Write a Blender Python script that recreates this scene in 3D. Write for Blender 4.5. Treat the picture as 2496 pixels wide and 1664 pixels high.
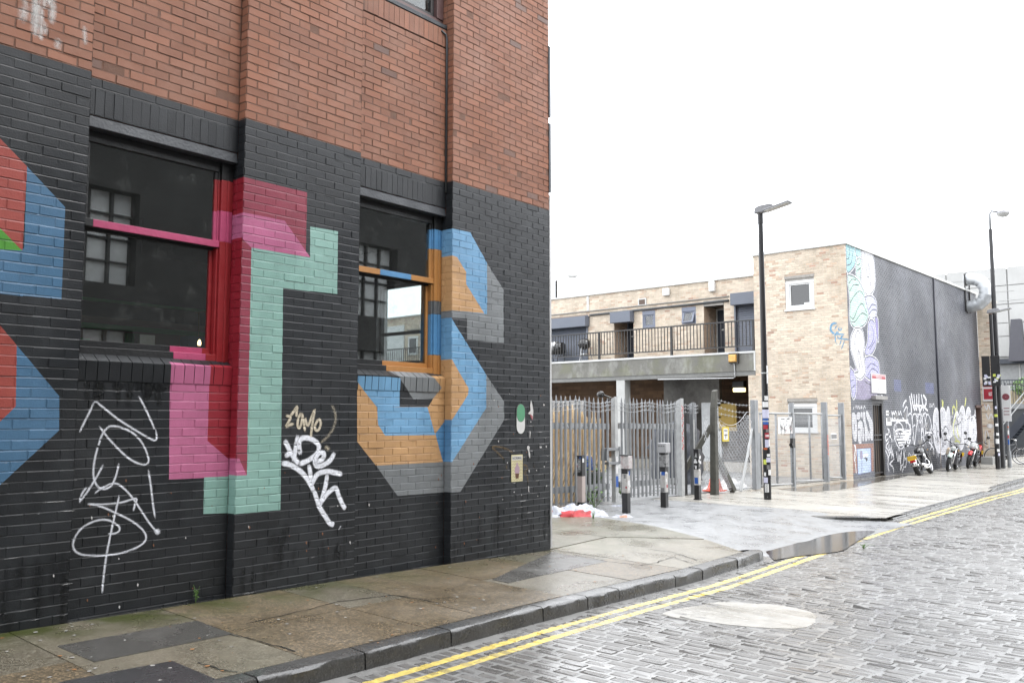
import bpy, math, random
from mathutils import Vector, Matrix
R = math.radians
random.seed(7)
for o in list(bpy.data.objects): bpy.data.objects.remove(o)
scn = bpy.context.scene
COL = scn.collection

# ------------------------------------------------------------------ camera, sky, sun, exposure
FPX, PITCH, YAW, CAMZ = 2120.0, math.atan(190/2120.0), R(41.93), 1.6     # world: +Y runs along the street, +X across it, camera at x=y=0
cam = bpy.data.cameras.new('camera'); cam.sensor_width = 36; cam.lens = 36*FPX/2496; cam.clip_end = 2000; cam.clip_start = .05
co = bpy.data.objects.new('camera', cam); COL.objects.link(co); scn.camera = co
co.location = (0, 0, CAMZ); co.rotation_euler = (R(90)+PITCH, 0, YAW)
scn.render.resolution_x = 1024; scn.render.resolution_y = 682
wd = bpy.data.worlds.new('World'); scn.world = wd; wd.use_nodes = True
nt = wd.node_tree; nt.nodes.clear()
SUN_EL, SUN_AZ = R(58), R(75)
sky = nt.nodes.new('ShaderNodeTexSky'); sky.sky_type = 'NISHITA'; sky.sun_disc = False
sky.sun_elevation = SUN_EL; sky.sun_rotation = SUN_AZ; sky.dust_density = 4; sky.air_density = 1
cl = nt.nodes.new('ShaderNodeMixRGB'); cl.inputs[0].default_value = .88; cl.inputs[2].default_value = (17.0, 17.4, 18.0, 1)   # an even cloud layer over the clear sky
bg = nt.nodes.new('ShaderNodeBackground'); bg.inputs[1].default_value = .12
ow = nt.nodes.new('ShaderNodeOutputWorld')
nt.links.new(sky.outputs[0], cl.inputs[1]); nt.links.new(cl.outputs[0], bg.inputs[0]); nt.links.new(bg.outputs[0], ow.inputs[0])
sl = bpy.data.lights.new('sun', 'SUN'); sl.energy = .8; sl.angle = R(25); sl.color = (1, .97, .93)
so = bpy.data.objects.new('sun', sl); COL.objects.link(so)
sd = Vector((math.sin(SUN_AZ)*math.cos(SUN_EL), math.cos(SUN_AZ)*math.cos(SUN_EL), math.sin(SUN_EL)))
so.rotation_euler = sd.to_track_quat('Z', 'Y').to_euler(); so.location = (5, 0, 20)
scn.view_settings.view_transform = 'Standard'; scn.view_settings.look = 'None'
scn.view_settings.exposure = 1.12; scn.view_settings.gamma = 1; scn.view_settings.use_curve_mapping = False

# ------------------------------------------------------------------ measuring helpers (photo pixel -> point on a surface of the place)
def ray(u, v):
    a = (u-1248)/FPX; b = (832-v)/FPX
    X, Y, Z = a, math.cos(PITCH)-b*math.sin(PITCH), math.sin(PITCH)+b*math.cos(PITCH)
    return Vector((X*math.cos(YAW)-Y*math.sin(YAW), X*math.sin(YAW)+Y*math.cos(YAW), Z))
CAM = Vector((0, 0, CAMZ))
def on_x(u, v, x): r = ray(u, v); return CAM + r*(x/r.x)
def on_y(u, v, y): r = ray(u, v); return CAM + r*(y/r.y)
def proj(p):
    d = Vector(p)-CAM
    X = d.x*math.cos(YAW)+d.y*math.sin(YAW); Y = -d.x*math.sin(YAW)+d.y*math.cos(YAW); Z = d.z
    q = Y*math.cos(PITCH)+Z*math.sin(PITCH); h = -Y*math.sin(PITCH)+Z*math.cos(PITCH)
    return (1248+FPX*X/max(q, .01), 832-FPX*h/max(q, .01))
def lerp(xs, ys, x):
    if x <= xs[0]: return ys[0]
    for i in range(len(xs)-1):
        if x <= xs[i+1]: return ys[i]+(ys[i+1]-ys[i])*(x-xs[i])/(xs[i+1]-xs[i])
    return ys[-1]
ZS = ([-20, 2.3, 4, 5.5, 6.8, 8.57, 13, 17, 20, 26.5, 40, 300], [.2, .12, .085, .062, .03, -.028, -.06, -.08, -.11, -.19, -.22, -.22])
def zp(s): return lerp(ZS[0], ZS[1], s)
KS = ([-20, 2, 6, 10.5, 17, 26, 30, 60, 300], [-3.9, -4.62, -4.84, -5.16, -5.52, -6.08, -6.28, -7.2, -14])
def kerb_w(s): return lerp(KS[0], KS[1], s)
def z_pav(w, s): return zp(s) - .015*max(0, min(2.2, w+7.05))
def z_road(s): return zp(s) - lerp([9, 15], [.15, .115], s)
def on_g(u, v, off=0.0, f=None):
    z = 0.0; r = ray(u, v)
    for i in range(60):
        p = CAM + r*((z-CAMZ)/r.z); z = .6*z+.4*((f(p.x, p.y) if f else zp(p.y))+off)
    return CAM + r*((z-CAMZ)/r.z)

# ------------------------------------------------------------------ object helpers
def tag(o, label=None, cat=None, group=None, kind=None):
    if label: o['label'] = label
    if cat: o['category'] = cat
    if group: o['group'] = group
    if kind: o['kind'] = kind
    return o
def empty(name, loc=(0, 0, 0), rz=0, label=None, cat=None, group=None, parent=None):
    o = bpy.data.objects.new(name, None); COL.objects.link(o); o.location = loc; o.rotation_euler = (0, 0, rz); o.empty_display_size = .1
    o.parent = parent
    return tag(o, label, cat, group)
class MB:
    def __init__(s): s.v = []; s.f = []; s.m = []; s.r = []; s.a = {}
    def poly(s, pts, m=0, r=.5, alpha=None):
        i = len(s.v); s.v += [tuple(p) for p in pts]; s.f.append(tuple(range(i, i+len(pts)))); s.m.append(m); s.r.append(r)
        if alpha is not None:
            for k, a in enumerate(alpha): s.a[i+k] = a
    def box(s, x0, x1, y0, y1, z0, z1, m=0, r=.5):
        s.hexa([(x0, y0, z0), (x1, y0, z0), (x1, y1, z0), (x0, y1, z0), (x0, y0, z1), (x1, y0, z1), (x1, y1, z1), (x0, y1, z1)], m, r)
    def hexa(s, p, m=0, r=.5):
        i = len(s.v); s.v += [tuple(q) for q in p]
        for f in ((3, 2, 1, 0), (4, 5, 6, 7), (0, 1, 5, 4), (1, 2, 6, 5), (2, 3, 7, 6), (3, 0, 4, 7)):
            s.f.append(tuple(i+k for k in f)); s.m.append(m); s.r.append(r)
    def bar(s, a, b, w, h, m=0, up=(0, 0, 1)):
        a = Vector(a); b = Vector(b); d = (b-a).normalized(); u = Vector(up)
        if abs(d.dot(u)) > .98: u = Vector((1, 0, 0))
        x = d.cross(u).normalized()*(w/2); y = x.cross(d).normalized()*(h/2)
        s.hexa([a-x-y, a+x-y, a+x+y, a-x+y, b-x-y, b+x-y, b+x+y, b-x+y], m)
    def prism(s, poly, axis, t0, t1, m=0):          # outline in two axes, thickness along the third
        def P(q, t):
            return {'x': (t, q[0], q[1]), 'y': (q[0], t, q[1]), 'z': (q[0], q[1], t)}[axis]
        n = len(poly); i = len(s.v)
        s.v += [P(q, t0) for q in poly]+[P(q, t1) for q in poly]
        s.f.append(tuple(range(i, i+n))[::-1]); s.f.append(tuple(range(i+n, i+2*n)))
        for k in range(n): s.f.append((i+k, i+(k+1) % n, i+n+(k+1) % n, i+n+k))
        s.m += [m]*(n+2); s.r += [.5]*(n+2)
    def tube(s, pts, rad, n=8, m=0, cap=True, closed=False):
        pts = [Vector(p) for p in pts]; N = len(pts); rr = rad if isinstance(rad, (list, tuple)) else [rad]*N
        i0 = len(s.v); prev = None
        for k, p in enumerate(pts):
            if closed: d = pts[(k+1) % N]-pts[k-1]
            else: d = pts[min(k+1, N-1)]-pts[max(k-1, 0)]
            if d.length < 1e-9: d = Vector((0, 0, 1))
            d.normalize()
            if prev is None:
                u = Vector((0, 0, 1)) if abs(d.z) < .9 else Vector((1, 0, 0))
                x = d.cross(u).normalized()
            else:
                x = prev - d*prev.dot(d)
                x = x.normalized() if x.length > 1e-6 else d.orthogonal().normalized()
            prev = x; y = d.cross(x)
            for j in range(n):
                t = 2*math.pi*j/n; s.v.append(tuple(p+(x*math.cos(t)+y*math.sin(t))*rr[k]))
        for k in range(N if closed else N-1):
            a = i0+k*n; b = i0+((k+1) % N)*n
            for j in range(n):
                s.f.append((a+j, a+(j+1) % n, b+(j+1) % n, b+j)); s.m.append(m); s.r.append(.5)
        if cap and not closed:
            s.f.append(tuple(range(i0, i0+n))[::-1]); s.f.append(tuple(range(i0+(N-1)*n, i0+N*n))); s.m += [m, m]; s.r += [.5, .5]
    def lathe(s, prof, c=(0, 0, 0), axis=(0, 0, 1), n=16, m=0):     # prof: (radius, height)
        ax = Vector(axis).normalized(); x = ax.orthogonal().normalized(); y = ax.cross(x); c = Vector(c); i0 = len(s.v)
        for r_, h in prof:
            for j in range(n):
                t = 2*math.pi*j/n; s.v.append(tuple(c+ax*h+(x*math.cos(t)+y*math.sin(t))*max(r_, 1e-4)))
        for k in range(len(prof)-1):
            for j in range(n):
                a = i0+k*n; s.f.append((a+j, a+(j+1) % n, a+n+(j+1) % n, a+n+j)); s.m.append(m); s.r.append(.5)
    def build(s, name, mats, parent=None, smooth=False, loc=None, rz=None, bevel=0, **kw):
        me = bpy.data.meshes.new(name); me.from_pydata(s.v, [], s.f)
        if not isinstance(mats, (list, tuple)): mats = [mats]
        for m in mats: me.materials.append(m)
        me.polygons.foreach_set('material_index', s.m)
        at = me.attributes.new('rnd', 'FLOAT', 'FACE'); at.data.foreach_set('value', s.r)
        if s.a:
            al = me.attributes.new('alpha', 'FLOAT', 'POINT'); al.data.foreach_set('value', [s.a.get(i, 1.0) for i in range(len(s.v))])
        if smooth: me.polygons.foreach_set('use_smooth', [True]*len(s.f))
        me.update()
        o = bpy.data.objects.new(name, me); COL.objects.link(o); o.parent = parent
        if loc is not None: o.location = loc
        if rz is not None: o.rotation_euler = (0, 0, rz)
        if smooth == 'auto':
            try:
                me.set_sharp_from_angle(angle=R(38))
            except Exception: pass
        if bevel:
            b = o.modifiers.new('bevel', 'BEVEL'); b.width = bevel; b.segments = 2; b.limit_method = 'ANGLE'; b.angle_limit = R(40)
        return tag(o, **kw)
def copy_tree(o, parent=None):
    c = o.copy(); COL.objects.link(c); c.parent = parent
    for ch in list(o.children): copy_tree(ch, c)
    return c

# ------------------------------------------------------------------ materials
def lin(c): c /= 255; return c/12.92 if c <= .04045 else ((c+.055)/1.055)**2.4
def srgb(r, g, b, k=1.0, ds=.0):
    m_ = (r+g+b)/3; r, g, b = (c+(m_-c)*ds for c in (r, g, b))
    return (min(.9, lin(r)*k), min(.9, lin(g)*k), min(.9, lin(b)*k), 1)
MATS = {}; ALB = .74                                 # one factor darkens all base colours but the ground's: lighting balance put into colour
def mat(name, col, rough=.6, metal=0, var=.12, nscale=6, bump=.0, bscale=60, rvar=.1, spec=.5, stain=None, sscale=1.5, samt=.5, streak=None, rnd=.0, coat=0, stretch=None, alb=None):
    if name in MATS: return MATS[name]
    q_ = ALB if alb is None else alb; col = tuple(c*q_ for c in col[:3])+(1,)
    if stain: stain = tuple(c*q_ for c in stain[:3])+(1,)
    m = bpy.data.materials.new(name); m.use_nodes = True; t = m.node_tree; L = t.links.new
    b = t.nodes['Principled BSDF']; b.inputs['Metallic'].default_value = metal; b.inputs['Specular IOR Level'].default_value = spec
    b.inputs['Coat Weight'].default_value = coat; b.inputs['Coat Roughness'].default_value = .1
    tc = t.nodes.new('ShaderNodeNewGeometry')
    vec = tc.outputs['Position']
    if stretch:
        mp = t.nodes.new('ShaderNodeMapping'); mp.inputs['Scale'].default_value = stretch; L(vec, mp.inputs[0]); vec = mp.outputs[0]
    n = t.nodes.new('ShaderNodeTexNoise'); n.inputs['Scale'].default_value = nscale; n.inputs['Detail'].default_value = 6; n.inputs['Roughness'].default_value = .62; L(vec, n.inputs['Vector'])
    mr = t.nodes.new('ShaderNodeMapRange'); mr.inputs[1].default_value = .25; mr.inputs[2].default_value = .75; mr.inputs[3].default_value = 1-var; mr.inputs[4].default_value = 1+var; L(n.outputs['Fac'], mr.inputs[0])
    fac = mr.outputs[0]
    if rnd:
        at = t.nodes.new('ShaderNodeAttribute'); at.attribute_name = 'rnd'
        m2 = t.nodes.new('ShaderNodeMapRange'); m2.inputs[3].default_value = 1-rnd; m2.inputs[4].default_value = 1+rnd; L(at.outputs['Fac'], m2.inputs[0])
        mm = t.nodes.new('ShaderNodeMath'); mm.operation = 'MULTIPLY'; L(fac, mm.inputs[0]); L(m2.outputs[0], mm.inputs[1]); fac = mm.outputs[0]
    vm = t.nodes.new('ShaderNodeVectorMath'); vm.operation = 'SCALE'; vm.inputs[0].default_value = col[:3]; L(fac, vm.inputs['Scale'])
    out = vm.outputs[0]
    if stain:
        n2 = t.nodes.new('ShaderNodeTexNoise'); n2.inputs['Scale'].default_value = sscale; n2.inputs['Detail'].default_value = 8; n2.inputs['Roughness'].default_value = .7
        if streak:
            mp = t.nodes.new('ShaderNodeMapping'); mp.inputs['Scale'].default_value = streak; L(tc.outputs['Position'], mp.inputs[0]); L(mp.outputs[0], n2.inputs['Vector'])
        else: L(tc.outputs['Position'], n2.inputs['Vector'])
        cr = t.nodes.new('ShaderNodeMapRange'); cr.inputs[1].default_value = .48; cr.inputs[2].default_value = .68; cr.inputs[3].default_value = 0; cr.inputs[4].default_value = samt; L(n2.outputs['Fac'], cr.inputs[0])
        mx = t.nodes.new('ShaderNodeMixRGB'); L(cr.outputs[0], mx.inputs[0]); L(out, mx.inputs[1]); mx.inputs[2].default_value = stain; out = mx.outputs[0]
    L(out, b.inputs['Base Color'])
    n3 = t.nodes.new('ShaderNodeTexNoise'); n3.inputs['Scale'].default_value = nscale*.5; n3.inputs['Detail'].default_value = 4; L(vec, n3.inputs['Vector'])
    rr = t.nodes.new('ShaderNodeMapRange'); rr.inputs[1].default_value = .3; rr.inputs[2].default_value = .7; rr.inputs[3].default_value = max(.02, rough-rvar); rr.inputs[4].default_value = min(1, rough+rvar); L(n3.outputs['Fac'], rr.inputs[0]); L(rr.outputs[0], b.inputs['Roughness'])
    if bump:
        n4 = t.nodes.new('ShaderNodeTexNoise'); n4.inputs['Scale'].default_value = bscale; n4.inputs['Detail'].default_value = 5; L(vec, n4.inputs['Vector'])
        bp = t.nodes.new('ShaderNodeBump'); bp.inputs['Strength'].default_value = bump; bp.inputs['Distance'].default_value = .01; L(n4.outputs['Fac'], bp.inputs['Height']); L(bp.outputs[0], b.inputs['Normal'])
    MATS[name] = m
    return m
def emis(name, col, st):
    if name in MATS: return MATS[name]
    m = bpy.data.materials.new(name); m.use_nodes = True; b = m.node_tree.nodes['Principled BSDF']
    b.inputs['Base Color'].default_value = col; b.inputs['Emission Color'].default_value = col; b.inputs['Emission Strength'].default_value = st
    MATS[name] = m; return m
def glass_mat(name, tint=(.8, .85, .85, 1), dirt=.25, dcol=(.35, .35, .33, 1), refl=.07):
    m = bpy.data.materials.new(name); m.use_nodes = True; t = m.node_tree; L = t.links.new; t.nodes.clear()
    tr = t.nodes.new('ShaderNodeBsdfTransparent'); tr.inputs[0].default_value = tint
    gl = t.nodes.new('ShaderNodeBsdfGlossy'); gl.inputs['Roughness'].default_value = .01; gl.inputs[0].default_value = (1, 1, 1, 1)
    lw = t.nodes.new('ShaderNodeLayerWeight'); lw.inputs[0].default_value = .5
    pw_ = t.nodes.new('ShaderNodeMath'); pw_.operation = 'POWER'; pw_.inputs[1].default_value = 4.0; L(lw.outputs['Facing'], pw_.inputs[0])
    fr = t.nodes.new('ShaderNodeMapRange'); fr.inputs[3].default_value = refl; fr.inputs[4].default_value = 1; L(pw_.outputs[0], fr.inputs[0])
    mx = t.nodes.new('ShaderNodeMixShader'); L(fr.outputs[0], mx.inputs[0]); L(tr.outputs[0], mx.inputs[1]); L(gl.outputs[0], mx.inputs[2])
    df = t.nodes.new('ShaderNodeBsdfDiffuse'); df.inputs[0].default_value = dcol
    g = t.nodes.new('ShaderNodeNewGeometry'); n = t.nodes.new('ShaderNodeTexNoise'); n.inputs['Scale'].default_value = 6; n.inputs['Detail'].default_value = 12; n.inputs['Roughness'].default_value = .82; L(g.outputs['Position'], n.inputs['Vector'])
    mr = t.nodes.new('ShaderNodeMapRange'); mr.inputs[1].default_value = .53; mr.inputs[2].default_value = .75; mr.inputs[3].default_value = .02; mr.inputs[4].default_value = dirt; L(n.outputs['Fac'], mr.inputs[0])
    m2 = t.nodes.new('ShaderNodeMixShader'); L(mr.outputs[0], m2.inputs[0]); L(mx.outputs[0], m2.inputs[1]); L(df.outputs[0], m2.inputs[2])
    o = t.nodes.new('ShaderNodeOutputMaterial'); L(m2.outputs[0], o.inputs[0]); MATS[name] = m
    return m
def spray_mat(name, col, rough=.5):
    m = bpy.data.materials.new(name); m.use_nodes = True; t = m.node_tree; L = t.links.new
    b = t.nodes['Principled BSDF']; b.inputs['Base Color'].default_value = col; b.inputs['Roughness'].default_value = rough
    at = t.nodes.new('ShaderNodeAttribute'); at.attribute_name = 'alpha'
    g = t.nodes.new('ShaderNodeNewGeometry'); n = t.nodes.new('ShaderNodeTexNoise'); n.inputs['Scale'].default_value = 45; n.inputs['Detail'].default_value = 4; L(g.outputs['Position'], n.inputs['Vector'])
    mr = t.nodes.new('ShaderNodeMapRange'); mr.inputs[1].default_value = .3; mr.inputs[2].default_value = .6; mr.inputs[3].default_value = .75; mr.inputs[4].default_value = 1; L(n.outputs['Fac'], mr.inputs[0])
    mm = t.nodes.new('ShaderNodeMath'); mm.operation = 'MULTIPLY'; L(at.outputs['Fac'], mm.inputs[0]); L(mr.outputs[0], mm.inputs[1]); L(mm.outputs[0], b.inputs['Alpha'])
    MATS[name] = m; return m

# ------------------------------------------------------------------ paint cutting: a surface is cut along the borders of the painted shapes
def area2(p): return sum(p[i][0]*p[(i+1) % len(p)][1]-p[(i+1) % len(p)][0]*p[i][1] for i in range(len(p)))/2
def half(poly, a, b, keep_in=True):
    out = []; n = len(poly)
    def sd_(p): return ((b[0]-a[0])*(p[1]-a[1])-(b[1]-a[1])*(p[0]-a[0]))*(1 if keep_in else -1)
    for i in range(n):
        p, q = poly[i], poly[(i+1) % n]; dp, dq = sd_(p), sd_(q)
        if dp >= 0: out.append(p)
        if (dp > 0 > dq) or (dp < 0 < dq):
            t = dp/(dp-dq); out.append((p[0]+(q[0]-p[0])*t, p[1]+(q[1]-p[1])*t))
    return out
def ok(p): return len(p) >= 3 and abs(area2(p)) > 1e-8
def mk_layer(pts, c):
    pts = [tuple(p) for p in pts]
    if area2(pts) < 0: pts = pts[::-1]
    return (pts, c, min(p[0] for p in pts), max(p[0] for p in pts), min(p[1] for p in pts), max(p[1] for p in pts))
def paint(poly, base, layers):
    if area2(poly) < 0: poly = poly[::-1]
    pieces = [(poly, base)]
    for pts, c, x0, x1, y0, y1 in layers:
        nxt = []
        for p, b in pieces:
            if max(q[0] for q in p) <= x0 or min(q[0] for q in p) >= x1 or max(q[1] for q in p) <= y0 or min(q[1] for q in p) >= y1:
                nxt.append((p, b)); continue
            rest = p; outs = []
            for i in range(len(pts)):
                a, d = pts[i], pts[(i+1) % len(pts)]
                o_ = half(rest, a, d, False)
                if ok(o_): outs.append((o_, b))
                rest = half(rest, a, d, True)
                if not ok(rest): break
            if ok(rest): nxt += outs; nxt.append((rest, c))
            else: nxt.append((p, b))
        pieces = nxt
    return pieces
def emit(mb, q3, base, layers, M, r):       # q3: points (u, v, depth); M maps (u, v, depth) to 3-D
    (x0, y0, d0), (x1, y1, d1), (x2, y2, d2) = q3[0], q3[1], q3[2]
    det = (x1-x0)*(y2-y0)-(x2-x0)*(y1-y0)
    if abs(det) < 1e-12: return
    A = ((d1-d0)*(y2-y0)-(d2-d0)*(y1-y0))/det; B = ((x1-x0)*(d2-d0)-(x2-x0)*(d1-d0))/det
    for p, c in paint([(q[0], q[1]) for q in q3], base, layers):
        mb.poly([M(x, y, d0+A*(x-x0)+B*(y-y0)) for x, y in p], c, r)

# spray strokes: soft-edged ribbons that follow the relief of what they are sprayed on
def smooth_path(pts, step):
    P = [Vector((p[0], p[1])) for p in pts]
    if len(P) == 2: Q = [P[0].lerp(P[1], i/20) for i in range(21)]
    else:
        Q = []; E = [P[0]*2-P[1]]+P+[P[-1]*2-P[-2]]
        for i in range(1, len(E)-2):
            for k in range(12):
                t = k/12; a, b, c, d = E[i-1], E[i], E[i+1], E[i+2]
                Q.append(.5*((2*b)+(c-a)*t+(2*a-5*b+4*c-d)*t*t+(3*b-a-3*c+d)*t**3))
        Q.append(P[-1])
    out = [Q[0]]; acc = 0
    for i in range(1, len(Q)):
        acc += (Q[i]-Q[i-1]).length
        if acc >= step: out.append(Q[i]); acc = 0
    if (out[-1]-Q[-1]).length > step*.3 or len(out) < 2: out.append(Q[-1])
    return out
def stroke(mb, pts, width, M, m=0, alpha=.95, depth=lambda x, y: 0.0, off=.0015, step=.012, soft=.35, taper=True):
    Q = smooth_path(pts, step); n = len(Q); prof = [(-.5, 0), (-.5+soft*.5, 1), (0, 1), (.5-soft*.5, 1), (.5, 0)]
    i0 = len(mb.v); ext = []
    for k, q in enumerate(Q):
        d = Q[min(k+1, n-1)]-Q[max(k-1, 0)]
        if d.length < 1e-9: d = Vector((1, 0))
        d.normalize(); nn = Vector((-d.y, d.x)); e = min(1, (min(k, n-1-k)+.4)/2.0) if taper else 1
        for t, al in prof:
            p = q+nn*(t*width*(.6+.4*e)); mb.a[len(mb.v)] = al*alpha*(e if taper else 1); mb.v.append(tuple(M(p.x, p.y, depth(p.x, p.y)-off)))
    for k in range(n-1):
        for j in range(4):
            a = i0+k*5+j; mb.f.append((a, a+1, a+6, a+5)); mb.m.append(m); mb.r.append(.5)
def text_into(mb, s, M, size, m=0, cx=0, cy=0, depth=-.002, sx=1.0, align='CENTER', ext=0, bold=False):
    cu = bpy.data.curves.new('t', 'FONT'); cu.body = s; cu.size = size; cu.align_x = align; cu.align_y = 'CENTER'; cu.resolution_u = 2
    if bold: cu.offset = size*.02
    o = bpy.data.objects.new('t', cu); COL.objects.link(o); dg = bpy.context.evaluated_depsgraph_get(); me = o.evaluated_get(dg).to_mesh()
    i = len(mb.v)
    for v in me.vertices: mb.v.append(tuple(M(cx+v.co.x*sx, cy+v.co.y, depth)))
    for f in me.polygons: mb.f.append(tuple(i+k for k in f.vertices)); mb.m.append(m); mb.r.append(.5)
    bpy.data.objects.remove(o); bpy.data.curves.remove(cu)

# ================================================================== the painted brick building on the left
LA = R(39.8)-YAW                                     # its front runs almost parallel to the street
LC = Vector((.4832*math.cos(YAW)-11.0864*math.sin(YAW), .4832*math.sin(YAW)+11.0864*math.cos(YAW), 0))
LRZ = math.atan2(math.cos(LA), math.sin(LA)); LX = Vector((math.cos(LRZ), math.sin(LRZ), 0)); LY = Vector((-LX.y, LX.x, 0))
def l2w(x, y, z): p = LC+LX*x+LY*y; return Vector((p.x, p.y, z))
def LB(u, v, dep=0):
    r = ray(u, v); o = LC+LY*dep; t = (o.x*LY.x+o.y*LY.y)/(r.x*LY.x+r.y*LY.y); p = CAM+r*t
    return ((p-LC).dot(LX), p.z)
def LBX(u, v, x):                                    # plane at right angles to the front, at x along it
    r = ray(u, v); o = LC+LX*x; t = (o.x*LX.x+o.y*LX.y)/(r.x*LX.x+r.y*LX.y); p = CAM+r*t
    return ((p-LC).dot(LY), p.z)
ZB, REC, WIN = 4.30, .105, .19
P1R, P2L, P2R, P3L = -5.875, -4.505, -3.16, -1.81
def z0_wall(x): p = l2w(x, 0, 0); return zp(p.y)
K = .80
PCOL = [('black', (35, 38, 42)), ('brick', (166, 113, 89)), ('coral', (190, 84, 74)), ('blue', (80, 128, 168)), ('green', (92, 178, 58)), ('rose', (168, 62, 84)), ('pink', (214, 112, 158)),
        ('crimson', (176, 34, 52)), ('teal', (152, 200, 188)), ('orange', (228, 176, 118)), ('sky', (122, 184, 232)), ('grey', (142, 147, 150)), ('mortar', (134, 100, 84)), ('dkblue', (96, 160, 215)), ('notch', (52, 54, 57)), ('burnt', (134, 100, 86))]
PI_ = {n: i for i, (n, c) in enumerate(PCOL)}
PM = []
for n, c in PCOL:
    if n == 'burnt': PM.append(mat('burnt_brick', srgb(*c, k=K), .6, var=.2, nscale=4, bump=.3, bscale=150, rnd=.2))
    elif n == 'brick': PM.append(mat('red_brick', srgb(*c, k=K), .62, var=.12, nscale=3, bump=.3, bscale=150, rnd=.15, stain=srgb(190, 148, 128, K), sscale=1.6, samt=.4, spec=.35))
    elif n == 'mortar': PM.append(mat('brick_mortar', srgb(*c, k=K), .85, var=.2, nscale=30, bump=.4, bscale=120))
    elif n in ('black', 'notch'): PM.append(mat(n+'_wall_paint', srgb(*c, k=K), .42, var=.14, nscale=2.5, bump=.22, bscale=90, rvar=.14, rnd=.12, stain=srgb(72, 76, 80, K), sscale=3, samt=.28, streak=(1, 1, .5)))
    else: PM.append(mat(n+'_wall_paint', srgb(*c, k=K, ds=.12), .40, var=.10, nscale=2.2, bump=.2, bscale=90, rvar=.1, rnd=.06, stain=srgb(c[0]*.72, c[1]*.72, c[2]*.72, K), sscale=2.4, samt=.3, streak=(1.5, 1.5, .5)))
E_ = lambda *p: [(q[0]/2.613+860, q[1]/2.613+400) for q in p]
F_ = lambda *p: [(q[0]/2.613+860, q[1]/2.613+850) for q in p]
A_ = lambda *p: [(q[0]/1.8844, q[1]/1.8844) for q in p]
B_ = lambda *p: [(q[0]/1.8844+500, q[1]/1.8844) for q in p]
C_ = lambda *p: [(q[0]/1.8145, q[1]/1.8145+800) for q in p]
D_ = lambda *p: [(q[0]/1.8145+500, q[1]/1.8145+800) for q in p]
def tri_layers(pts, c):
    from mathutils.geometry import tessellate_polygon
    return [mk_layer([pts[i] for i in t], c) for t in tessellate_polygon([[Vector((p[0], p[1], 0)) for p in pts]])]
def lay(dep, *items): return [l for c, pts in items for l in tri_layers([LB(u, v, dep) for u, v in pts], PI_[c])]
def xlay(*items): return [mk_layer(p, PI_[c]) for c, p in items]
LAY_P1 = lay(0, ('blue', [(66, 406), (159, 505), (150, 729), (55, 720)]), ('blue', [(-60, 606), (60, 606), (56, 722), (-60, 708)]), ('coral', [(-60, 275), (66, 406), (55, 610), (-60, 520)]), ('green', [(-60, 500), (0, 556), (54, 611), (-60, 603)]),
             ('blue', [(41, 841), (144.4, 965), (144.4, 1048), (-60, 1237), (-60, 990), (38, 980)]), ('coral', [(-60, 730), (0, 793), (41, 841), (38.5, 990), (-60, 1085)]))
LAY_P2 = xlay(('rose', [(P2L, 3.76), (P2L+.69, 3.76), (P2L+.69, 3.0), (P2L, 3.0)])) + lay(0, ('pink', [(589, 517), (693.7, 538), (756.4, 627), (613, 604), (588, 579)]), ('teal', [(756.4, 552), (823.8, 564), (822, 716.6), (756, 709)]),
             ('teal', [(613, 603.5), (756.4, 628), (756.2, 710), (690, 702), (610.5, 693)]), ('teal', [(610.8, 690), (690.4, 700), (683.5, 1242.5), (600, 1251)]), ('rose', [(570, 578), (588, 578.6), (613, 603.5), (602, 1158), (572, 1117)]), ('pink', [(572, 1117), (583, 1117), (602, 1158), (571, 1160)])) + \
         lay(0, ('teal', [(569, 1159), (603, 1157.5), (603, 1250), (569, 1253)]))
# straight left border of the flag: make the rose column meet the pillar's edge exactly
zc = lambda v: LB(585, v, 0)[1]
LAY_P2 += xlay(('pink', [(P2L, zc(517)), (P2L+.06, zc(517)), (P2L+.06, zc(577)), (P2L, zc(577))]))
LAY_P3 = lay(0, ('grey', E_((855, 630), (960, 800), (962, 1140), (850, 1131))), ('grey', E_((620, 929), (856, 940), (856, 990), (620, 976))), ('grey', E_((728, 975), (856, 985), (856, 1131), (728, 1115))),
             ('sky', E_((620, 407), (748, 435), (855, 630), (855, 955), (620, 929))), ('orange', E_((620, 580), (632, 580), (665, 592), (722, 688), (723, 765), (620, 900))), ('orange', E_((620, 765), (723, 765), (838, 950), (620, 929))),
             ('grey', F_((850, 165), (963, 335), (965, 450), (685, 910), (615, 914), (615, 165))), ('sky', F_((615, -217), (630, -192), (850, 165), (850, 375), (632, 720), (615, 720))), ('orange', F_((615, 66), (632, 68), (737, 250), (735, 290), (632, 452), (615, 452))))
LAY_R1 = lay(REC, ('pink', C_((752, 148), (928, 165), (918, 497), (1012, 578), (1015, 655), (748, 668))), ('crimson', C_((928, 160), (1035, 165), (1030, 600), (1008, 574), (918, 497))), ('teal', C_((903, 658), (1030, 653), (1030, 815), (900, 820))))
LAY_R2 = lay(REC, ('orange', F_((28, 190), (600, 170), (600, 720), (150, 745), (28, 590))), ('sky', F_((24, 165), (298, 176), (298, 368), (155, 372), (24, 208))), ('sky', F_((155, 370), (475, 370), (525, 548), (205, 552), (160, 480))),
             ('notch', F_((298, 180), (392, 320), (298, 368))), ('notch', F_((390, 318), (513, 315), (482, 368), (298, 368))), ('notch', F_((120, 120), (262, 135), (300, 186), (120, 170))), ('grey', F_((245, 120), (480, 145), (563, 248), (513, 316), (387, 320))), ('black', F_((24, 115), (150, 128), (245, 150), (300, 180), (24, 172))),
             ('dkblue', F_((525, 540), (600, 440), (600, 722), (576, 722))), ('grey', F_((148, 742), (600, 718), (600, 910), (285, 935))))
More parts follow.
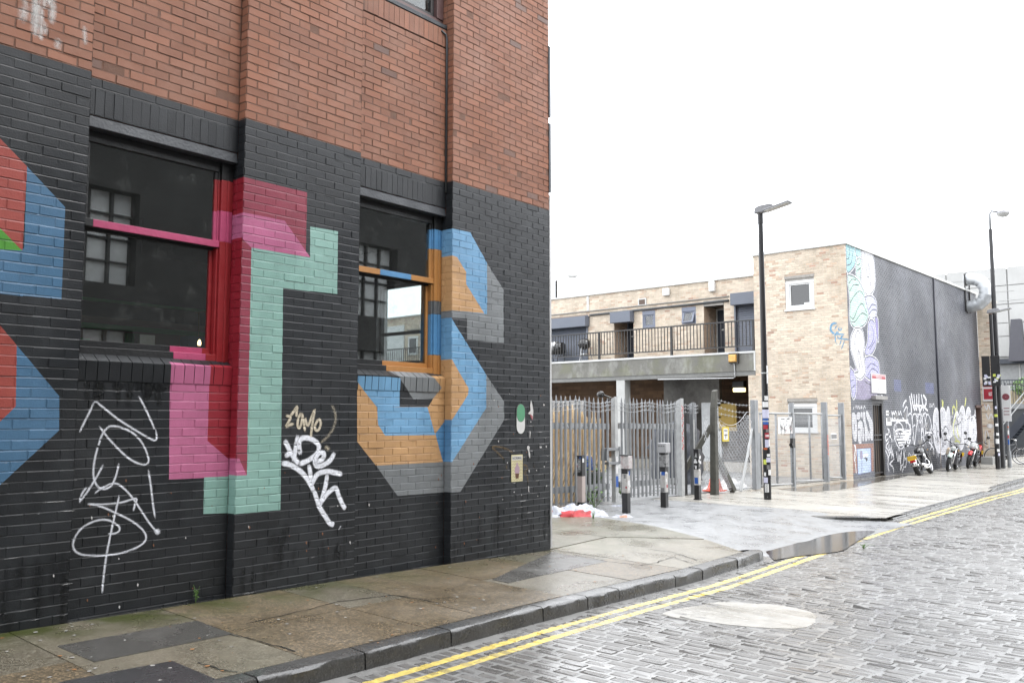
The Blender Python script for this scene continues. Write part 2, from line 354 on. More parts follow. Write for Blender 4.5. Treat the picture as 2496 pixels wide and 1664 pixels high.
def zsplit(xp, cols):                                 # bands on a return: list of (native v of the top, colour)
    out = []
    for (v0, c), (v1, _) in zip(cols, cols[1:]+[(1700, None)]):
        if c: out.append(mk_layer([(-.1, v1), (.5, v1), (.5, v0), (-.1, v0)], PI_[c]))
    return out
LAY_T2 = zsplit(P2L, [(3.76, 'crimson'), (zc(517), 'pink'), (zc(577), 'crimson'), (LB(572, 1117)[1], 'pink'), (LB(572, 1158)[1], 'teal'), (LB(572, 1252)[1], None)])
e3 = lambda y: LB(630/2.613+860, y/2.613+400)[1]
LAY_T3 = zsplit(P3L, [(e3(410), 'sky'), (e3(581), 'orange'), (e3(931), 'grey'), (e3(976), 'sky'), (e3(1242), 'orange'), (e3(1627), 'dkblue'), (e3(1895), 'grey'), (e3(2088), None)])

lroot = empty('painted_brick_building', (LC.x, LC.y, 0), LRZ, 'tall red brick building with black painted ground floor and coloured geometric lettering mural', 'building')
BRK = []                                              # every brick: (size on the picture, list of faces)
mort = MB()
def brick_faces(x0, x1, z0, z1, y0, base, layers, M, r, tb=.0018, joint=.0050):
    j = random.gauss(0, .0011); w = random.gauss(0, .0008); mb = MB(); i = .0026
    f = [(x0+i, z0+.0015, y0+j-w), (x1-i, z0+.0015, y0+j+w), (x1-i, z1-i, y0+j+w), (x0+i, z1-i, y0+j-w)]
    e = [(x0, z0, y0+joint), (x1, z0, y0+joint), (x1, z1, y0+tb), (x0, z1, y0+tb)]
    emit(mb, f, base, layers, M, r)
    for k in range(4): emit(mb, [e[k], e[(k+1) % 4], f[(k+1) % 4], f[k]], base, layers, M, r)
    return mb
def wall_patch(xa, xb, za, zb, y0, layers, M=None, holes=(), anchor=None, L=.225, H=.075, minsee=True, soldier=None):
    M = M or (lambda u, v, d: (u, d, v)); anchor = xa if anchor is None else anchor
    k0 = int(math.floor((ZB-zb)/H+.001)); k1 = int(math.ceil((ZB-za)/H))
    for k in range(k0, k1):
        zt = ZB-H*k; zl = zt-H+.010                    # top and bottom of the bricks of this course
        base = PI_['brick'] if k < 0 else PI_['black']
        mbase = PI_['mortar'] if k < 0 else PI_['black']
        spans = [(xa, xb)]
        for hx0, hx1, hz0, hz1 in holes:
            if zl < hz1-.02 and zt > hz0+.02:
                spans = [q for s0, s1 in spans for q in ((s0, min(s1, hx0)), (max(s0, hx1), s1)) if q[1]-q[0] > .012]
        for s0, s1 in spans:
            emit(mort, [(s0, zl-.002, y0+.0028), (s1, zl-.002, y0+.0028), (s1, zt, y0+.0028), (s0, zt, y0+.0028)], mbase, layers, M, .5)
            emit(mort, [(s0, zl-.010, y0+.0015), (s1, zl-.010, y0+.0015), (s1, zl, y0+.0046), (s0, zl, y0+.0046)], mbase, layers, M, .5)
            x = anchor - (L/2 if k % 2 else 0)
            while x > s0: x -= L
            while x < s1:
                b0, b1 = max(x+.005, s0 + (0 if x < s0-.001 else .0)), min(x+L-.005, s1)
                if b1-b0 > .018:
                    BRK.append(brick_faces(b0, b1, zl, zt, y0, PI_['burnt'] if (k < 0 and random.random() < .014) else base, layers, M, random.random()))
                x += L
XL, ZT = -8.6, 7.55
def gz(xa, xb): return min(z0_wall(xa), z0_wall(xb))-.07
W1 = (P1R, P2L, 2.06, 3.90); W2 = (P2R, P3L, 2.06, 3.90); W3 = (P2R, P3L, 6.13, 8.2)
wall_patch(XL, P1R, gz(XL, P1R), ZT, 0, LAY_P1, anchor=P1R)
wall_patch(P2L, P2R, gz(P2L, P2R), ZT, 0, LAY_P2)
wall_patch(P3L, 0, gz(P3L, 0), ZT, 0, LAY_P3)
SOLD = [(ZB-.31, ZB-.075)]
# recessed panels: openings, lintel zones and soldier courses are left out of the stretcher courses
wall_patch(P1R, P2L, gz(P1R, P2L), ZT, REC, LAY_R1, holes=[(P1R, P2L, 1.93, ZB-.075)], anchor=P1R-.1)
wall_patch(P2R, P3L, gz(P2R, P3L), ZT, REC, LAY_R2, holes=[(P2R, P3L, 1.93, ZB-.075), (P2R, P3L, 5.89, 9)], anchor=P2R-.1)
# returns of the pillars (seen from the left)
for xp, layers, wins in ((P2L, LAY_T2, [W1]), (P3L, LAY_T3, [W2, W3])):
    Mr = lambda u, v, d, xp=xp: (xp+d, u, v)
    wall_patch(0, REC, gz(xp, xp), ZT, 0, layers, M=Mr, anchor=0)
    for w in wins: wall_patch(REC, WIN+.03, w[2], min(w[3], ZT), 0, layers, M=Mr, anchor=0)
for xp, wins in ((P1R, [W1]), (P2R, [W2, W3])):       # the sides turned away
    mb = mort
    mb.poly([(xp-.002, 0, -.3), (xp-.002, REC, -.3), (xp-.002, REC, ZT), (xp-.002, 0, ZT)], PI_['black'])
    for w in wins: mb.poly([(xp-.001, REC-.01, w[2]), (xp-.001, WIN+.1, w[2]), (xp-.001, WIN+.1, w[3]), (xp-.001, REC-.01, w[3])], PI_['black'])
# soldier courses over the openings and under the upper window
def soldiers(xa, xb, z0, z1, y0, base, layers, mbase):
    emit(mort, [(xa, z0, y0+.0022), (xb, z0, y0+.0022), (xb, z1, y0+.0022), (xa, z1, y0+.0022)], mbase, layers, lambda u, v, d: (u, d, v), .5)
    n = round((xb-xa)/.0752); w = (xb-xa)/n
    for i in range(n):
        BRK.append(brick_faces(xa+i*w+.004, xa+(i+1)*w-.004, z0+.004, z1-.008, y0, base, layers, lambda u, v, d: (u, d, v), random.random(), joint=.0026))
soldiers(P1R, P2L, 4.0, ZB-.075, REC, PI_['black'], [], PI_['black'])
soldiers(P2R, P3L, 4.0, ZB-.075, REC, PI_['black'], [], PI_['black'])
soldiers(P2R, P3L, 5.89, 6.105, REC, PI_['brick'], [], PI_['mortar'])
# sloped sill bricks on edge under the two painted windows
def sill(xa, xb, layers):
    n = round((xb-xa)/.0905); w = (xb-xa)/n
    for i in range(n):
        a, b = xa+i*w+.003, xa+(i+1)*w-.003; mb = MB(); r = random.random(); j = random.gauss(0, .0015); M = lambda u, v, d: (u, d, v)
        emit(mb, [(a, 1.903, .098+j), (b, 1.903, .098+j), (b, 2.055, .085+j), (a, 2.055, .085+j)], PI_['black'], layers, M, r)
        emit(mb, [(a, 2.055, .085+j), (b, 2.055, .085+j), (b, 2.135, WIN+.02), (a, 2.135, WIN+.02)], PI_['notch'] if layers is LAY_R2 else PI_['black'], layers, M, r)
        for x in (a, b): mb.poly([(x, .098+j, 1.903), (x, .085+j, 2.055), (x, WIN+.02, 2.135), (x, WIN+.02, 1.903)], PI_['black'])
        BRK.append(mb)
    emit(mort, [(xa, 1.9, .103), (xb, 1.9, .103), (xb, 2.04, .098), (xa, 2.04, .098)], PI_['black'], layers, lambda u, v, d: (u, d, v), .5)
    emit(mort, [(xa, 2.04, .098), (xb, 2.04, .098), (xb, 2.13, WIN+.03), (xa, 2.13, WIN+.03)], PI_['black'], layers, lambda u, v, d: (u, d, v), .5)
sill(P1R, P2L, LAY_R1); sill(P2R, P3L, LAY_R2)
def seen(mb):
    P = [proj(l2w(*v)) for v in mb.v]
    if not P: return 0
    u0 = max(0, min(p[0] for p in P)); u1 = min(2496, max(p[0] for p in P)); v0 = max(0, min(p[1] for p in P)); v1 = min(1664, max(p[1] for p in P))
    return max(0, u1-u0)*max(0, v1-v0)
BRK.sort(key=seen, reverse=True)
rest = MB()
for i, b in enumerate(BRK):
    if i < 298: b.build('brick', PM, lroot)
    else:
        k = len(rest.v); rest.v += b.v; rest.f += [tuple(q+k for q in f) for f in b.f]; rest.m += b.m; rest.r += b.r
rest.build('brickwork', PM, lroot, kind='stuff')
mort.build('mortar_joints', PM, lroot)
m_conc = mat('painted_concrete', srgb(58, 62, 68, K), .5, var=.15, nscale=8, bump=.5, bscale=40, rvar=.15)
for xa, xb in ((P1R, P2L), (P2R, P3L)):
    mb = MB(); mb.hexa([(xa, .098, 3.90), (xb, .098, 3.90), (xb, .32, 3.90), (xa, .32, 3.90), (xa, .112, 3.995), (xb, .112, 3.995), (xb, .32, 3.995), (xa, .32, 3.995)])
    mb.build('lintel', m_conc, lroot, bevel=.006)
# body of the building behind the facing, end wall painted white, roof
m_inner = mat('room_plaster', (.14, .14, .135, 1), .9)
m_white = mat('white_wall_paint', srgb(222, 222, 222, K), .5, var=.1, nscale=5, bump=.3, bscale=60, stain=srgb(150, 150, 150, K))
EWY0, EWZ0 = LBX(968, 880, -.12); EWY1, EWZ1 = LBX(1036, 737, -.12)
EW = (min(EWY0, EWY1)-.02, max(EWY0, EWY1)+.35, min(EWZ0, EWZ1)-.05, max(EWZ0, EWZ1)+.3)
mb = MB()
def wall_with_hole(mb, x0, x1, y0, y1, z0, z1, h, m=0):      # wall slab standing along y with one opening h=(y0,y1,z0,z1)
    for a, b, c, d in ((y0, h[0], z0, z1), (h[1], y1, z0, z1), (h[0], h[1], z0, h[2]), (h[0], h[1], h[3], z1)):
        mb.box(x0, x1, a, b, c, d, m)
wall_with_hole(mb, -.22, -.004, .012, 6.0, -.3, 10.5, EW)
mb.build('end_wall', m_white, lroot)
mb = MB()
for xa, xb in ((XL, P1R-.012), (P2L+.012, P2R-.012), (P3L+.012, -.222)): mb.box(xa, xb, .02, .34, -.3, ZT-.002)
for xa, xb, w in ((P1R, P2L, [W1]), (P2R, P3L, [W2, W3])):
    mb.box(xa+.001, xb-.001, REC+.02, .34, -.3, 1.92); mb.box(xa+.001, xb-.001, REC+.03, .34, 4.0, ZT if len(w) == 1 else 6.1)
mb.box(XL, -.222, .02, .34, ZT, 10.5); mb.box(XL, XL+.3, .345, 6.3, -.3, 10.5); mb.box(XL+.31, -.222, 6.0, 6.3, -.3, 10.5)
mb.build('inner_wall', mat('old_brick_backing', srgb(140, 92, 74, K), .8, var=.2, nscale=4), lroot)
mb = MB(); mb.box(XL+.305, -.225, .345, 5.99, .25, .4); mb.box(XL+.305, -.225, .345, 5.99, 4.1, 4.3); mb.box(XL+.305, -.225, .345, 5.99, 8.3, 8.5); mb.build('floor_slab', m_inner, lroot)
mb = MB(); mb.box(XL-.05, .05, -.05, 6.35, 10.5, 10.65); mb.build('roof', mat('roof_felt', (.08, .08, .085, 1), .9), lroot)
# corner guards on the far edge, pipe in the corner of the third pillar
m_guard = mat('galvanised_guard', srgb(96, 100, 104, K), .5, metal=.4, var=.15, nscale=12)
for z0, z1 in ((4.54, 5.455), (5.545, 6.5)):
    mb = MB(); mb.prism([(-.012, -.012), (.03, -.012), (.03, .07), (.022, .07), (.022, .0), (-.012, -.004)], 'z', z0, z1); mb.build('corner_guard', m_guard, lroot)
mb = MB(); mb.tube([(P3L-.10, REC-.005, 6.07), (P3L-.03, REC-.012, 6.04), (P3L-.018, REC-.015, 5.99), (P3L-.018, REC-.015, 4.18)], .012, 8); mb.build('conduit', m_guard, lroot, smooth=True)
mb = MB(); mb.box(.0005, .034, -.002, .011, .0, 4.5, 0); mb.build('edge_strip', m_white, lroot)

# windows
FR = {n: mat('frame_'+n, srgb(*c, k=K), .45, var=.12, nscale=10, bump=.3, bscale=40, spec=.5) for n, c in dict(black=(32, 33, 35), red=(168, 40, 46), pink=(206, 84, 128), blue=(96, 158, 210), orange=(206, 146, 82), greyp=(112, 116, 120), brown=(112, 84, 82), bronze=(70, 66, 66)).items()}
FN = list(FR)
g_win = glass_mat('window_glass', tint=(.75, .78, .78, 1), dirt=.16, dcol=(.26, .27, .26, 1), refl=.12)
g_up = glass_mat('upper_window_glass', tint=(.5, .55, .55, 1), dirt=.25, dcol=(.4, .42, .42, 1))
def bands(mb, x0, x1, y0, y1, cols):                  # stacked pieces of one post; cols = [(top z, colour)...], last = (bottom, None)
    for (zt, c), (zb_, _) in zip(cols, cols[1:]): mb.box(x0, x1, y0, y1, zb_, zt, FN.index(c))
def xbands(mb, z0, z1, y0, y1, cols):
    for (xa, c), (xb, _) in zip(cols, cols[1:]): mb.box(xa, xb, y0, y1, z0, z1, FN.index(c))
def sash(xa, xb, rail, lower, stile, right, left, top=3.90):
    w = empty('window', parent=lroot); Y = WIN
    f = MB()
    bands(f, xb-.115, xb-.001, Y-.025, Y+.10, [(top, 'black')]+right)      # box frame on the right, with a bead
    bands(f, xb-.135, xb-.116, Y+.0, Y+.08, [(top, 'black')]+right)
    bands(f, xb-.06, xb-.035, Y-.035, Y-.0252, [(top-.16, right[0][1])]+right[1:])
    bands(f, xa+.001, xa+.075, Y-.02, Y+.10, left)
    xbands(f, top-.09, top-.001, Y, Y+.10, [(xa+.0755, 'black'), (xb-.1155, None)])
    xbands(f, 2.10, 2.17, Y-.015, Y+.10, [(xa+.0755, lower[0][1])]+lower[1:]+[(xb-.116, None)])
    f.build('frame', [FR[n] for n in FN], w, bevel=.004)
    s = MB()                                          # upper sash in front, lower sash behind
    xbands(s, 3.125, 3.185, Y-.012, Y+.03, rail)
    xbands(s, 3.118, 3.1245, Y-.004, Y+.03, [(rail[0][0], 'black'), (rail[-1][0], None)])
    s.build('meeting_rail', [FR[n] for n in FN], w, bevel=.003)
    s = MB(); s.box(xa+.076, xa+.10, Y+.01, Y+.04, 3.186, top-.095, FN.index('black')); s.build('sash_stile', [FR[n] for n in FN], w, bevel=.002); s = MB(); bands(s, xb-.165, xb-.136, Y+.008, Y+.04, [(top-.095, 'black')]+stile[:-1]+[(3.186, None)]); s.build('sash_stile', [FR[n] for n in FN], w, bevel=.002)
    s = MB(); s.box(xa+.076, xa+.11, Y+.05, Y+.085, 2.225, 3.1, FN.index('black')); bands(s, xb-.17, xb-.137, Y+.05, Y+.085, [(3.1, stile[-1][1] if stile[-1][1] else 'red'), (2.225, None)])
    xbands(s, 2.171, 2.2245, Y+.05, Y+.085, [(xa+.076, lower[0][1])]+lower[1:]+[(xb-.137, None)]); s.box(xa+.076, xb-.137, Y+.05, Y+.085, 3.1005, 3.15, FN.index('black')); s.build('lower_sash', [FR[n] for n in FN], w, bevel=.002)
    g = MB(); g.box(xa+.098, xb-.15, Y+.022, Y+.027, 3.18, top-.09); g.build('pane', g_win, w)
    g = MB(); g.box(xa+.105, xb-.165, Y+.066, Y+.071, 2.22, 3.11); g.build('pane', g_win, w)
    return w
sash(P1R, P2L, [(P1R+.03, 'black'), (P1R+.14, 'pink'), (P2L-.02, None)], [(P1R, 'black'), (-5.02, 'pink'), (-4.72, 'red')], [(3.74, 'red'), (3.45, 'pink'), (3.25, 'red')], [(3.74, 'red'), (3.46, 'pink'), (3.18, 'red'), (2.10, None)], [(3.9, 'black'), (2.10, None)])
sash(P2R, P3L, [(P2R+.03, 'orange'), (-2.72, 'blue'), (-2.27, 'orange'), (P3L-.02, None)], [(P2R, 'black'), (-2.62, 'orange')], [(3.74, 'blue'), (3.52, 'orange'), (3.2, 'orange')], [(3.75, 'blue'), (3.52, 'orange'), (2.93, 'greyp'), (2.78, 'blue'), (2.32, 'orange'), (2.10, None)], [(3.9, 'black'), (2.10, None)])
# upper window, cut by the top of the picture
w = empty('window', parent=lroot); f = MB(); xa, xb = P2R, P3L
f.box(xa+.001, xb-.001, WIN-.09, WIN+.1, 6.112, 6.16, 0); f.box(xa+.002, xb-.002, WIN-.02, WIN+.1, 6.1605, 6.235, 1); f.box(xb-.11, xb-.002, WIN-.03, WIN+.1, 6.236, 8.2, 1); f.box(xa+.002, xa+.1, WIN-.02, WIN+.1, 6.236, 8.2, 1)
f.box(xa+.101, xb-.111, WIN+.02, WIN+.08, 6.236, 6.29, 2); f.box(xb-.16, xb-.111, WIN+.02, WIN+.08, 6.2905, 8.2, 2)
f.build('frame', [m_conc, FR['brown'], FR['bronze']], w, bevel=.004)
g = MB(); g.box(xa+.1, xb-.155, WIN+.045, WIN+.05, 6.285, 8.2); g.build('pane', g_up, w)
# rooms behind the glass
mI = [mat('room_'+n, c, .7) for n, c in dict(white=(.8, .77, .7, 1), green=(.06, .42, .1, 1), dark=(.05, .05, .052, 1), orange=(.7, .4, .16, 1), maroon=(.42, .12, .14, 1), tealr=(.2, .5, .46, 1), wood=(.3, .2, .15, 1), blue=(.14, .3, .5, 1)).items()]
mb = MB(); mb.box(-2.86, -2.66, .95, 1.1, .41, 4.09, 0); mb.box(-2.3, -2.12, 1.3, 1.42, .41, 4.09, 0); mb.build('room_column', mI, lroot)
mb = MB()
for z0, z1, m in ((1.0, 2.28, 6), (2.281, 2.36, 4), (2.361, 2.44, 3), (2.441, 2.52, 4), (2.521, 2.62, 3), (2.621, 2.66, 5)): mb.box(-3.6, -2.2, 1.44, 1.8, z0, z1, m)
mb.build('room_shelf', mI, lroot)
mb = MB(); mb.box(-6.4, -3.6, 1.6, 1.9, .41, 2.58, 6); mb.box(-6.4, -3.6, 1.57, 1.599, 2.46, 2.51, 1); mb.box(-6.4, -3.6, 1.57, 1.599, 2.72, 2.75, 1); mb.box(-4.75, -4.5, 1.56, 1.599, 1.9, 2.44, 1); mb.box(-5.7, -5.1, 1.56, 1.599, 1.9, 2.36, 1); mb.box(-4.42, -4.2, 1.0, 1.15, 2.1, 2.4, 7); mb.box(-5.0, -4.86, .8, .9, 2.1, 2.36, 0); mb.box(-6.4, -3.6, 3.6, 3.7, .41, 4.09, 2)
mb.build('room_shelf', mI, lroot)
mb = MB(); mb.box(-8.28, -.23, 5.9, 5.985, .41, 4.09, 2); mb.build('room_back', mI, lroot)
lampx, lampz = LB(486, 834, .6)
mb = MB(); mb.lathe([(.0, .06), (.012, .045), (.018, .02), (.012, 0), (0, 0)], (lampx, .6, lampz-.03), n=10); lb = mb.build('lamp_bulb', emis('warm_bulb', (1, .7, .34, 1), 4), lroot, smooth=True)
mb = MB(); mb.tube([(lampx-.01, .6, lampz+.05), (lampx-.015, .6, lampz+.27)], .004, 6); mb.tube([(lampx-.05, .6, lampz+.27), (lampx+.06, .6, lampz+.29)], .006, 6); mb.build('lamp_stem', mat('brass', (.5, .38, .15, 1), .35, metal=.8), lroot)
# window in the end wall, seen through the room
w = empty('window', parent=lroot); f = MB()
for a, b, c, d in ((EW[0], EW[1], EW[2], EW[2]+.04), (EW[0], EW[1], EW[3]-.04, EW[3]), (EW[0], EW[0]+.04, EW[2]+.041, EW[3]-.041), (EW[1]-.04, EW[1], EW[2]+.041, EW[3]-.041), (EW[0]+.041, EW[1]-.041, (EWZ0+EWZ1)/2-.03, (EWZ0+EWZ1)/2+.015)): f.box(-.16, -.10, a, b, c, d)
f.build('frame', FR['black'], w)
g = MB(); g.box(-.132, -.127, EW[0]+.03, EW[1]-.03, EW[2]+.03, EW[3]-.03); g.build('pane', glass_mat('end_glass', tint=(.85, .88, .88, 1), dirt=.12), w)

# spray on the black wall
def lb_depth(y0, xa):
    def d(x, z):
        fz = ((ZB-z) / .075); k = math.floor(fz); zz = (fz-k)*.075
        if zz > .066: return y0+.0015+.0035*min(1, (.075-zz)/.004 if zz > .072 else 1)*.6
        xx = ((x-(xa-(.1125 if k % 2 else 0))) % .225)
        return y0+(.0022 if xx < .005 or xx > .22 else 0.0)-.0015
    return d
Ml = lambda u, v, d: (u, d, v)
def tagp(pts, fn, dep): return [LB(u, v, dep) for u, v in fn(*pts)]
m_sw = spray_mat('white_spray', (.72, .74, .80, 1)); m_sc = spray_mat('cream_spray', (.55, .49, .38, 1)); m_so = spray_mat('ochre_spray', (.25, .16, .06, 1))
T1 = [[(350, 460), (370, 420), (400, 360), (420, 325), (450, 345), (520, 400), (590, 445), (650, 480), (685, 495), (692, 470), (670, 415), (640, 350), (612, 298)],
      [(437, 430), (470, 475), (520, 530), (570, 575), (620, 600), (650, 598), (655, 570), (630, 510), (590, 465), (540, 440), (490, 432), (460, 455), (440, 500), (420, 570), (412, 640), (425, 690), (460, 710), (495, 690), (515, 640), (526, 595)],
      [(457, 600), (430, 650), (390, 715), (350, 770)], [(415, 730), (460, 700), (510, 685), (550, 710), (590, 755), (620, 800), (660, 860), (697, 905)], [(655, 622), (665, 690), (675, 770), (685, 840)],
      [(350, 772), (362, 730), (385, 700)], [(385, 775), (450, 778), (530, 770), (600, 752), (595, 780), (588, 808)],
      [(385, 775), (440, 785), (510, 815), (580, 850), (630, 890), (645, 925), (625, 955), (560, 985), (480, 1000), (390, 1003), (340, 990), (322, 960), (335, 915), (370, 875), (430, 848), (480, 848), (520, 870), (528, 890), (510, 905), (475, 908)],
      [(527, 735), (510, 810), (490, 900), (470, 1000), (458, 1090), (450, 1170)]]
mb = MB(); dR1 = lb_depth(REC, P1R-.1)
for i, s_ in enumerate(T1): stroke(mb, tagp(s_, C_, REC), .025, Ml, depth=dR1, off=.0018+.00015*i, step=.011, soft=.9, alpha=.82)
x, z = tagp([(697, 900)], C_, REC)[0]; stroke(mb, [(x-.02, z+.03), (x+.01, z-.02)], .06, Ml, depth=dR1, off=.003, soft=.9, step=.01)
mb.build('graffiti_tag', m_sw, lroot, label='thin looping white spray tag under the left window')
T2 = [[(350, 492), (385, 560), (415, 600)], [(410, 470), (400, 530), (388, 590)], [(350, 565), (390, 545)], [(420, 560), (415, 510), (430, 485), (470, 490), (500, 515), (495, 550), (460, 580), (412, 602)],
      [(335, 595), (380, 605), (430, 640), (465, 690), (480, 722)], [(458, 600), (465, 650), (470, 700)], [(480, 595), (515, 580), (525, 555), (505, 550), (485, 580), (490, 606), (515, 606), (550, 585), (573, 548)],
      [(468, 695), (495, 645), (540, 632), (575, 638), (607, 645)], [(540, 640), (530, 700), (510, 770), (498, 785)], [(478, 712), (495, 760), (505, 790), (530, 830), (550, 860), (570, 868)], [(508, 772), (540, 730), (575, 705), (590, 740), (610, 785), (622, 797)], [(592, 878), (597, 882)]]
mb = MB(); dP2 = lb_depth(0, P2L)
for i, s_ in enumerate(T2): stroke(mb, tagp(s_, D_, 0), .062, Ml, depth=dP2, off=.0018+.00015*i, step=.011, soft=.5)
mb.build('graffiti_tag', m_sw, lroot, label='thick white spray tag on the middle pillar')
G_ = lambda *p: [(q[0]/5.226+560, q[1]/5.226+900) for q in p]
T3 = [[(708, 583), (740, 595), (775, 605), (745, 670), (715, 728), (760, 705), (820, 690)], [(765, 600), (810, 540), (857, 470), (850, 540), (845, 608)], [(905, 545), (868, 640), (862, 720), (885, 745), (908, 690), (925, 600), (910, 550)],
      [(915, 555), (940, 670), (957, 797)], [(958, 610), (975, 690), (995, 715), (1035, 620), (1080, 512), (1060, 620), (1040, 770), (1030, 862)], [(1130, 635), (1088, 700), (1085, 765), (1125, 772), (1155, 700), (1145, 640), (1118, 645)]]
mb = MB()
for i, s_ in enumerate(T3): stroke(mb, tagp(s_, G_, 0), .036, Ml, depth=dP2, off=.0018+.00015*i, step=.010, soft=.5, alpha=.85)
stroke(mb, tagp([(1290, 450), (1335, 530), (1345, 640), (1310, 760), (1240, 860), (1150, 935)], G_, 0), .045, Ml, depth=dP2, off=.0016, soft=1, alpha=.35)
stroke(mb, tagp([(1205, 975), (1275, 1028)], G_, 0), .06, Ml, depth=dP2, off=.0016, soft=1, alpha=.6)
mb.build('graffiti_tag', m_sc, lroot, label='small cream spray tag above the thick white one')
mb = MB(); dP3 = lb_depth(0, P3L); H_ = lambda *p: [(q[0]/5.6+1080, q[1]/5.6+900) for q in p]
for s_ in ([(660, 1060), (720, 1050), (850, 1080), (960, 1140)], [(660, 1060), (740, 1130), (830, 1225)], [(1085, 1300), (1130, 1310), (1150, 1360), (1110, 1400)], [(1090, 1390), (1140, 1450), (1160, 1540)], [(860, 1290), (870, 1370)], [(1230, 1310), (1255, 1350)]): stroke(mb, tagp(s_, H_, 0), .03, Ml, depth=dP3, soft=1, alpha=.45)
mb.build('graffiti_tag', m_so, lroot, label='faint ochre spray scribble round the poster', kind='stuff')
# white salt bloom on the upper left brick
mb = MB(); rs = random.Random(3)
for k in range(26):
    x = -6.28+rs.gauss(0, .13); z = 4.36+abs(rs.gauss(0, .35)); stroke(mb, [(x, z+.08+rs.random()*.2), (x+rs.gauss(0, .01), z)], .03+.06*rs.random(), Ml, depth=lb_depth(0, P1R), off=.0022+.00002*k, soft=1, alpha=.25+.4*rs.random())
mb.build('salt_stain', spray_mat('salt_bloom', (.62, .6, .58, 1), .8), lroot, kind='stuff')
# damp runs under the sill, pale scuffs along the joints, drips
mb = MB(); rs = random.Random(41)
for k in range(46):
    a = P1R+.1+rs.random()*.70; h = .05+.16*rs.random()**1.5; stroke(mb, [(a, 1.90), (a+rs.gauss(0, .004), 1.90-h)], .035+.05*rs.random(), Ml, depth=dR1, off=.0016+.00001*k, soft=.8, alpha=.55, step=.012)
for k in range(60):
    a = rs.choice([rs.uniform(-6.6, P1R), rs.uniform(P2L, P2R), rs.uniform(P3L, 0)]); xa_ = XL; z = .2+.5*rs.random(); stroke(mb, [(a, z), (a+rs.gauss(0, .01), z-.1-.3*rs.random())], .03+.08*rs.random(), Ml, depth=lb_depth(0, a), off=.0016+.00001*k, soft=1, alpha=.35, step=.015)
mb.build('damp_stain', spray_mat('damp_run', (.012, .013, .014, 1), .3), lroot, kind='stuff')
mb = MB()
for k in range(70):
    kk = rs.randint(36, 56); z = ZB-.075*kk-.004; a = -.95+.85*rs.random() if k < 40 else rs.choice([rs.uniform(P2L, P2R), rs.uniform(-6.4, P1R), rs.uniform(P3L, 0)]); stroke(mb, [(a, z+rs.gauss(0, .003)), (a+.03+.14*rs.random()**2, z+rs.gauss(0, .003))], .006+.006*rs.random(), Ml, off=.0022+.00001*k, soft=.6, alpha=.3+.4*rs.random(), step=.02)
for k in range(16):
    a = rs.uniform(-3.05, -1.9) if k % 2 else rs.uniform(P3L, -.3); z = rs.uniform(1.0, 3.4); stroke(mb, [(a, z), (a+.001, z-.05-.12*rs.random())], .006, Ml, depth=lambda x, z: (REC if P2R < x < P3L else 0), off=.0024, soft=.6, alpha=.3, step=.02)
mb.build('scuff', spray_mat('pale_scuff', (.5, .5, .5, 1), .7), lroot, kind='stuff')
# paper scraps, chips of paint, the green and white pill
mb = MB()
def scrap(pts, m, off=.0035): mb.poly([(x, lbd-off, z) for (x, z) in tagp(pts, H_, 0)], m)
lbd = -.001
scrap([(1197, 415), (1215, 480), (1228, 560), (1225, 660), (1210, 690), (1195, 620), (1155, 602), (1190, 560), (1185, 490)], 0); scrap([(1185, 605), (1222, 640), (1215, 690), (1190, 640)], 1, .004)
scrap([(1145, 1045), (1165, 1040), (1180, 1060), (1172, 1100), (1185, 1160), (1183, 1215), (1165, 1180), (1160, 1110), (1142, 1080)], 0); scrap([(1312, 1050), (1340, 1048), (1345, 1070), (1318, 1072)], 0); scrap([(1398, 1040), (1410, 1040), (1410, 1068), (1400, 1065)], 0)
scrap([(1362, 480), (1375, 465), (1386, 490), (1372, 502)], 0); scrap([(1162, 1370), (1180, 1372), (1172, 1415)], 0); scrap([(955, 1105), (968, 1102), (965, 1118)], 0); scrap([(1158, 1585), (1172, 1600), (1168, 1640), (1175, 1680), (1160, 1660)], 0); scrap([(1180, 835), (1192, 850), (1184, 940), (1178, 935)], 0)
for k in range(26):
    cx, cz = -1.2+rs.random()*1.15, .4+rs.random()*1.6; s_ = .004+.008*rs.random(); mb.poly([(cx-s_, -.0042, cz), (cx+s_*.5, -.0042, cz-s_), (cx+s_, -.0042, cz+s_*.6), (cx-s_*.3, -.0042, cz+s_)], rs.choice([0, 0, 2]))
for k in range(40):
    cx = rs.choice([-5.0, -3.9, -4.4, -3.3, -1.6, -1.77, -5.7])+rs.gauss(0, .35); cz = rs.random()*1.1+.12; s_ = .003+.006*rs.random()
    y = REC if (P1R < cx < P2L or P2R < cx < P3L) else 0
    mb.poly([(cx-s_, y-.0042, cz), (cx+s_*.5, y-.0042, cz-s_*2), (cx+s_, y-.0042, cz+s_*.6), (cx-s_*.3, y-.0042, cz+s_*2)], rs.choice([0, 2, 2]))
mb.build('torn_paper', [mat('paper_scrap', (.62, .61, .6, 1), .8), mat('paper_red', (.42, .12, .14, 1), .8), mat('chip_rust', (.25, .11, .06, 1), .8)], lroot, kind='stuff')
def pill(x0, x1, z0, z1, n=12):
    r = (x1-x0)/2; cx = (x0+x1)/2
    return [(cx+r*math.cos(t), z1-r*1.1+r*1.1*math.sin(t)) for t in [math.pi*i/n for i in range(n+1)]]+[(cx-r*math.cos(t), z0+r*1.1-r*1.1*math.sin(t)) for t in [math.pi*i/n for i in range(n+1)]]
(px0, pz1), (px1, pz0) = tagp([(1000, 470), (1112, 875)], H_, 0); pzm = tagp([(1050, 712)], H_, 0)[0][1]
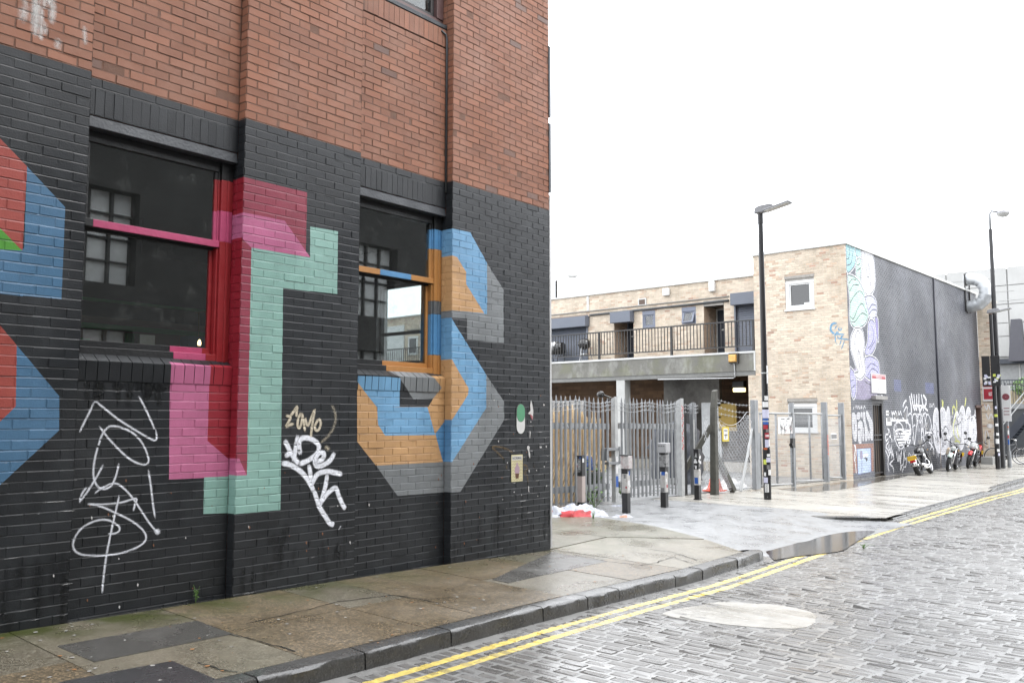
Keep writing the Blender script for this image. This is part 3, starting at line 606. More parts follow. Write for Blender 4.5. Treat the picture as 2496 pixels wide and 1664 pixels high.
mb = MB(); mb.prism(pill(px0-.006, px1+.006, pz0-.006, pz1+.006), 'y', -.0045, -.003, 2); mb.prism(pill(px0, px1, pz0, pz1), 'y', -.0058, -.0046, 1); mb.prism(pill(px0, px1, pzm-.005, pz1), 'y', -.0068, -.0059, 2); mb.prism(pill(px0+.004, px1-.004, pzm, pz1-.004), 'y', -.0078, -.0069, 0)
mb.build('pill_sticker', [mat('pill_green', srgb(104, 178, 136, K), .45), mat('pill_white', (.72, .72, .71, 1), .5), mat('pill_edge', (.1, .11, .1, 1), .5)], lroot)
for o in lroot.children:
    if o.name.startswith('pill_sticker'):
        o.parent = None; o.location = (LC.x, LC.y, 0); o.rotation_euler = (0, 0, LRZ); tag(o, 'green and white capsule shaped sticker on the black wall beside the corner', 'sticker')
# poster
(qx0, qz1), (qx1, qz0) = tagp([(928, 1166), (1081, 1521)], H_, 0)
mb = MB(); W_, H2 = qx1-qx0, qz1-qz0
mb.box(0, W_, -.0065, -.003, 0, H2, 0); Mp = lambda u, v, d: (u, -.0066+d, v)
for r_ in range(7):
    zz = H2*(.06+.115*r_); pts = [(W_*(.04+.92*i/8), zz+(.012 if i % 2 else -.004)) for i in range(9)]
    for a, b in zip(pts, pts[1:]): mb.poly([Mp(a[0], a[1]-.002, -.0003), Mp(b[0], b[1]-.002, -.0003), Mp(b[0], b[1]+.002, -.0003), Mp(a[0], a[1]+.002, -.0003)], 1)
mb.poly([Mp(W_*a, H2*b, -.0008) for a, b in ((.37, .11), (.62, .11), (.68, .3), (.32, .3))], 2)
for cx, w_, h0, h1 in ((.5, .1, .28, .72), (.36, .08, .28, .56), (.64, .08, .28, .58), (.44, .06, .3, .63), (.57, .06, .3, .64)):
    n = 10; mb.poly([Mp(W_*cx+W_*w_*math.cos(2*math.pi*i/n), H2*(h0+h1)/2+H2*(h1-h0)/2*math.sin(2*math.pi*i/n), -.0007-.0001*cx) for i in range(n)], 3)
mb.box(W_*.05, W_*.95, -.0069, -.0066, H2*.8, H2*.95, 4)
text_into(mb, 'NORMAL', Mp, H2*.13, 5, W_*.5, H2*.872, -.0006, sx=1.05, bold=True)
po = mb.build('poster', [mat('poster_cream', srgb(236, 226, 180, K), .6), mat('poster_line', srgb(120, 112, 96, K), .6), mat('poster_pot', srgb(110, 70, 50, K), .6), mat('poster_plant', srgb(200, 170, 185, K), .6), mat('poster_head', srgb(235, 233, 228, K), .6), mat('poster_ink', srgb(60, 60, 80, K), .6)])
po.location = l2w(qx0, 0, qz0); po.rotation_euler = (0, 0, LRZ); tag(po, 'small cream poster of a potted plant headed NORMAL pasted on the black wall', 'poster')

# ================================================================== ground
m_base = mat('wet_asphalt_base', (.07, .07, .07, 1), .4, var=.2, nscale=8, bump=.4, bscale=40)
mb = MB(); mb.poly([(-400, -400, -.62), (400, -400, -.62), (400, 400, -.62), (-400, 400, -.62)]); mb.build('ground', m_base, kind='structure')
def sheet(name, us, vs, f, m, smooth=True, **kw):      # grid sheet: f(u, v) -> point
    mb = MB(); n = len(vs)
    for u in us:
        for v in vs: mb.v.append(tuple(f(u, v)))
    for i in range(len(us)-1):
        for j in range(n-1): mb.f.append((i*n+j, i*n+j+1, (i+1)*n+j+1, (i+1)*n+j)); mb.m.append(0); mb.r.append(.5)
    return mb.build(name, m, smooth=smooth, **kw)
fr = lambda a, b, n: [a+(b-a)*i/n for i in range(n+1)]
def wet_mat(name, col, r0, r1, ps, bump, bscale, var=.25, nscale=9, speck=None, moss=None, streak=None, metal=0):
    """wet paving: patches of standing film are smoother than the rest"""
    m = mat(name, col, .4, var=var, nscale=nscale, bump=bump, bscale=bscale, rnd=.18, spec=.85, alb=1); t = m.node_tree; L = t.links.new; b = t.nodes['Principled BSDF']
    g = t.nodes.new('ShaderNodeNewGeometry'); src = g.outputs['Position']
    if streak:
        mp = t.nodes.new('ShaderNodeMapping'); mp.inputs['Scale'].default_value = streak; mp.inputs['Rotation'].default_value = (0, 0, R(22)); L(src, mp.inputs[0]); src = mp.outputs[0]
    n = t.nodes.new('ShaderNodeTexNoise'); n.inputs['Scale'].default_value = ps; n.inputs['Detail'].default_value = 5; n.inputs['Roughness'].default_value = .6; L(src, n.inputs['Vector'])
    mr = t.nodes.new('ShaderNodeMapRange'); mr.inputs[1].default_value = .36; mr.inputs[2].default_value = .64; mr.inputs[3].default_value = r0; mr.inputs[4].default_value = r1; L(n.outputs['Fac'], mr.inputs[0]); L(mr.outputs[0], b.inputs['Roughness'])
    if speck:                                          # aggregate showing through
        v = t.nodes.new('ShaderNodeTexVoronoi'); v.inputs['Scale'].default_value = speck[0]; L(g.outputs['Position'], v.inputs['Vector'])
        rgb = t.nodes.new('ShaderNodeSeparateColor'); L(v.outputs['Color'], rgb.inputs[0])
        mr2 = t.nodes.new('ShaderNodeMapRange'); mr2.inputs[1].default_value = .55; mr2.inputs[2].default_value = .95; mr2.inputs[3].default_value = 0; mr2.inputs[4].default_value = speck[1]; L(rgb.outputs[0], mr2.inputs[0])
        old = b.inputs['Base Color'].links[0].from_socket; mx = t.nodes.new('ShaderNodeMixRGB'); L(mr2.outputs[0], mx.inputs[0]); L(old, mx.inputs[1]); mx.inputs[2].default_value = speck[2]; L(mx.outputs[0], b.inputs['Base Color'])
    if moss:
        n2 = t.nodes.new('ShaderNodeTexNoise'); n2.inputs['Scale'].default_value = 3; n2.inputs['Detail'].default_value = 6; L(g.outputs['Position'], n2.inputs['Vector'])
        sp = t.nodes.new('ShaderNodeSeparateXYZ'); L(g.outputs['Position'], sp.inputs[0])
        a = t.nodes.new('ShaderNodeMapRange'); a.inputs[1].default_value = -6.15; a.inputs[2].default_value = -6.72; a.inputs[3].default_value = 0; a.inputs[4].default_value = 1; L(sp.outputs[0], a.inputs[0])
        y = t.nodes.new('ShaderNodeMapRange'); y.inputs[1].default_value = 6.2; y.inputs[2].default_value = 3.2; y.inputs[3].default_value = .35; y.inputs[4].default_value = 1; L(sp.outputs[1], y.inputs[0])
        c = t.nodes.new('ShaderNodeMapRange'); c.inputs[1].default_value = .32; c.inputs[2].default_value = .56; L(n2.outputs['Fac'], c.inputs[0])
        m1 = t.nodes.new('ShaderNodeMath'); m1.operation = 'MULTIPLY'; L(a.outputs[0], m1.inputs[0]); L(c.outputs[0], m1.inputs[1])
        m3 = t.nodes.new('ShaderNodeMath'); m3.operation = 'MULTIPLY'; L(m1.outputs[0], m3.inputs[0]); L(y.outputs[0], m3.inputs[1])
        old = b.inputs['Base Color'].links[0].from_socket; mx = t.nodes.new('ShaderNodeMixRGB'); L(m3.outputs[0], mx.inputs[0]); L(old, mx.inputs[1]); mx.inputs[2].default_value = moss; L(mx.outputs[0], b.inputs['Base Color'])
    return m
MOSS = (.042, .05, .010, 1)
m_flag = wet_mat('pavement_aggregate', (.085, .068, .044, 1), .22, .52, 1.3, .35, 70, speck=(85, .75, (.27, .2, .12, 1)), moss=MOSS)
m_flag2 = wet_mat('pavement_concrete', (.115, .10, .072, 1), .2, .5, 1.1, .3, 70, speck=(95, .55, (.27, .25, .2, 1)), moss=MOSS)
m_slabg = wet_mat('slab_grey', (.075, .072, .066, 1), .16, .4, 2, .25, 90, speck=(150, .3, (.14, .135, .125, 1)))
m_slabd = wet_mat('slab_dark', (.035, .035, .036, 1), .2, .42, 2, .3, 90, speck=(150, .25, (.1, .1, .1, 1)))
m_far = wet_mat('far_pavement', (.28, .268, .24, 1), .14, .5, 1.2, .12, 160, streak=(.5, 1.8, 1), speck=(90, .25, (.32, .3, .26, 1)))
m_asph = wet_mat('wet_asphalt', (.17, .174, .178, 1), .22, .5, 2.2, .22, 240, speck=(120, .4, (.2, .2, .2, 1)))
m_jt = wet_mat('wet_joint', (.03, .03, .028, 1), .06, .2, 4, .2, 60)
# near pavement: bedding sheet and individual slabs with open joints
fw = lambda s: -7.03-.0372*(s-8.57)*-1 if False else (LC+LX*((s-LC.y)/LX.y)).x
def pav_r(s): return kerb_w(s)-.02 if s < 10.3 else lerp([10.3, 10.95, 11.75, 12.6], [kerb_w(10.3)-.1, -6.25, -7.6, -10.2], s)
pav = sheet('pavement', fr(-3, 12.55, 60), fr(0, 1, 10), lambda s, t: (lambda w: (w, s, z_pav(w, s)-.014))((fw(min(s, 8.6))-.15-(3.4 if s > 8.75 else 0))*(1-t)+pav_r(s)*t), m_jt, kind='structure')
def slab(poly, m, name='paving_slab', th=.05, lift=0, gap=.004, sub=2):    # polygon of (w, s): a slab following the fall of the street
    c = Vector((sum(p[0] for p in poly)/len(poly), sum(p[1] for p in poly)/len(poly))); P = []
    for i in range(len(poly)):
        a, b = Vector(poly[i]), Vector(poly[(i+1) % len(poly)])
        for k in range(sub): P.append(a.lerp(b, k/sub))
    P = [p+(c-p).normalized()*gap*(1+.5*random.random()) for p in P]; mb = MB(); n = len(P); l = lift+random.gauss(0, .0012)
    top = [(p.x, p.y, z_pav(p.x, p.y)+l) for p in P]; mb.poly(top, 0, random.random())
    for k in range(n):
        a, b = top[k], top[(k+1) % n]; mb.poly([(a[0], a[1], a[2]-th), (b[0], b[1], b[2]-th), b, a], 0)
    return mb.build(name, m, pav)
pw = lambda u, v: (lambda p: (p.x, p.y))(on_g(u, v, 0, lambda x, y: z_pav(x, y)))
rows = [(-2.6, -1.1), (-1.1, .3), (.3, 1.25), (1.25, 2.3), (2.3, 3.42), (3.42, 4.55), (4.55, 5.16), (5.16, 6.3), (6.3, 7.5), (7.5, 8.62)]
rs = random.Random(11)
for i, (s0, s1) in enumerate(rows):
    a0, a1 = fw(s0)+.0, fw(s1)+.0; k0, k1 = kerb_w(s0)-.17, kerb_w(s1)-.17
    cuts = [0, .42+.1*rs.random(), 1] if i not in (3, 4, 5, 6) else ([0, 1] if i == 4 else [0, .52, 1])
    for c0, c1 in zip(cuts, cuts[1:]):
        mm = m_flag if (i+int(c0*3)) % 3 else m_flag2
        if i == 5: mm = m_flag
        if i == 4: mm = m_flag2
        slab([(a0+(k0-a0)*c0, s0), (a0+(k0-a0)*c1, s0), (a1+(k1-a1)*c1, s1), (a1+(k1-a1)*c0, s1)], mm)
slab([pw(140, 1575), pw(480, 1513), pw(565, 1545), pw(230, 1613)], m_slabg, lift=.004, gap=0); slab([pw(120, 1668), pw(420, 1611), pw(525, 1655), pw(420, 1720)], m_slabd, lift=.004, gap=0)
slab([pw(1200, 1412), pw(1345, 1345), pw(1480, 1368), pw(1240, 1420)], m_slabg, lift=.0035, gap=0)
# pavement round the corner, paler concrete with cracks
tri = [[(-10.3, 8.64), (-7.1, 8.64), (-7.3, 10.1), (-10.3, 10.6)], [(-7.08, 8.64), (kerb_w(8.64)-.17, 8.64), (kerb_w(10.3)-.17, 10.3), (-6.2, 10.95), (-7.28, 10.1)], [(-10.3, 10.62), (-7.3, 10.12), (-6.25, 10.98), (-7.6, 11.75), (-10.3, 12.6)]]
for p in tri: slab(p, m_flag2, sub=4)
def crack(pts, w=.006, m=m_jt, f=z_pav, off=.0045):
    P = [Vector(p) for p in pts]; mb = MB(); q = []
    for a, b in zip(P, P[1:]):
        for k in range(5): q.append(a.lerp(b, k/5)+Vector((rs.gauss(0, .008), rs.gauss(0, .008))))
    q.append(P[-1])
    for i in range(len(q)-1):
        d = (q[i+1]-q[i]).normalized(); nn = Vector((-d.y, d.x)); w0, w1 = w*(.4+rs.random()), w*(.4+rs.random())
        mb.poly([(p.x, p.y, f(p.x, p.y)+off) for p in (q[i]-nn*w0, q[i+1]-nn*w1, q[i+1]+nn*w1, q[i]+nn*w0)])
    return mb
cr = MB()
for px in ([(1560, 1378), (1600, 1370), (1640, 1357), (1690, 1373)], [(560, 1545), (620, 1560), (720, 1588)], [(600, 1519), (700, 1497), (820, 1467)], [(820, 1467), (960, 1449), (1070, 1471)], [(480, 1612), (530, 1630), (580, 1638)], [(1400, 1352), (1480, 1368), (1550, 1376)], [(1700, 1365), (1640, 1345), (1580, 1338)]):
    c = crack([pw(*p) for p in px]); k = len(cr.v); cr.v += c.v; cr.f += [tuple(q+k for q in f) for f in c.f]; cr.m += c.m; cr.r += c.r
cr.build('crack', m_jt, pav)
# kerb stones
m_kerb = wet_mat('granite_kerb', (.04, .039, .037, 1), .18, .4, 3, .4, 45, speck=(90, .3, (.13, .125, .12, 1)))
kroot = empty('kerb'); kroot['kind'] = 'structure'
def kerb_stone(s0, s1, h=.135, d=.17, taper=0):
    mb = MB(); n = 9; g = .006; prof = [(0, -.16), (0, -.028), (.010, -.008), (.028, 0), (d, 0)]; ss = fr(s0+g, s1-g, n); i0 = 0
    for s in ss:
        for j, (o, z) in enumerate(prof):
            zz = z_pav(kerb_w(s), s)+z+rs.gauss(0, .0025)*(1 if j in (2, 3) else .3); mb.v.append((kerb_w(s)-o+rs.gauss(0, .004)*(1 if j < 3 else .2), s, zz))
    m = len(prof)
    for i in range(n):
        for j in range(m-1): mb.f.append((i*m+j, i*m+j+1, (i+1)*m+j+1, (i+1)*m+j)); mb.m.append(0); mb.r.append(.5)
    mb.f.append(tuple(range(m))); mb.f.append(tuple(n*m+j for j in range(m))[::-1]); mb.m += [0, 0]; mb.r += [.5, .5]
    return mb.build('kerb_stone', m_kerb, kroot, smooth='auto')
js = [-2.6, -1.6, -.6, .35, 1.2, 2.1, 2.95, 3.79, 4.63, 5.77, 6.45, 7.0, 8.15, 8.79, 9.75, 10.42]
for a, b in zip(js, js[1:]): kerb_stone(a, b)
# rounded end of the kerb at the crossing
mb = MB(); cx, cs = kerb_w(10.42)-.55, 10.42; arc = [(cx+.55*math.cos(t), cs+.5*math.sin(t)) for t in [R(90)*i/8 for i in range(9)]]; prof = [(0, -.16), (0, -.026), (.01, -.007), (.028, 0), (.17, 0)]
for k, (x, y) in enumerate(arc):
    nx, ny = math.cos(R(90)*k/8), math.sin(R(90)*k/8); drop = .0
    for o, z in prof: mb.v.append((x-nx*o, y-ny*o, z_pav(x, y)+max(z, -.16)-.09*(k/8)**2))
for i in range(8):
    for j in range(4): mb.f.append((i*5+j, i*5+j+1, (i+1)*5+j+1, (i+1)*5+j)); mb.m.append(0); mb.r.append(.5)
mb.build('kerb_stone', m_kerb, kroot, smooth='auto')
# crossing in asphalt and the yard
def z_as(w, s):
    t = max(0, min(1, (w+7.2)/2.0)); t = t*t*(3-2*t); return (z_pav(w, s)-.006)*(1-t)+(z_road(s)+.004)*t
sheet('crossing', fr(10.2, 15.9, 40), fr(-10.7, -5.0, 40), lambda s, w: (w, s, z_as(w, s)-(.05 if w < pav_r(s)+.02 and s < 12.6 else 0)-(.06 if s < 10.9 and w > -6.3 and w < -5.1 and (w+5.72)**2+(s-10.42)**2 < .5 else 0)), m_asph, kind='structure')
sheet('yard', fr(8.5, 60, 40), fr(-60, -10.45, 30), lambda s, w: (w, s, zp(s)-.02), m_asph, kind='structure')
def z_fp(w, s):
    t = (w+10.9)/(kerb_w(s)+10.9); return zp(s)-.03-.055*t*(1 if 17 < s < 25 else .35)
# far pavement
fp = sheet('far_pavement', fr(15.2, 75, 80), fr(0, 1, 10), lambda s, t: (lambda w: (w, s, zp(s)-.03-.055*t*(1 if 17 < s < 25 else .35)))((-10.9 if s < 43 else -25)*(1-t)+(kerb_w(s)-.02-(.8*max(0, (15.9-s)/.7) if s < 15.9 else 0))*t), m_far, kind='structure')
k2 = empty('far_kerb'); k2['kind'] = 'structure'
def edge_stone(p, q, h0, h1, w=.16):
    a, b = Vector((p[0], p[1], 0)), Vector((q[0], q[1], 0)); d = (b-a).normalized(); nn = Vector((-d.y, d.x, 0)); mb = MB(); a += d*.006; b -= d*.006
    za, zb_ = z_road(p[1]), z_road(q[1]); P = []
    mb.hexa([(a.x, a.y, za-.1), (b.x, b.y, zb_-.1), (b+nn*w).to_tuple()[:2]+(zb_-.1,), (a+nn*w).to_tuple()[:2]+(za-.1,), (a.x, a.y, za+h0), (b.x, b.y, zb_+h1), (b+nn*w).to_tuple()[:2]+(zb_+h1+.004,), (a+nn*w).to_tuple()[:2]+(za+h0+.004,)])
    return mb.build('kerb_stone', m_kerb, k2, bevel=.012)
cv = [(-7.3, 15.1), (-6.6, 15.15), (-6.1, 15.3), (-5.75, 15.65), (-5.55, 16.3)]
for a, b, h0, h1 in zip(cv, cv[1:], (.05, .07, .09, .085), (.07, .09, .085, .03)): edge_stone(a, b, h0, h1)
s = 16.32
while s < 25.3: edge_stone((kerb_w(s), s), (kerb_w(s+.9), s+.9), .032, .032); s += .907
s = 25.4
for k in range(16):
    L_ = .95; edge_stone((kerb_w(s), s), (kerb_w(s+L_), s+L_), .02 if k == 0 else .1, .1); s += L_
# cobbled road: one sett after another
road = sheet('road', fr(-3, 75, 390), fr(0, 1, 8), lambda s, t: (lambda w: (w, s, z_road(s)-.0026))((kerb_w(s)-.35)*(1-t)+-.3*t), wet_mat('wet_mortar', (.19, .188, .182, 1), .2, .36, 3, .06, 30), kind='structure')  # pale joint colour stands in for sky reflected in the water film
m_sett = wet_mat('granite_sett', (.11, .105, .10, 1), .14, .5, .9, .14, 70, var=.3, nscale=14, speck=(110, .3, (.2, .19, .18, 1)))
m_sett.node_tree.nodes['Principled BSDF'].inputs['Specular IOR Level'].default_value = .5; t = m_sett.node_tree; b_ = t.nodes['Principled BSDF']; o_ = b_.inputs['Roughness'].links[0].from_socket; at_ = t.nodes.new('ShaderNodeAttribute'); at_.attribute_name = 'rnd'; mr_ = t.nodes.new('ShaderNodeMapRange'); mr_.inputs[3].default_value = -.13; mr_.inputs[4].default_value = .13; t.links.new(at_.outputs['Fac'], mr_.inputs[0]); ad_ = t.nodes.new('ShaderNodeMath'); ad_.operation = 'ADD'; ad_.use_clamp = True; t.links.new(o_, ad_.inputs[0]); t.links.new(mr_.outputs[0], ad_.inputs[1]); t.links.new(ad_.outputs[0], b_.inputs['Roughness'])
m_yel = wet_mat('yellow_line', (.55, .43, .11, 1), .25, .5, 2, .5, 60, var=.2)
m_yel2 = wet_mat('worn_yellow_line', (.38, .31, .12, 1), .2, .45, 2, .5, 60, var=.3)
L1 = ([-3, 3.6, 4.6, 5.28, 10.3, 14.1, 23.4, 60], [-3.95, -4.46, -4.53, -4.57, -4.88, -5.13, -5.62, -6.7]); L2 = ([-3, 3.7, 4.34, 5.1, 10, 13, 23.6, 60], [-3.78, -4.29, -4.33, -4.38, -4.70, -4.91, -5.44, -6.52])
yl = []
for LL in (L1, L2):
    s = -3.0
    while s < 40:
        ds = .35+.3*rs.random(); gone = 11.75 < s < 13.0
        if not gone:
            h = .040+rs.gauss(0, .003); a, b = lerp(*LL, s), lerp(*LL, s+ds); yl.append(mk_layer([(a-h, s), (a+h, s), (b+h, s+ds+.001), (b-h, s+ds+.001)], 1 if rs.random() > .12 else 2))
        s += ds
jl = MB(); s = -3.0
for LL in (L1, L2):
    s = -3.0
    while s < 40:
        if not 11.7 < s < 13: a, b = lerp(*LL, s), lerp(*LL, s+.5); jl.poly([(a-.036, s, z_road(s)-.0018), (a+.036, s, z_road(s)-.0018), (b+.036, s+.5, z_road(s+.5)-.0018), (b-.036, s+.5, z_road(s+.5)-.0018)])
        s += .5
jl.build('line_paint', m_yel, road)
SET = []; s = -1.2; row = 0; RH = .106
while s < 46:
    sc_ = 1.0; w = kerb_w(s)+.02+(.0 if s < 10.4 or s > 15.9 else .06)+(.12*rs.random()); row += 1
    while w < -.45:
        ln = .16+.09*rs.random(); tilt = rs.gauss(0, .0009); t2 = rs.gauss(0, .0009); jz = rs.gauss(0, .0005)
        skip = (-4.25 < w < -3.3 and 6.86+(-w-3.3)*-.0 < s < 7.85)
        u_, v_ = proj((w, s, z_road(s)))
        if -150 < u_ < 2650 and v_ < 1800 and not skip:
            g = .005+.003*rs.random(); i = .014+.005*rs.random(); a, b, c, d = w+g, w+ln-g, s+g+rs.gauss(0, .002), s+RH-g+rs.gauss(0, .002); zr = z_road(s); dz = (z_road(s+RH)-zr)/RH
            Z = lambda x, y: jz+tilt*(x-w)/ln*2+t2*(y-s)/RH*2+dz*(y-s)
            k = .006*rs.gauss(0, 1)
            f = [(a+i, c+i+k*.3, Z(a, c)), (b-i, c+i-k*.3, Z(b, c)), (b-i, d-i, Z(b, d)), (a+i, d-i, Z(a, d))]; e = [(a, c, -.018), (b, c, -.018), (b, d, -.018), (a, d, -.018)]
            h1 = [((p[0]*.72+q[0]*.28), (p[1]*.72+q[1]*.28), p[2]*1.0-.0012) for p, q in zip(f, e)]
            f = [(p[0]*.93+.07*(a+b)/2, p[1]*.9+.1*(c+d)/2, p[2]) for p in f]
            mb = MB(); r_ = rs.random(); ly = [q for q in yl if q[5] > s-.05 and q[4] < s+.25] if w < -3.3 else []
            M = lambda x, y, dd, zr=zr: (x, y, zr+dd)
            emit(mb, f, 0, ly, M, r_)
            for q in range(4):
                emit(mb, [h1[q], h1[(q+1) % 4], f[(q+1) % 4], f[q]], 0, ly, M, r_)
                if s < 24: emit(mb, [e[q], e[(q+1) % 4], h1[(q+1) % 4], h1[q]], 0, ly, M, r_)
            SET.append((1/(max(.3, s*s+w*w)), u_, v_, mb))
        w += ln
    s += RH
SET.sort(key=lambda q: -(q[0] if (0 < q[1] < 2496 and q[2] < 1664) else 0))
rest = MB()
for i, (_, _, _, b) in enumerate(SET):
    if i < 298: b.build('sett', [m_sett, m_yel, m_yel2], road, smooth=True)
    else:
        k = len(rest.v); rest.v += b.v; rest.f += [tuple(q+k for q in f) for f in b.f]; rest.m += b.m; rest.r += b.r
rest.build('cobblestones', [m_sett, m_yel, m_yel2], road, kind='stuff')
# concrete repair in the setts, gutter puddle
mb = MB(); pp = [(-4.25, 6.75), (-3.7, 6.8), (-3.25, 7.0), (-3.2, 7.5), (-3.45, 7.92), (-3.9, 7.95), (-4.2, 7.75), (-4.32, 7.2)]; pp = [(p_.x+rs.gauss(0, .025), p_.y+rs.gauss(0, .025)) for p_ in smooth_path(pp+[pp[0]], .14)[:-1]]; q = [(x, y, z_road(y)+.0015) for x, y in pp]; mb.poly(q)
for a, b in zip(q, q[1:]+q[:1]): mb.poly([(a[0], a[1], a[2]-.04), (b[0], b[1], b[2]-.04), b, a])
mb.build('concrete_patch', m_far, road)
m_water = mat('puddle_water', (.035, .033, .03, 1), .09, alb=1, rvar=.01, var=.1, spec=.6)
m_wet2 = mat('puddle_film', (.10, .09, .075, 1), .12, alb=1, rvar=.01, var=.1, spec=.6)
def pool(name, pts, f, lift, m=m_water, sub=5):
    P = smooth_path(pts+[pts[0]], .08); mb = MB(); c = (sum(p.x for p in P)/len(P), sum(p.y for p in P)/len(P))
    for a, b in zip(P, P[1:]): mb.poly([(a.x, a.y, f(a.x, a.y)+lift), (b.x, b.y, f(b.x, b.y)+lift), (c[0], c[1], f(*c)+lift)])
    return mb.build(name, m, kind='structure')
pool('puddle', [(kerb_w(10.6)+.12, 10.6), (kerb_w(11.3)-.32, 11.35), (-5.6, 11.9), (-5.45, 12.5), (-5.5, 13.2), (-5.42, 14.0), (-5.15, 14.45), (-5.0, 13.6), (-4.82, 12.6), (-4.72, 11.9), (-4.95, 11.1)], lambda x, y: lerp([10.6, 14.5], [z_road(10.6), z_road(14.5)], y), .008)
pool('puddle', [(-9.95, 21.2), (-9.2, 20.9), (-8.85, 21.8), (-8.9, 23.5), (-9.2, 26), (-9.5, 29.5), (-9.9, 30.5), (-10.0, 26)], z_fp, .004, m_wet2)

# ================================================================== far walls: courses of bricks as cheap relief, cut by painted shapes
S0, W0 = 26.64, -10.06
def blob(pts, c, step=.07): return tri_layers([(q.x, q.y) for q in smooth_path(list(pts)+[pts[0]], step)[:-1]], c)
def line_layers(pts, w, c, step=.08):
    Q = smooth_path(list(pts), step); out = []
    for a, b in zip(Q, Q[1:]):
        d = b-a
        if d.length < 1e-6: continue
        d.normalize(); n = Vector((-d.y, d.x))*(w/2); e = d*(w*.25); out.append(mk_layer([tuple(a-e-n), tuple(b+e-n), tuple(b+e+n), tuple(a-e+n)], c))
    return out
def far_bricks(mb, ua, ub, za, zb, M, base, mortar, holes=(), layers=(), z_top=None, L=.225, H=.075, pick=None, relief=.006, seed=1, perp=None):
    r_ = random.Random(seed); zt0 = zb; k = 0
    while zt0-k*H > za:
        zt = zt0-k*H; zl = max(zt-H+.010, za); zm = max(zt-H, za); spans = [(ua, ub)]
        for h in holes:
            if zl < h[3]-.01 and zt > h[2]+.01: spans = [q for s0, s1 in spans for q in ((s0, min(s1, h[0])), (max(s0, h[1]), s1)) if q[1]-q[0] > .02]
        lc = [l for l in layers if l[4] < zt and l[5] > zm]
        for s0, s1 in spans:
            ll = [l for l in lc if l[2] < s1 and l[3] > s0]
            emit(mb, [(s0, zm, .0005), (s1, zm, .0005), (s1, zl, relief), (s0, zl, relief)], mortar, [], M, .5)
            emit(mb, [(s0, zl, relief*.7), (s1, zl, relief*.7), (s1, zt, relief*.7), (s0, zt, relief*.7)], mortar if perp is None else perp, ll, M, .5)
            x = ua-(L/2 if k % 2 else 0)
            while x < s1:
                a, b = max(x+.005, s0), min(x+L-.005, s1)
                if b-a > .03 and b > s0:
                    j = r_.gauss(0, .0012); bc = pick(r_) if pick else base; l2 = [l for l in ll if l[2] < b and l[3] > a]; q = r_.random()
                    f = [(a+.003, zl+.002, j), (b-.003, zl+.002, j), (b-.003, zt-.003, j), (a+.003, zt-.003, j)]; e = [(a, zl, relief), (b, zl, relief), (b, zt, .002), (a, zt, .002)]
                    emit(mb, f, bc, l2, M, q)
                    for i in (0, 1, 2, 3): emit(mb, [e[i], e[(i+1) % 4], f[(i+1) % 4], f[i]], bc, l2 if i != 0 else [], M, q)
                x += L
        k += 1
KB = .98
TAN = [mat('tan_brick', srgb(220, 204, 184, KB), .75, var=.14, nscale=3, bump=.3, bscale=80, rnd=.14, stain=srgb(150, 134, 110, KB), sscale=1.1, samt=.5, streak=(1, 1, .4)), mat('brown_brick', srgb(202, 178, 156, KB), .75, var=.14, rnd=.15, bump=.3), mat('pink_brick', srgb(188, 154, 134, KB), .75, var=.14, rnd=.15, bump=.3), mat('pale_mortar', srgb(214, 206, 192, KB), .85, var=.1)]
def pick_tan(r_): q = r_.random(); return 0 if q < .86 else (1 if q < .985 else 2)
RWC = [('dark', (63, 65, 72)), ('panel', (92, 94, 104)), ('white', (238, 238, 242)), ('tealA', (160, 208, 214)), ('mint', (196, 232, 216)), ('lavA', (206, 208, 236)), ('lavB', (186, 184, 228)), ('purple', (150, 142, 196)), ('fade', (150, 142, 168)), ('silver', (205, 205, 210)), ('yellow', (214, 216, 110)), ('ink', (58, 60, 70)), ('boxblue', (190, 208, 236)), ('boxedge', (64, 84, 140)), ('blue', (88, 94, 128)), ('rustb', (150, 106, 88)), ('greyw', (150, 146, 140))]
RI = {n: i for i, (n, c) in enumerate(RWC)}
RW = [mat('wall_'+n, srgb(*c, k=KB if n not in ('dark', 'ink', 'panel') else .9), .5 if n == 'dark' else .55, var=.16 if n == 'dark' else .07, nscale=1.2 if n == 'dark' else 4, bump=.25, bscale=50, rnd=.12, rvar=.12, stain=srgb(120, 122, 132, .9) if n == 'dark' else None, sscale=.9, samt=.55, streak=(.8, .8, .45)) for n, c in RWC]
RW.append(mat('joint_highlight', srgb(122, 124, 130, .9), .5))  # lighter than the wall: highlight on the bed joints put into the colour
def rp(pts, fn): return [(lambda p: (p.y, p.z))(on_x(u, v, W0)) for u, v in fn(pts)]
Q_ = lambda pts: [(p[0]/4.612+2050, p[1]/4.612+560) for p in pts]
V_ = lambda pts: [(p[0]/8.7125+2070, p[1]/8.7125+1000) for p in pts]
X_ = lambda pts: [(p[0]/9.8+2200, p[1]/9.8+960) for p in pts]
ly = []
ly += [mk_layer([(S0-.01, 2.35), (29.22, 2.35), (29.22, 7.1), (S0-.01, 7.1)], RI['panel'])]
ly += blob(rp([(250, 1536), (420, 1480), (428, 1806), (330, 1896), (180, 1900), (110, 1850), (105, 1600)], Q_), RI['fade'], .2)
def mblob(pts, c, edge=.07):
    P = rp(pts, Q_); return line_layers(P+[P[0]], edge*2, RI['white'], .12)+line_layers(P+[P[0]], edge, RI['ink'], .12)+blob(P, RI[c], .1)
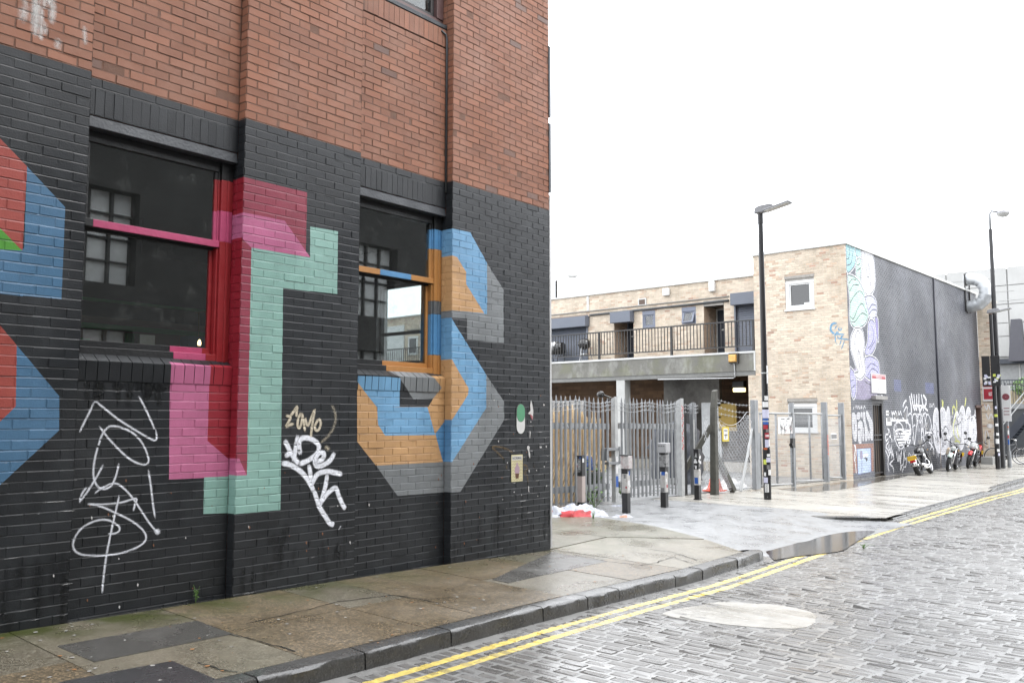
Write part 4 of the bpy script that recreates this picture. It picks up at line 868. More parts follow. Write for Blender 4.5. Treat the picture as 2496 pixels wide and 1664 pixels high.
for pts, c in (([(55, 150), (150, 185), (165, 280), (155, 380), (120, 440), (70, 470), (62, 300)], 'tealA'), ([(165, 195), (225, 235), (225, 300), (170, 285)], 'tealA'), ([(185, 335), (215, 325), (228, 380), (222, 440), (215, 540), (228, 640), (190, 590), (170, 450), (172, 370)], 'mint'),
               ([(228, 238), (262, 245), (345, 270), (370, 400), (380, 560), (365, 670), (315, 725), (260, 690), (235, 620), (232, 500), (248, 400)], 'white'), ([(80, 510), (160, 540), (220, 620), (270, 740), (300, 880), (300, 970), (260, 1060), (180, 1090), (120, 1060), (100, 960), (105, 850), (95, 700), (80, 600)], 'mint'),
               ([(270, 760), (330, 745), (385, 790), (398, 870), (385, 960), (330, 1000), (305, 900)], 'lavA'), ([(310, 1060), (335, 1015), (385, 1060), (395, 1150), (385, 1300), (340, 1390), (290, 1400), (270, 1370), (300, 1270)], 'lavB'), ([(385, 985), (412, 1010), (416, 1250), (398, 1150)], 'purple'),
               ([(280, 1440), (340, 1430), (412, 1480), (424, 1568), (420, 1700), (280, 1640), (262, 1520)], 'lavB'), ([(108, 1556), (150, 1616), (168, 1736), (160, 1836), (140, 1890), (120, 1806), (105, 1676)], 'lavB'),
               ([(160, 1110), (210, 1110), (245, 1160), (258, 1280), (250, 1400), (272, 1576), (240, 1655), (200, 1665), (165, 1640), (160, 1610), (200, 1600), (180, 1550), (130, 1400), (110, 1300), (120, 1200)], 'white')): ly += mblob(pts, c)
for pts in ([(265, 260), (280, 420), (305, 540), (318, 470), (300, 380)], [(330, 640), (335, 500), (310, 380)], [(105, 970), (140, 1000), (190, 880), (240, 830), (290, 930)], [(110, 1030), (160, 1030), (230, 940), (290, 960)], [(105, 820), (150, 740), (220, 690), (280, 790)], [(100, 690), (140, 620), (200, 620)], [(90, 600), (120, 560), (170, 560)], [(310, 900), (350, 840), (390, 850)], [(315, 950), (350, 900), (395, 900)],
            [(155, 1320), (160, 1200), (190, 1130), (220, 1180)], [(215, 1570), (190, 1430), (200, 1350), (220, 1450), (245, 1560)], [(65, 400), (110, 380), (130, 280), (120, 190)], [(65, 330), (90, 310), (100, 200)], [(180, 400), (215, 380)], [(178, 460), (220, 430)], [(300, 1330), (340, 1290), (370, 1180), (345, 1080)], [(320, 1350), (380, 1250)], [(290, 1560), (340, 1500), (410, 1540)], [(300, 1640), (350, 1560), (415, 1600)], [(115, 1700), (145, 1680)], [(120, 1780), (160, 1740)], [(265, 1700), (330, 1740), (390, 1700)]): ly += line_layers(rp(pts, Q_), .032, RI['ink'], .1)
# bubble letters by the door, the painted box
ly += blob(rp([(40, 40), (120, 10), (250, -10), (400, -20), (500, 120), (515, 690), (380, 700), (250, 790), (120, 720), (50, 560)], V_), RI['panel'], .15)
for pts in ([(55, 60), (95, 40), (140, 90), (162, 220), (166, 500), (150, 650), (110, 640), (72, 520), (60, 300)], [(150, 90), (190, 25), (232, 60), (240, 150), (190, 210), (165, 180)], [(182, 260), (230, 200), (282, 260), (290, 400), (268, 560), (250, 740), (200, 690), (180, 500)], [(238, 60), (262, 15), (282, 60), (284, 160), (262, 170)], [(290, 60), (315, 5), (340, 60), (345, 200), (380, 330), (400, 450), (395, 580), (365, 660), (335, 620), (325, 330), (295, 200)], [(290, 360), (310, 360), (322, 600), (298, 655), (276, 600)], [(350, 40), (385, -5), (430, 110), (500, 260), (503, 600), (470, 640), (445, 560), (425, 300), (380, 180)], [(408, 420), (430, 420), (440, 600), (415, 640), (400, 580)]):
    P = rp(pts, V_); ly += line_layers(P+[P[0]], .05, RI['ink'], .1)+blob(P, RI['silver'], .1)
for pts in ([(110, 290), (115, 410)], [(190, 405), (230, 395)], [(312, 380), (316, 480)], [(432, 380), (436, 470)]): ly += line_layers(rp(pts, V_), .05, RI['ink'])
for pts in ([(130, -60), (150, -110), (165, -50)], [(180, -40), (190, -110), (215, -30), (225, -100)], [(240, -40), (260, -100), (280, -60), (250, -50)], [(300, -30), (320, -100), (345, -50)], [(80, -20), (100, -80)]): ly += line_layers(rp(pts, V_), .04, RI['silver'])
ly += [mk_layer(rp([(20, 720), (515, 700), (520, 1385), (60, 1440)], V_), RI['rustb'])] + [mk_layer(rp([(40, 1330), (525, 1280), (530, 1400), (60, 1440)], V_), RI['panel'])]
ly += [mk_layer(rp([(160, 808), (462, 788), (472, 1306), (182, 1366)], V_), RI['boxedge']), mk_layer(rp([(172, 822), (450, 802), (460, 1294), (192, 1350)], V_), RI['boxblue'])]
ly += blob(rp([(230, 860), (275, 860), (285, 1010), (235, 1030)], V_), RI['fade'], .06)+line_layers(rp([(270, 1030), (265, 1310)], V_), .03, RI['boxedge'])+blob(rp([(300, 930), (380, 900), (410, 960), (300, 990)], V_), RI['white'], .06)+blob(rp([(305, 1020), (345, 985), (392, 1020), (365, 1095), (350, 1040)], V_), RI['ink'], .05)
for pts in ([(110, 730), (130, 830), (105, 1000), (130, 1100)], [(130, 740), (150, 900), (120, 1050)], [(130, 1130), (150, 1320)]): ly += line_layers(rp(pts, V_), .05, RI['white'])
# white tags between door and motorbikes
for pts, w_ in (([(815, 380), (850, 440), (830, 500), (775, 510), (770, 560), (785, 660)], .05), ([(780, 650), (830, 600), (870, 540), (880, 500), (870, 580), (915, 610), (905, 660)], .05), ([(850, 650), (775, 760), (830, 840), (840, 900)], .05), ([(775, 850), (830, 1000), (820, 1180), (850, 1290)], .05), ([(820, 1020), (880, 870), (905, 700)], .05), ([(885, 870), (950, 1020), (860, 1130), (930, 1200), (945, 1310)], .05), ([(850, 700), (840, 800), (860, 840), (890, 780), (880, 860)], .04),
                ([(900, 20), (915, 100), (930, 20), (960, 100), (985, 0), (1010, 110)], .05), ([(1040, 20), (1060, 110), (1090, 10), (1110, 100)], .05), ([(900, 230), (920, 150), (945, 250), (960, 120), (990, 220), (1040, 170), (1060, 230), (1110, 180), (1130, 230), (1180, 190), (1230, 230), (1240, 170)], .045), ([(910, 190), (1250, 200)], .04), ([(915, 215), (1240, 230)], .04),
                ([(960, 420), (950, 340), (980, 280), (1060, 250), (1130, 330), (1160, 420)], .04), ([(945, 380), (960, 560), (1020, 740), (1090, 810), (1150, 780), (1170, 700)], .045), ([(1200, 260), (1260, 270), (1310, 380), (1310, 480)], .04), ([(980, 440), (1080, 400), (1170, 440), (1300, 420)], .07), ([(980, 500), (1150, 490), (1310, 500)], .07), ([(1000, 560), (1150, 550), (1300, 580)], .06), ([(1010, 620), (1150, 610), (1300, 640)], .07), ([(1040, 690), (1160, 670), (1290, 700)], .06), ([(1060, 740), (1140, 730)], .06), ([(1190, 480), (1200, 700), (1260, 740), (1300, 560)], .06),
                ([(1000, 880), (1040, 1100), (1060, 890), (1080, 1120), (1100, 900)], .06), ([(1110, 850), (1090, 1150), (1150, 1130), (1160, 860)], .06), ([(1170, 900), (1180, 1040), (1220, 1000), (1200, 1190), (1160, 1200)], .06), ([(1240, 1030), (1280, 1110)], .05), ([(1090, 1170), (1085, 1290), (1110, 1180), (1130, 1300), (1150, 1180), (1155, 1280)], .05)): ly += line_layers(rp(pts, V_), w_, RI['white'], .12)
# big fill-ins behind the motorbikes
for pts in ([(735, 520), (760, 400), (800, 340), (850, 400), (875, 600), (890, 900), (890, 1380), (830, 1340), (770, 1200), (740, 900)], [(885, 520), (910, 380), (955, 315), (1010, 380), (1035, 500), (1040, 900), (1120, 1000), (1080, 1350), (900, 1390), (890, 900)], [(1045, 460), (1080, 305), (1120, 380), (1150, 700), (1170, 1000), (1100, 1000), (1045, 800)], [(1180, 900), (1230, 560), (1290, 420), (1340, 520), (1330, 900), (1320, 1250), (1230, 1300), (1170, 1150)], [(1320, 700), (1370, 400), (1430, 285), (1480, 380), (1500, 640), (1490, 950), (1440, 1280), (1350, 1300), (1315, 1000)], [(1500, 640), (1530, 400), (1575, 310), (1625, 420), (1640, 700), (1630, 1050), (1590, 1230), (1510, 1200), (1490, 900)], [(1640, 760), (1690, 560), (1740, 620), (1770, 860), (1750, 1100), (1690, 1190), (1640, 1080)]):
    P = rp(pts, X_); ly += blob(P, RI['silver'], .15)+line_layers(P+[P[0]], .06, RI['white'], .15)
for pts in ([(880, 840), (910, 790), (950, 850), (960, 900), (1020, 770), (1080, 830), (1110, 920)], [(810, 980), (830, 880), (870, 900)], [(880, 1000), (885, 560)], [(820, 500), (825, 680)], [(945, 420), (945, 600)], [(1260, 735), (1350, 710), (1410, 620), (1440, 500)], [(1500, 620), (1560, 590), (1600, 520)], [(1330, 560), (1380, 440)], [(1240, 600), (1250, 1100)], [(1400, 480), (1410, 900), (1390, 1150)], [(1560, 480), (1570, 1000)], [(1690, 700), (1700, 1050)], [(760, 700), (800, 760), (840, 1150)], [(930, 950), (960, 1250)], [(1010, 980), (1040, 1200)]): ly += line_layers(rp(pts, X_), .045, RI['ink'], .12)
for pts in ([(1225, 285), (1272, 400), (1265, 560), (1215, 720), (1215, 880), (1240, 1000), (1290, 1090)], [(1200, 480), (1195, 350), (1225, 285)], [(1290, 150), (1300, 400)], [(945, 150), (960, 300), (970, 180)], [(1515, 100), (1490, 280)], [(1300, 760), (1310, 900), (1350, 1030)], [(1250, 1140), (1300, 1110), (1370, 1160)]): ly += line_layers(rp(pts, X_), .09, RI['yellow'], .12)
for pts, w_ in (([(130, 520), (175, 450), (215, 500), (232, 650), (285, 1230)], .05), ([(285, 1230), (320, 900), (350, 560), (300, 470), (240, 520), (235, 640)], .05), ([(360, 560), (400, 470), (440, 540), (440, 700), (460, 1130)], .05), ([(460, 500), (490, 800), (510, 1100)], .06), ([(540, 950), (580, 680)], .045), ([(490, 520), (540, 440), (575, 500)], .05), ([(530, 800), (560, 560), (600, 480), (650, 560), (690, 760), (680, 900)], .05), ([(530, 1000), (560, 930), (640, 910), (710, 940), (730, 1000)], .05), ([(600, 1010), (650, 930), (655, 800)], .04), ([(590, 1080), (740, 1300), (740, 1450)], .06), ([(660, 1000), (700, 1200), (660, 1330)], .05), ([(740, 1000), (720, 1200)], .04),
                ([(170, 60), (200, 250), (215, 430)], .1), ([(210, 0), (260, 300), (290, 380)], .1), ([(270, 20), (300, 280), (330, 390), (350, 280)], .08), ([(340, 20), (340, 260), (400, 300), (420, 420)], .09), ([(390, 0), (400, 420), (480, 280), (500, 420)], .09), ([(450, 20), (490, 260), (600, 400)], .09), ([(500, 30), (570, 150), (540, 280), (480, 300)], .1), ([(250, 280), (480, 280)], .08), ([(10, 300), (40, 200), (90, 150)], .07), ([(30, 420), (110, 280), (100, 600)], .05), ([(0, 560), (60, 640), (150, 720), (190, 860)], .05),
                ([(640, 220), (660, 350), (680, 220), (700, 330), (740, 200), (760, 330)], .03), ([(1640, 560), (1700, 520), (1740, 480), (1700, 640), (1760, 600), (1790, 640), (1740, 740)], .04), ([(1620, 680), (1680, 760), (1740, 760)], .05), ([(1800, 880), (1780, 1020), (1820, 1120), (1830, 1000)], .04), ([(20, 900), (120, 860), (200, 960), (60, 1000)], .06), ([(20, 1050), (180, 1040), (190, 1150)], .07)): ly += line_layers(rp(pts, X_), w_, RI['white'], .14)
r_ = random.Random(77)
for i in range(130):
    cy, cz = 29.7+11*r_.random()**.9, .1+1.75*r_.random(); n = r_.choice([3, 4, 5]); pts = [(cy+.10*k+r_.gauss(0, .05), cz+(.16 if k % 2 else -.1)*r_.random()*1.6) for k in range(n)]
    ly += line_layers(pts, .025+.02*r_.random(), RI[r_.choice(['silver', 'white', 'silver', 'greyw', 'ink'])], .14)
ly += [mk_layer([(30.0+a, 2.55), (30.0+b, 2.55), (30.0+b, 2.95), (30.0+a, 2.95)], RI['blue']) for a, b in ((.55, 1.25), (3.9, 4.9))]

rroot = empty('tan_brick_building', (0, 0, 0), 0, 'two storey tan brick building with dark painted street side, mural strip and graffiti', 'building')
fw_holes = []
def pxY(u, v, y): p = on_y(u, v, y); return p.x, p.z
wu = (*[pxY(1913, 676, S0)[0], pxY(1983, 670, S0)[0]], pxY(1985, 752, S0)[1]-.02, pxY(1981, 668, S0)[1]+.02)
wl = (*[pxY(1920, 974, S0)[0], pxY(1991, 974, S0)[0]], pxY(1992, 1054, S0)[1]-.02, pxY(1990, 972, S0)[1]+.02)
FZ = -.35; RZ_ = 7.0
mb = MB(); MF = lambda u, v, d: (u, S0+d, v)
far_bricks(mb, -13.15, W0-.002, FZ, RZ_, MF, 0, 3, holes=[wu, wl], pick=pick_tan, seed=4)
far_bricks(mb, -13.42, -13.1501, FZ, 3.05, MF, 0, 3, pick=pick_tan, seed=5)
mb.build('front_brickwork', TAN, rroot, kind='stuff')
DY0, DY1 = 28.44, 29.42; D2 = (40.55, 41.3)
MS = lambda u, v, d: (W0-d, u, v)
mb = MB(); far_bricks(mb, S0+.002, 35.37, FZ, RZ_, MS, RI['dark'], len(RW)-1, holes=[(DY0, DY1, -1, 2.2)], layers=ly, seed=6, perp=RI['dark'], relief=.0045)
far_bricks(mb, 35.43, 41.4, FZ, RZ_, MS, RI['dark'], len(RW)-1, holes=[(D2[0], D2[1], -1, 2.1)], layers=ly, seed=7, perp=RI['dark'], relief=.0045)
mb.build('side_brickwork', RW, rroot, kind='stuff')
mb = MB(); mb.box(-13.148, W0-.013, S0+.012, S0+.3, wl[3]+.0, wu[2], 0); 
for a, b in ((-13.41, wl[0]), (wl[1], W0-.013)): mb.box(a, b, S0+.013, S0+.3, FZ, 3.05, 0)
mb.box(wl[0], wl[1], S0+.0135, S0+.3, FZ, wl[2], 0)
for a, b in ((-13.148, wu[0]), (wu[1], W0-.013)): mb.box(a, b, S0+.0125, S0+.3, wu[2]+.001, RZ_, 0)
mb.box(wu[0], wu[1], S0+.0135, S0+.3, wu[3], RZ_, 0)
mb.box(W0-.3, W0-.0121, S0+.31, DY0, FZ, RZ_-.001, 0); mb.box(W0-.3, W0-.0121, DY0, DY1, 2.2, RZ_-.001, 0); mb.box(W0-.3, W0-.0121, DY1, D2[0], FZ, RZ_-.001, 0); mb.box(W0-.3, W0-.0121, D2[0], D2[1], 2.1, RZ_-.001, 0); mb.box(W0-.3, W0-.0121, D2[1], 41.4, FZ, RZ_-.001, 0)
mb.box(-13.147, -12.9, S0+.31, 41.4, FZ, RZ_-.001, 0); mb.box(-12.9, W0-.31, 41.1, 41.39, FZ, RZ_-.001, 0)
mb.build('wall_core', TAN[1], rroot)
m_cop = mat('pale_coping', (.62, .62, .60, 1), .5, var=.1)
mb = MB(); mb.box(-13.2, W0+.05, S0-.05, 41.45, RZ_+.001, RZ_+.09); mb.build('coping', m_cop, rroot, bevel=.008)
mb = MB(); mb.tube([(W0+.02, 35.4, .9), (W0+.02, 35.4, RZ_)], .035, 8); mb.build('seam_pipe', RW[RI['ink']], rroot, smooth=True)
# white windows on the tan front
m_upvc = mat('white_window_frame', (.76, .76, .75, 1), .4, var=.06, nscale=20)
m_lint = mat('weathered_lintel', (.36, .34, .31, 1), .8, var=.25, nscale=8)
g_dark = glass_mat('dark_window_glass', tint=(.10, .11, .12, 1), dirt=.06, dcol=(.25, .27, .3, 1))
def front_window(h, fan):
    w = empty('window', parent=rroot); x0, x1, z0, z1 = h; f = MB(); y = S0+.03
    zf = z1-.17; f.box(x0+.001, x1-.001, y-.02, y+.1, z0+.05, z0+.14); f.box(x0+.001, x1-.001, y-.02, y+.1, zf-.1, zf)
    f.box(x0+.001, x0+.13, y-.02, y+.1, z0+.1401, zf-.1001); f.box(x1-.13, x1-.001, y-.02, y+.1, z0+.1401, zf-.1001)
    f.build('frame', m_upvc, w, bevel=.01)
    f = MB(); f.box(x0+.131, x1-.131, y+.0, y+.07, z0+.141, z0+.18); f.box(x0+.131, x1-.131, y, y+.07, zf-.14, zf-.101); f.box(x0+.131, x0+.17, y, y+.07, z0+.1805, zf-.1405); f.box(x1-.17, x1-.131, y, y+.07, z0+.1805, zf-.1405); f.build('sash', m_upvc, w, bevel=.005)
    f = MB(); f.box(x0+.001, x1-.001, y-.015, y+.1, zf+.002, zf+.07, 0); f.box(x0-.02, x1+.02, y-.04, y+.1, zf+.075, z1-.002, 0); f.build('lintel', m_lint, w)
    f = MB(); f.box(x0-.03, x1+.03, y-.08, y+.1, z0, z0+.048); f.build('sill', m_upvc, w, bevel=.006)
    g = MB(); g.box(x0+.165, x1-.165, y+.04, y+.045, z0+.175, zf-.135); g.build('pane', g_dark, w)
    f = MB(); f.box(x0+.1, x1-.1, y+.5, y+.52, z0+.1, z0+(zf-z0)*.55); f.build('blind', mat('grey_blind', (.4, .42, .44, 1), .8), w)
    if fan: s_ = MB(); s_.box(x1-.36, x1-.18, y+.036, y+.0395, z0+.19, z0+.25); s_.build('window_sticker', m_upvc, w)
front_window(wu, True); front_window(wl, False)
# door with an iron grille
dr = empty('door', parent=rroot); f = MB(); X = W0
m_iron = mat('black_iron', (.018, .016, .016, 1), .5, var=.2); m_door = mat('brown_door', (.075, .052, .036, 1), .6, var=.25, nscale=6)
f.box(X-.16, X-.12, DY0+.05, DY1-.05, -.2, 2.12); f.build('door_leaf', m_door, dr)
f = MB()
for a, b, c, d in ((DY0+.001, DY0+.05, -.2, 2.199), (DY1-.12, DY1-.001, -.2, 2.199)): f.box(X-.2, X-.003, a, b, c, d)
f.box(X-.2, X-.003, DY0+.051, DY1-.121, 2.121, 2.199); f.build('door_frame', m_iron, dr)
f = MB()
for k in range(1, 4): y = DY0+.05+(DY1-.17-DY0)*k/4; f.box(X-.06, X-.035, y-.012, y+.012, -.12, 2.1)
for z in (-.1, .95, 1.1, 2.08): f.box(X-.065, X-.03, DY0+.051, DY1-.121, z-.02, z+.02)
f.build('grille', m_iron, dr)
f = MB(); f.box(X-.04, X+.14, DY0-.05, DY1+.05, 2.24, 2.36); f.build('door_lintel', mat('stone_lintel', (.3, .29, .28, 1), .7, var=.2), dr)
dr = empty('door', parent=rroot); f = MB(); f.box(X-.25, X-.2, D2[0], D2[1], -.3, 2.1); f.build('door_leaf', RW[RI['greyw']], dr); f = MB(); f.box(X-.19, X+.02, D2[1]-.1, D2[1], -.3, 2.1); f.box(X-.19, X+.06, D2[0]-.1, D2[1]+.05, 2.1001, 2.2); f.build('door_frame', mat('brown_frame', (.10, .06, .05, 1), .6), dr)
f = MB(); f.box(-9.9, -9.45, 40.3, 41.44, -.3, .05); f.box(-9.98, -9.2, 40.7, 41.44, -.3, -.02); f.build('door_step', mat('concrete_step', (.3, .3, .29, 1), .6, var=.2), rroot, bevel=.01)
# short return wall at the far end
mb = MB(); far_bricks(mb, W0+.003, -9.38, FZ, 6.6, lambda u, v, d: (u, 41.45+d, v), 0, 3, pick=pick_tan, layers=[], seed=9); mb.box(W0+.004, -9.39, 41.463, 41.75, FZ, 6.6, 0); mb.box(W0, -9.33, 41.42, 41.8, 6.601, 6.68, 3); mb.build('far_return', TAN, rroot, kind='stuff')
mb = MB(); Mq = lambda u, v, d: (u, 41.445+d, v)
mb.a[0] = 0; mb.v.append((0, 42, 1)); 
for pts, w_ in (([(-9.95, 2.3), (-9.85, 2.0), (-9.8, 2.25), (-9.7, 1.95)], .05), ([(-9.9, 1.9), (-9.8, 1.6), (-9.7, 1.85), (-9.62, 1.6)], .06), ([(-9.95, .4), (-9.97, .9), (-9.9, 1.15), (-9.82, .8), (-9.85, .3), (-9.95, .4)], .04), ([(-9.6, .3), (-9.62, 1.0), (-9.5, 1.1), (-9.45, .5)], .04), ([(-9.9, 1.35), (-9.6, 1.3)], .22)): stroke(mb, pts, w_, Mq, step=.05, soft=.3, off=.002)
mb.build('graffiti_tag', spray_mat('far_spray', (.7, .7, .72, 1)), rroot)
# blue scribble on the tan front
K_ = lambda pts: [pxY(p[0]/7.84+1960, p[1]/7.84+700, S0) for p in pts]
mb = MB()
for k, (pts, w_) in enumerate((([(630, 700), (600, 685), (540, 700), (510, 760), (515, 830), (550, 870), (590, 885)], .09), ([(635, 720), (580, 800), (585, 810)], .05), ([(690, 760), (655, 790), (680, 825), (715, 805), (700, 762)], .05), ([(590, 915), (635, 850), (655, 900)], .07), ([(560, 935), (620, 900), (780, 895)], .06), ([(595, 920), (600, 1060)], .05), ([(640, 920), (655, 980), (720, 960), (700, 905)], .05), ([(690, 965), (760, 905)], .04), ([(640, 975), (780, 990), (865, 1000)], .05), ([(715, 990), (680, 1110)], .04), ([(780, 1000), (710, 1190)], .035), ([(600, 1065), (640, 1080)], .06))): stroke(mb, K_(pts), w_, MF, off=.003+.0001*k, step=.04, soft=.6, alpha=.75)
mb.build('graffiti_tag', spray_mat('blue_spray', srgb(96, 160, 200, .9)), rroot)

# ------------------------------------------------------------------ the flats with the balcony
broot = empty('balcony_flats', (0, 0, 0), 0, 'low tan brick flats over an open undercroft with a black railed balcony and grey shutters', 'building')
YB, XE, ZF, ZU, ZR = S0+1.35, -37.0, 3.86, 3.06, 6.58
def bx(u, v, y=YB): return pxY(u, v, y)
shA = (-27.5, bx(1432, 800)[0], ZF, bx(1427, 786)[1]+.3); dC = (bx(1497, 800)[0], bx(1544, 800)[0], ZF, bx(1520, 778)[1]); wA = (bx(1566, 770)[0], bx(1597, 770)[0], bx(1570, 799)[1], bx(1580, 757)[1]); wB = (bx(1662, 770)[0], bx(1696, 770)[0], bx(1670, 790)[1], bx(1680, 748)[1]); dE = (bx(1716, 780)[0], bx(1765, 780)[0], ZF, bx(1740, 745)[1]); shD = (bx(1792, 760)[0], -13.16, ZF, bx(1810, 735)[1]+.25)
mb = MB(); MBk = lambda u, v, d: (u, YB+d, v)
far_bricks(mb, XE, -13.16, ZF, ZR, MBk, 0, 3, holes=[shA, dC, wA, wB, dE, shD], pick=pick_tan, seed=12)
mb.build('upper_brickwork', TAN, broot, kind='stuff')
mb = MB()
for a, b in ((dC[0], dC[1]), (dE[0], dE[1])):          # brick lined door recesses
    far_bricks(mb, YB+.01, YB+1.0, ZF, dC[3] if a == dC[0] else dE[3], lambda u, v, d, a=a: (a-d, u, v), 1, 3, pick=lambda r_: 1, seed=13)
mb.build('recess_brickwork', TAN, broot, kind='stuff')
mb = MB(); mb.box(XE, -13.16, YB+1.0, YB+1.2, ZF, ZR-.01, 0)
for h in (shA, dC, wA, wB, dE, shD): pass
xs = sorted([XE, -13.16]+[q for h in (shA, dC, wA, wB, dE, shD) for q in h[:2]])
for a, b in zip(xs[::2], xs[1::2]):
    if b-a > .01: mb.box(a, b, YB+.012, YB+.3, ZF, ZR-.01, 0)
for h in (shA, dC, wA, wB, dE, shD): mb.box(h[0], h[1], YB+.013, YB+.3, h[3], ZR-.01, 0)
for h in (wA, wB): mb.box(h[0], h[1], YB+.013, YB+.3, ZF, h[2], 0)
mb.build('wall_core', TAN[1], broot)
mb = MB(); mb.box(XE-.05, -13.16, YB-.06, YB+6, ZR+.001, ZR+.06); mb.build('coping', m_cop, broot)
m_slab = mat('mossy_concrete', (.16, .155, .135, 1), .6, var=.3, nscale=1.2, bump=.5, bscale=30, stain=(.36, .36, .33, 1), sscale=1.6, samt=.75, streak=(1.6, 1.6, .8))
t = m_slab.node_tree; b_ = t.nodes['Principled BSDF']; old = b_.inputs['Base Color'].links[0].from_socket
g = t.nodes.new('ShaderNodeNewGeometry'); n_ = t.nodes.new('ShaderNodeTexNoise'); n_.inputs['Scale'].default_value = .9; n_.inputs['Detail'].default_value = 8; t.links.new(g.outputs['Position'], n_.inputs['Vector'])
cr_ = t.nodes.new('ShaderNodeMapRange'); cr_.inputs[1].default_value = .48; cr_.inputs[2].default_value = .65; cr_.inputs[4].default_value = .7; t.links.new(n_.outputs['Fac'], cr_.inputs[0]); mx = t.nodes.new('ShaderNodeMixRGB'); t.links.new(cr_.outputs[0], mx.inputs[0]); t.links.new(old, mx.inputs[1]); mx.inputs[2].default_value = (.12, .125, .055, 1); t.links.new(mx.outputs[0], b_.inputs['Base Color'])
SL = MB(); SL.box(XE, -13.16, S0+.02, S0+.22, ZU+.14, ZF-.07); SL.box(XE, -13.16, S0+.221, YB+6, ZF-.3, ZF-.04); SL.build('balcony_slab', m_slab, broot)
SL = MB(); SL.box(XE, -13.155, S0+.05, S0+.35, ZU-.01, ZU+.138); SL.build('slab_drip', mat('slab_edge', (.2, .2, .19, 1), .6, var=.2), broot)
SL = MB(); SL.box(XE, -13.14, S0-.01, S0+.3, ZF-.068, ZF); SL.box(-13.20, -13.145, S0-.012, S0+.018, ZU+.14, ZF-.069); SL.build('edge_trim', m_cop, broot)
mb = MB(); x = -18.76
for xc in (-18.76, -24.9, -31.0): mb.box(xc, xc+.37, S0+.06, S0+.43, -.4, ZU-.011)
mb.build('column', mat('pale_column', (.5, .5, .48, 1), .6, var=.12, nscale=3), broot)
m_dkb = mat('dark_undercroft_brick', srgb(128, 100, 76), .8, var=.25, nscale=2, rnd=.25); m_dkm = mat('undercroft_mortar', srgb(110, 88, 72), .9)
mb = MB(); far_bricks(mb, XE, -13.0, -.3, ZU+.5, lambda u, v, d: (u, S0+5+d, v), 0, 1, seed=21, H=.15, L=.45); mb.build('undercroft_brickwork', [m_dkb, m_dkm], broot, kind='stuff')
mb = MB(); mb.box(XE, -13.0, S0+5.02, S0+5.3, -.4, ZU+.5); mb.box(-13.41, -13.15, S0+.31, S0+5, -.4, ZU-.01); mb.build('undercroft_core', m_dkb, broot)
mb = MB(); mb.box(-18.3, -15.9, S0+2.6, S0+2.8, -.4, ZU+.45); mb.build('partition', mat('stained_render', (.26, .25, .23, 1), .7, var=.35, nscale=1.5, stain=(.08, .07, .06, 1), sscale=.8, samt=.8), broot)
mb = MB(); mb.box(-20, -13.45, S0+1.2, S0+1.45, -.4, .12); mb.box(-22, -13.45, S0+1.46, S0+5, -.4, .03); mb.build('yard_step', mat('yard_step', (.34, .31, .26, 1), .5, var=.2), broot)
# shutters, their boxes, windows and doors upstairs
m_shut = mat('slate_shutter', srgb(112, 118, 130), .5, var=.08, metal=.2); m_sbox = mat('slate_box', srgb(104, 110, 122), .45, var=.05)
def shutter(h):
    sroot = empty('roller_shutter', parent=broot); z = h[2]+.02; f = MB()
    while z < h[3]-.05:
        f.hexa([(h[0]+.02, YB+.06, z), (h[1]-.02, YB+.06, z), (h[1]-.02, YB+.1, z), (h[0]+.02, YB+.1, z), (h[0]+.02, YB+.085, z+.068), (h[1]-.02, YB+.085, z+.068), (h[1]-.02, YB+.1, z+.068), (h[0]+.02, YB+.1, z+.068)]); z += .075
    f.build('slats', m_shut, sroot, kind='stuff')
    f = MB(); f.box(h[0]-.03, h[0]+.03, YB-.03, YB+.12, h[2], h[3]); f.box(h[1]-.05, h[1]+.03 if h[1] < -13.3 else h[1]-.005, YB-.03, YB+.12, h[2], h[3]); f.build('guide_rail', m_sbox, sroot)
shutter(shA); shutter(shD)
for u0, u1, v0, v1, yy in ((None, 1434, 768, 786, .3), (1486, 1543, 756, 780, .3), (1779, None, 714, 738, .3)):
    x0 = bx(u0, v0, YB-yy)[0] if u0 else -27.6; x1 = bx(u1-8, v0, YB-yy)[0] if u1 else -13.17; zt = bx(u1 or 1790, v0, YB-yy)[1]; zb_ = zt-.42
    f = MB(); f.box(x0, x1, YB-yy, YB-.004, zb_, zt); f.build('shutter_box', m_sbox, broot, bevel=.01)
m_gf = mat('grey_window_frame', srgb(118, 124, 140), .45)
g_pale = glass_mat('frosted_glass', tint=(.5, .52, .55, 1), dirt=.75, dcol=(.42, .44, .46, 1))
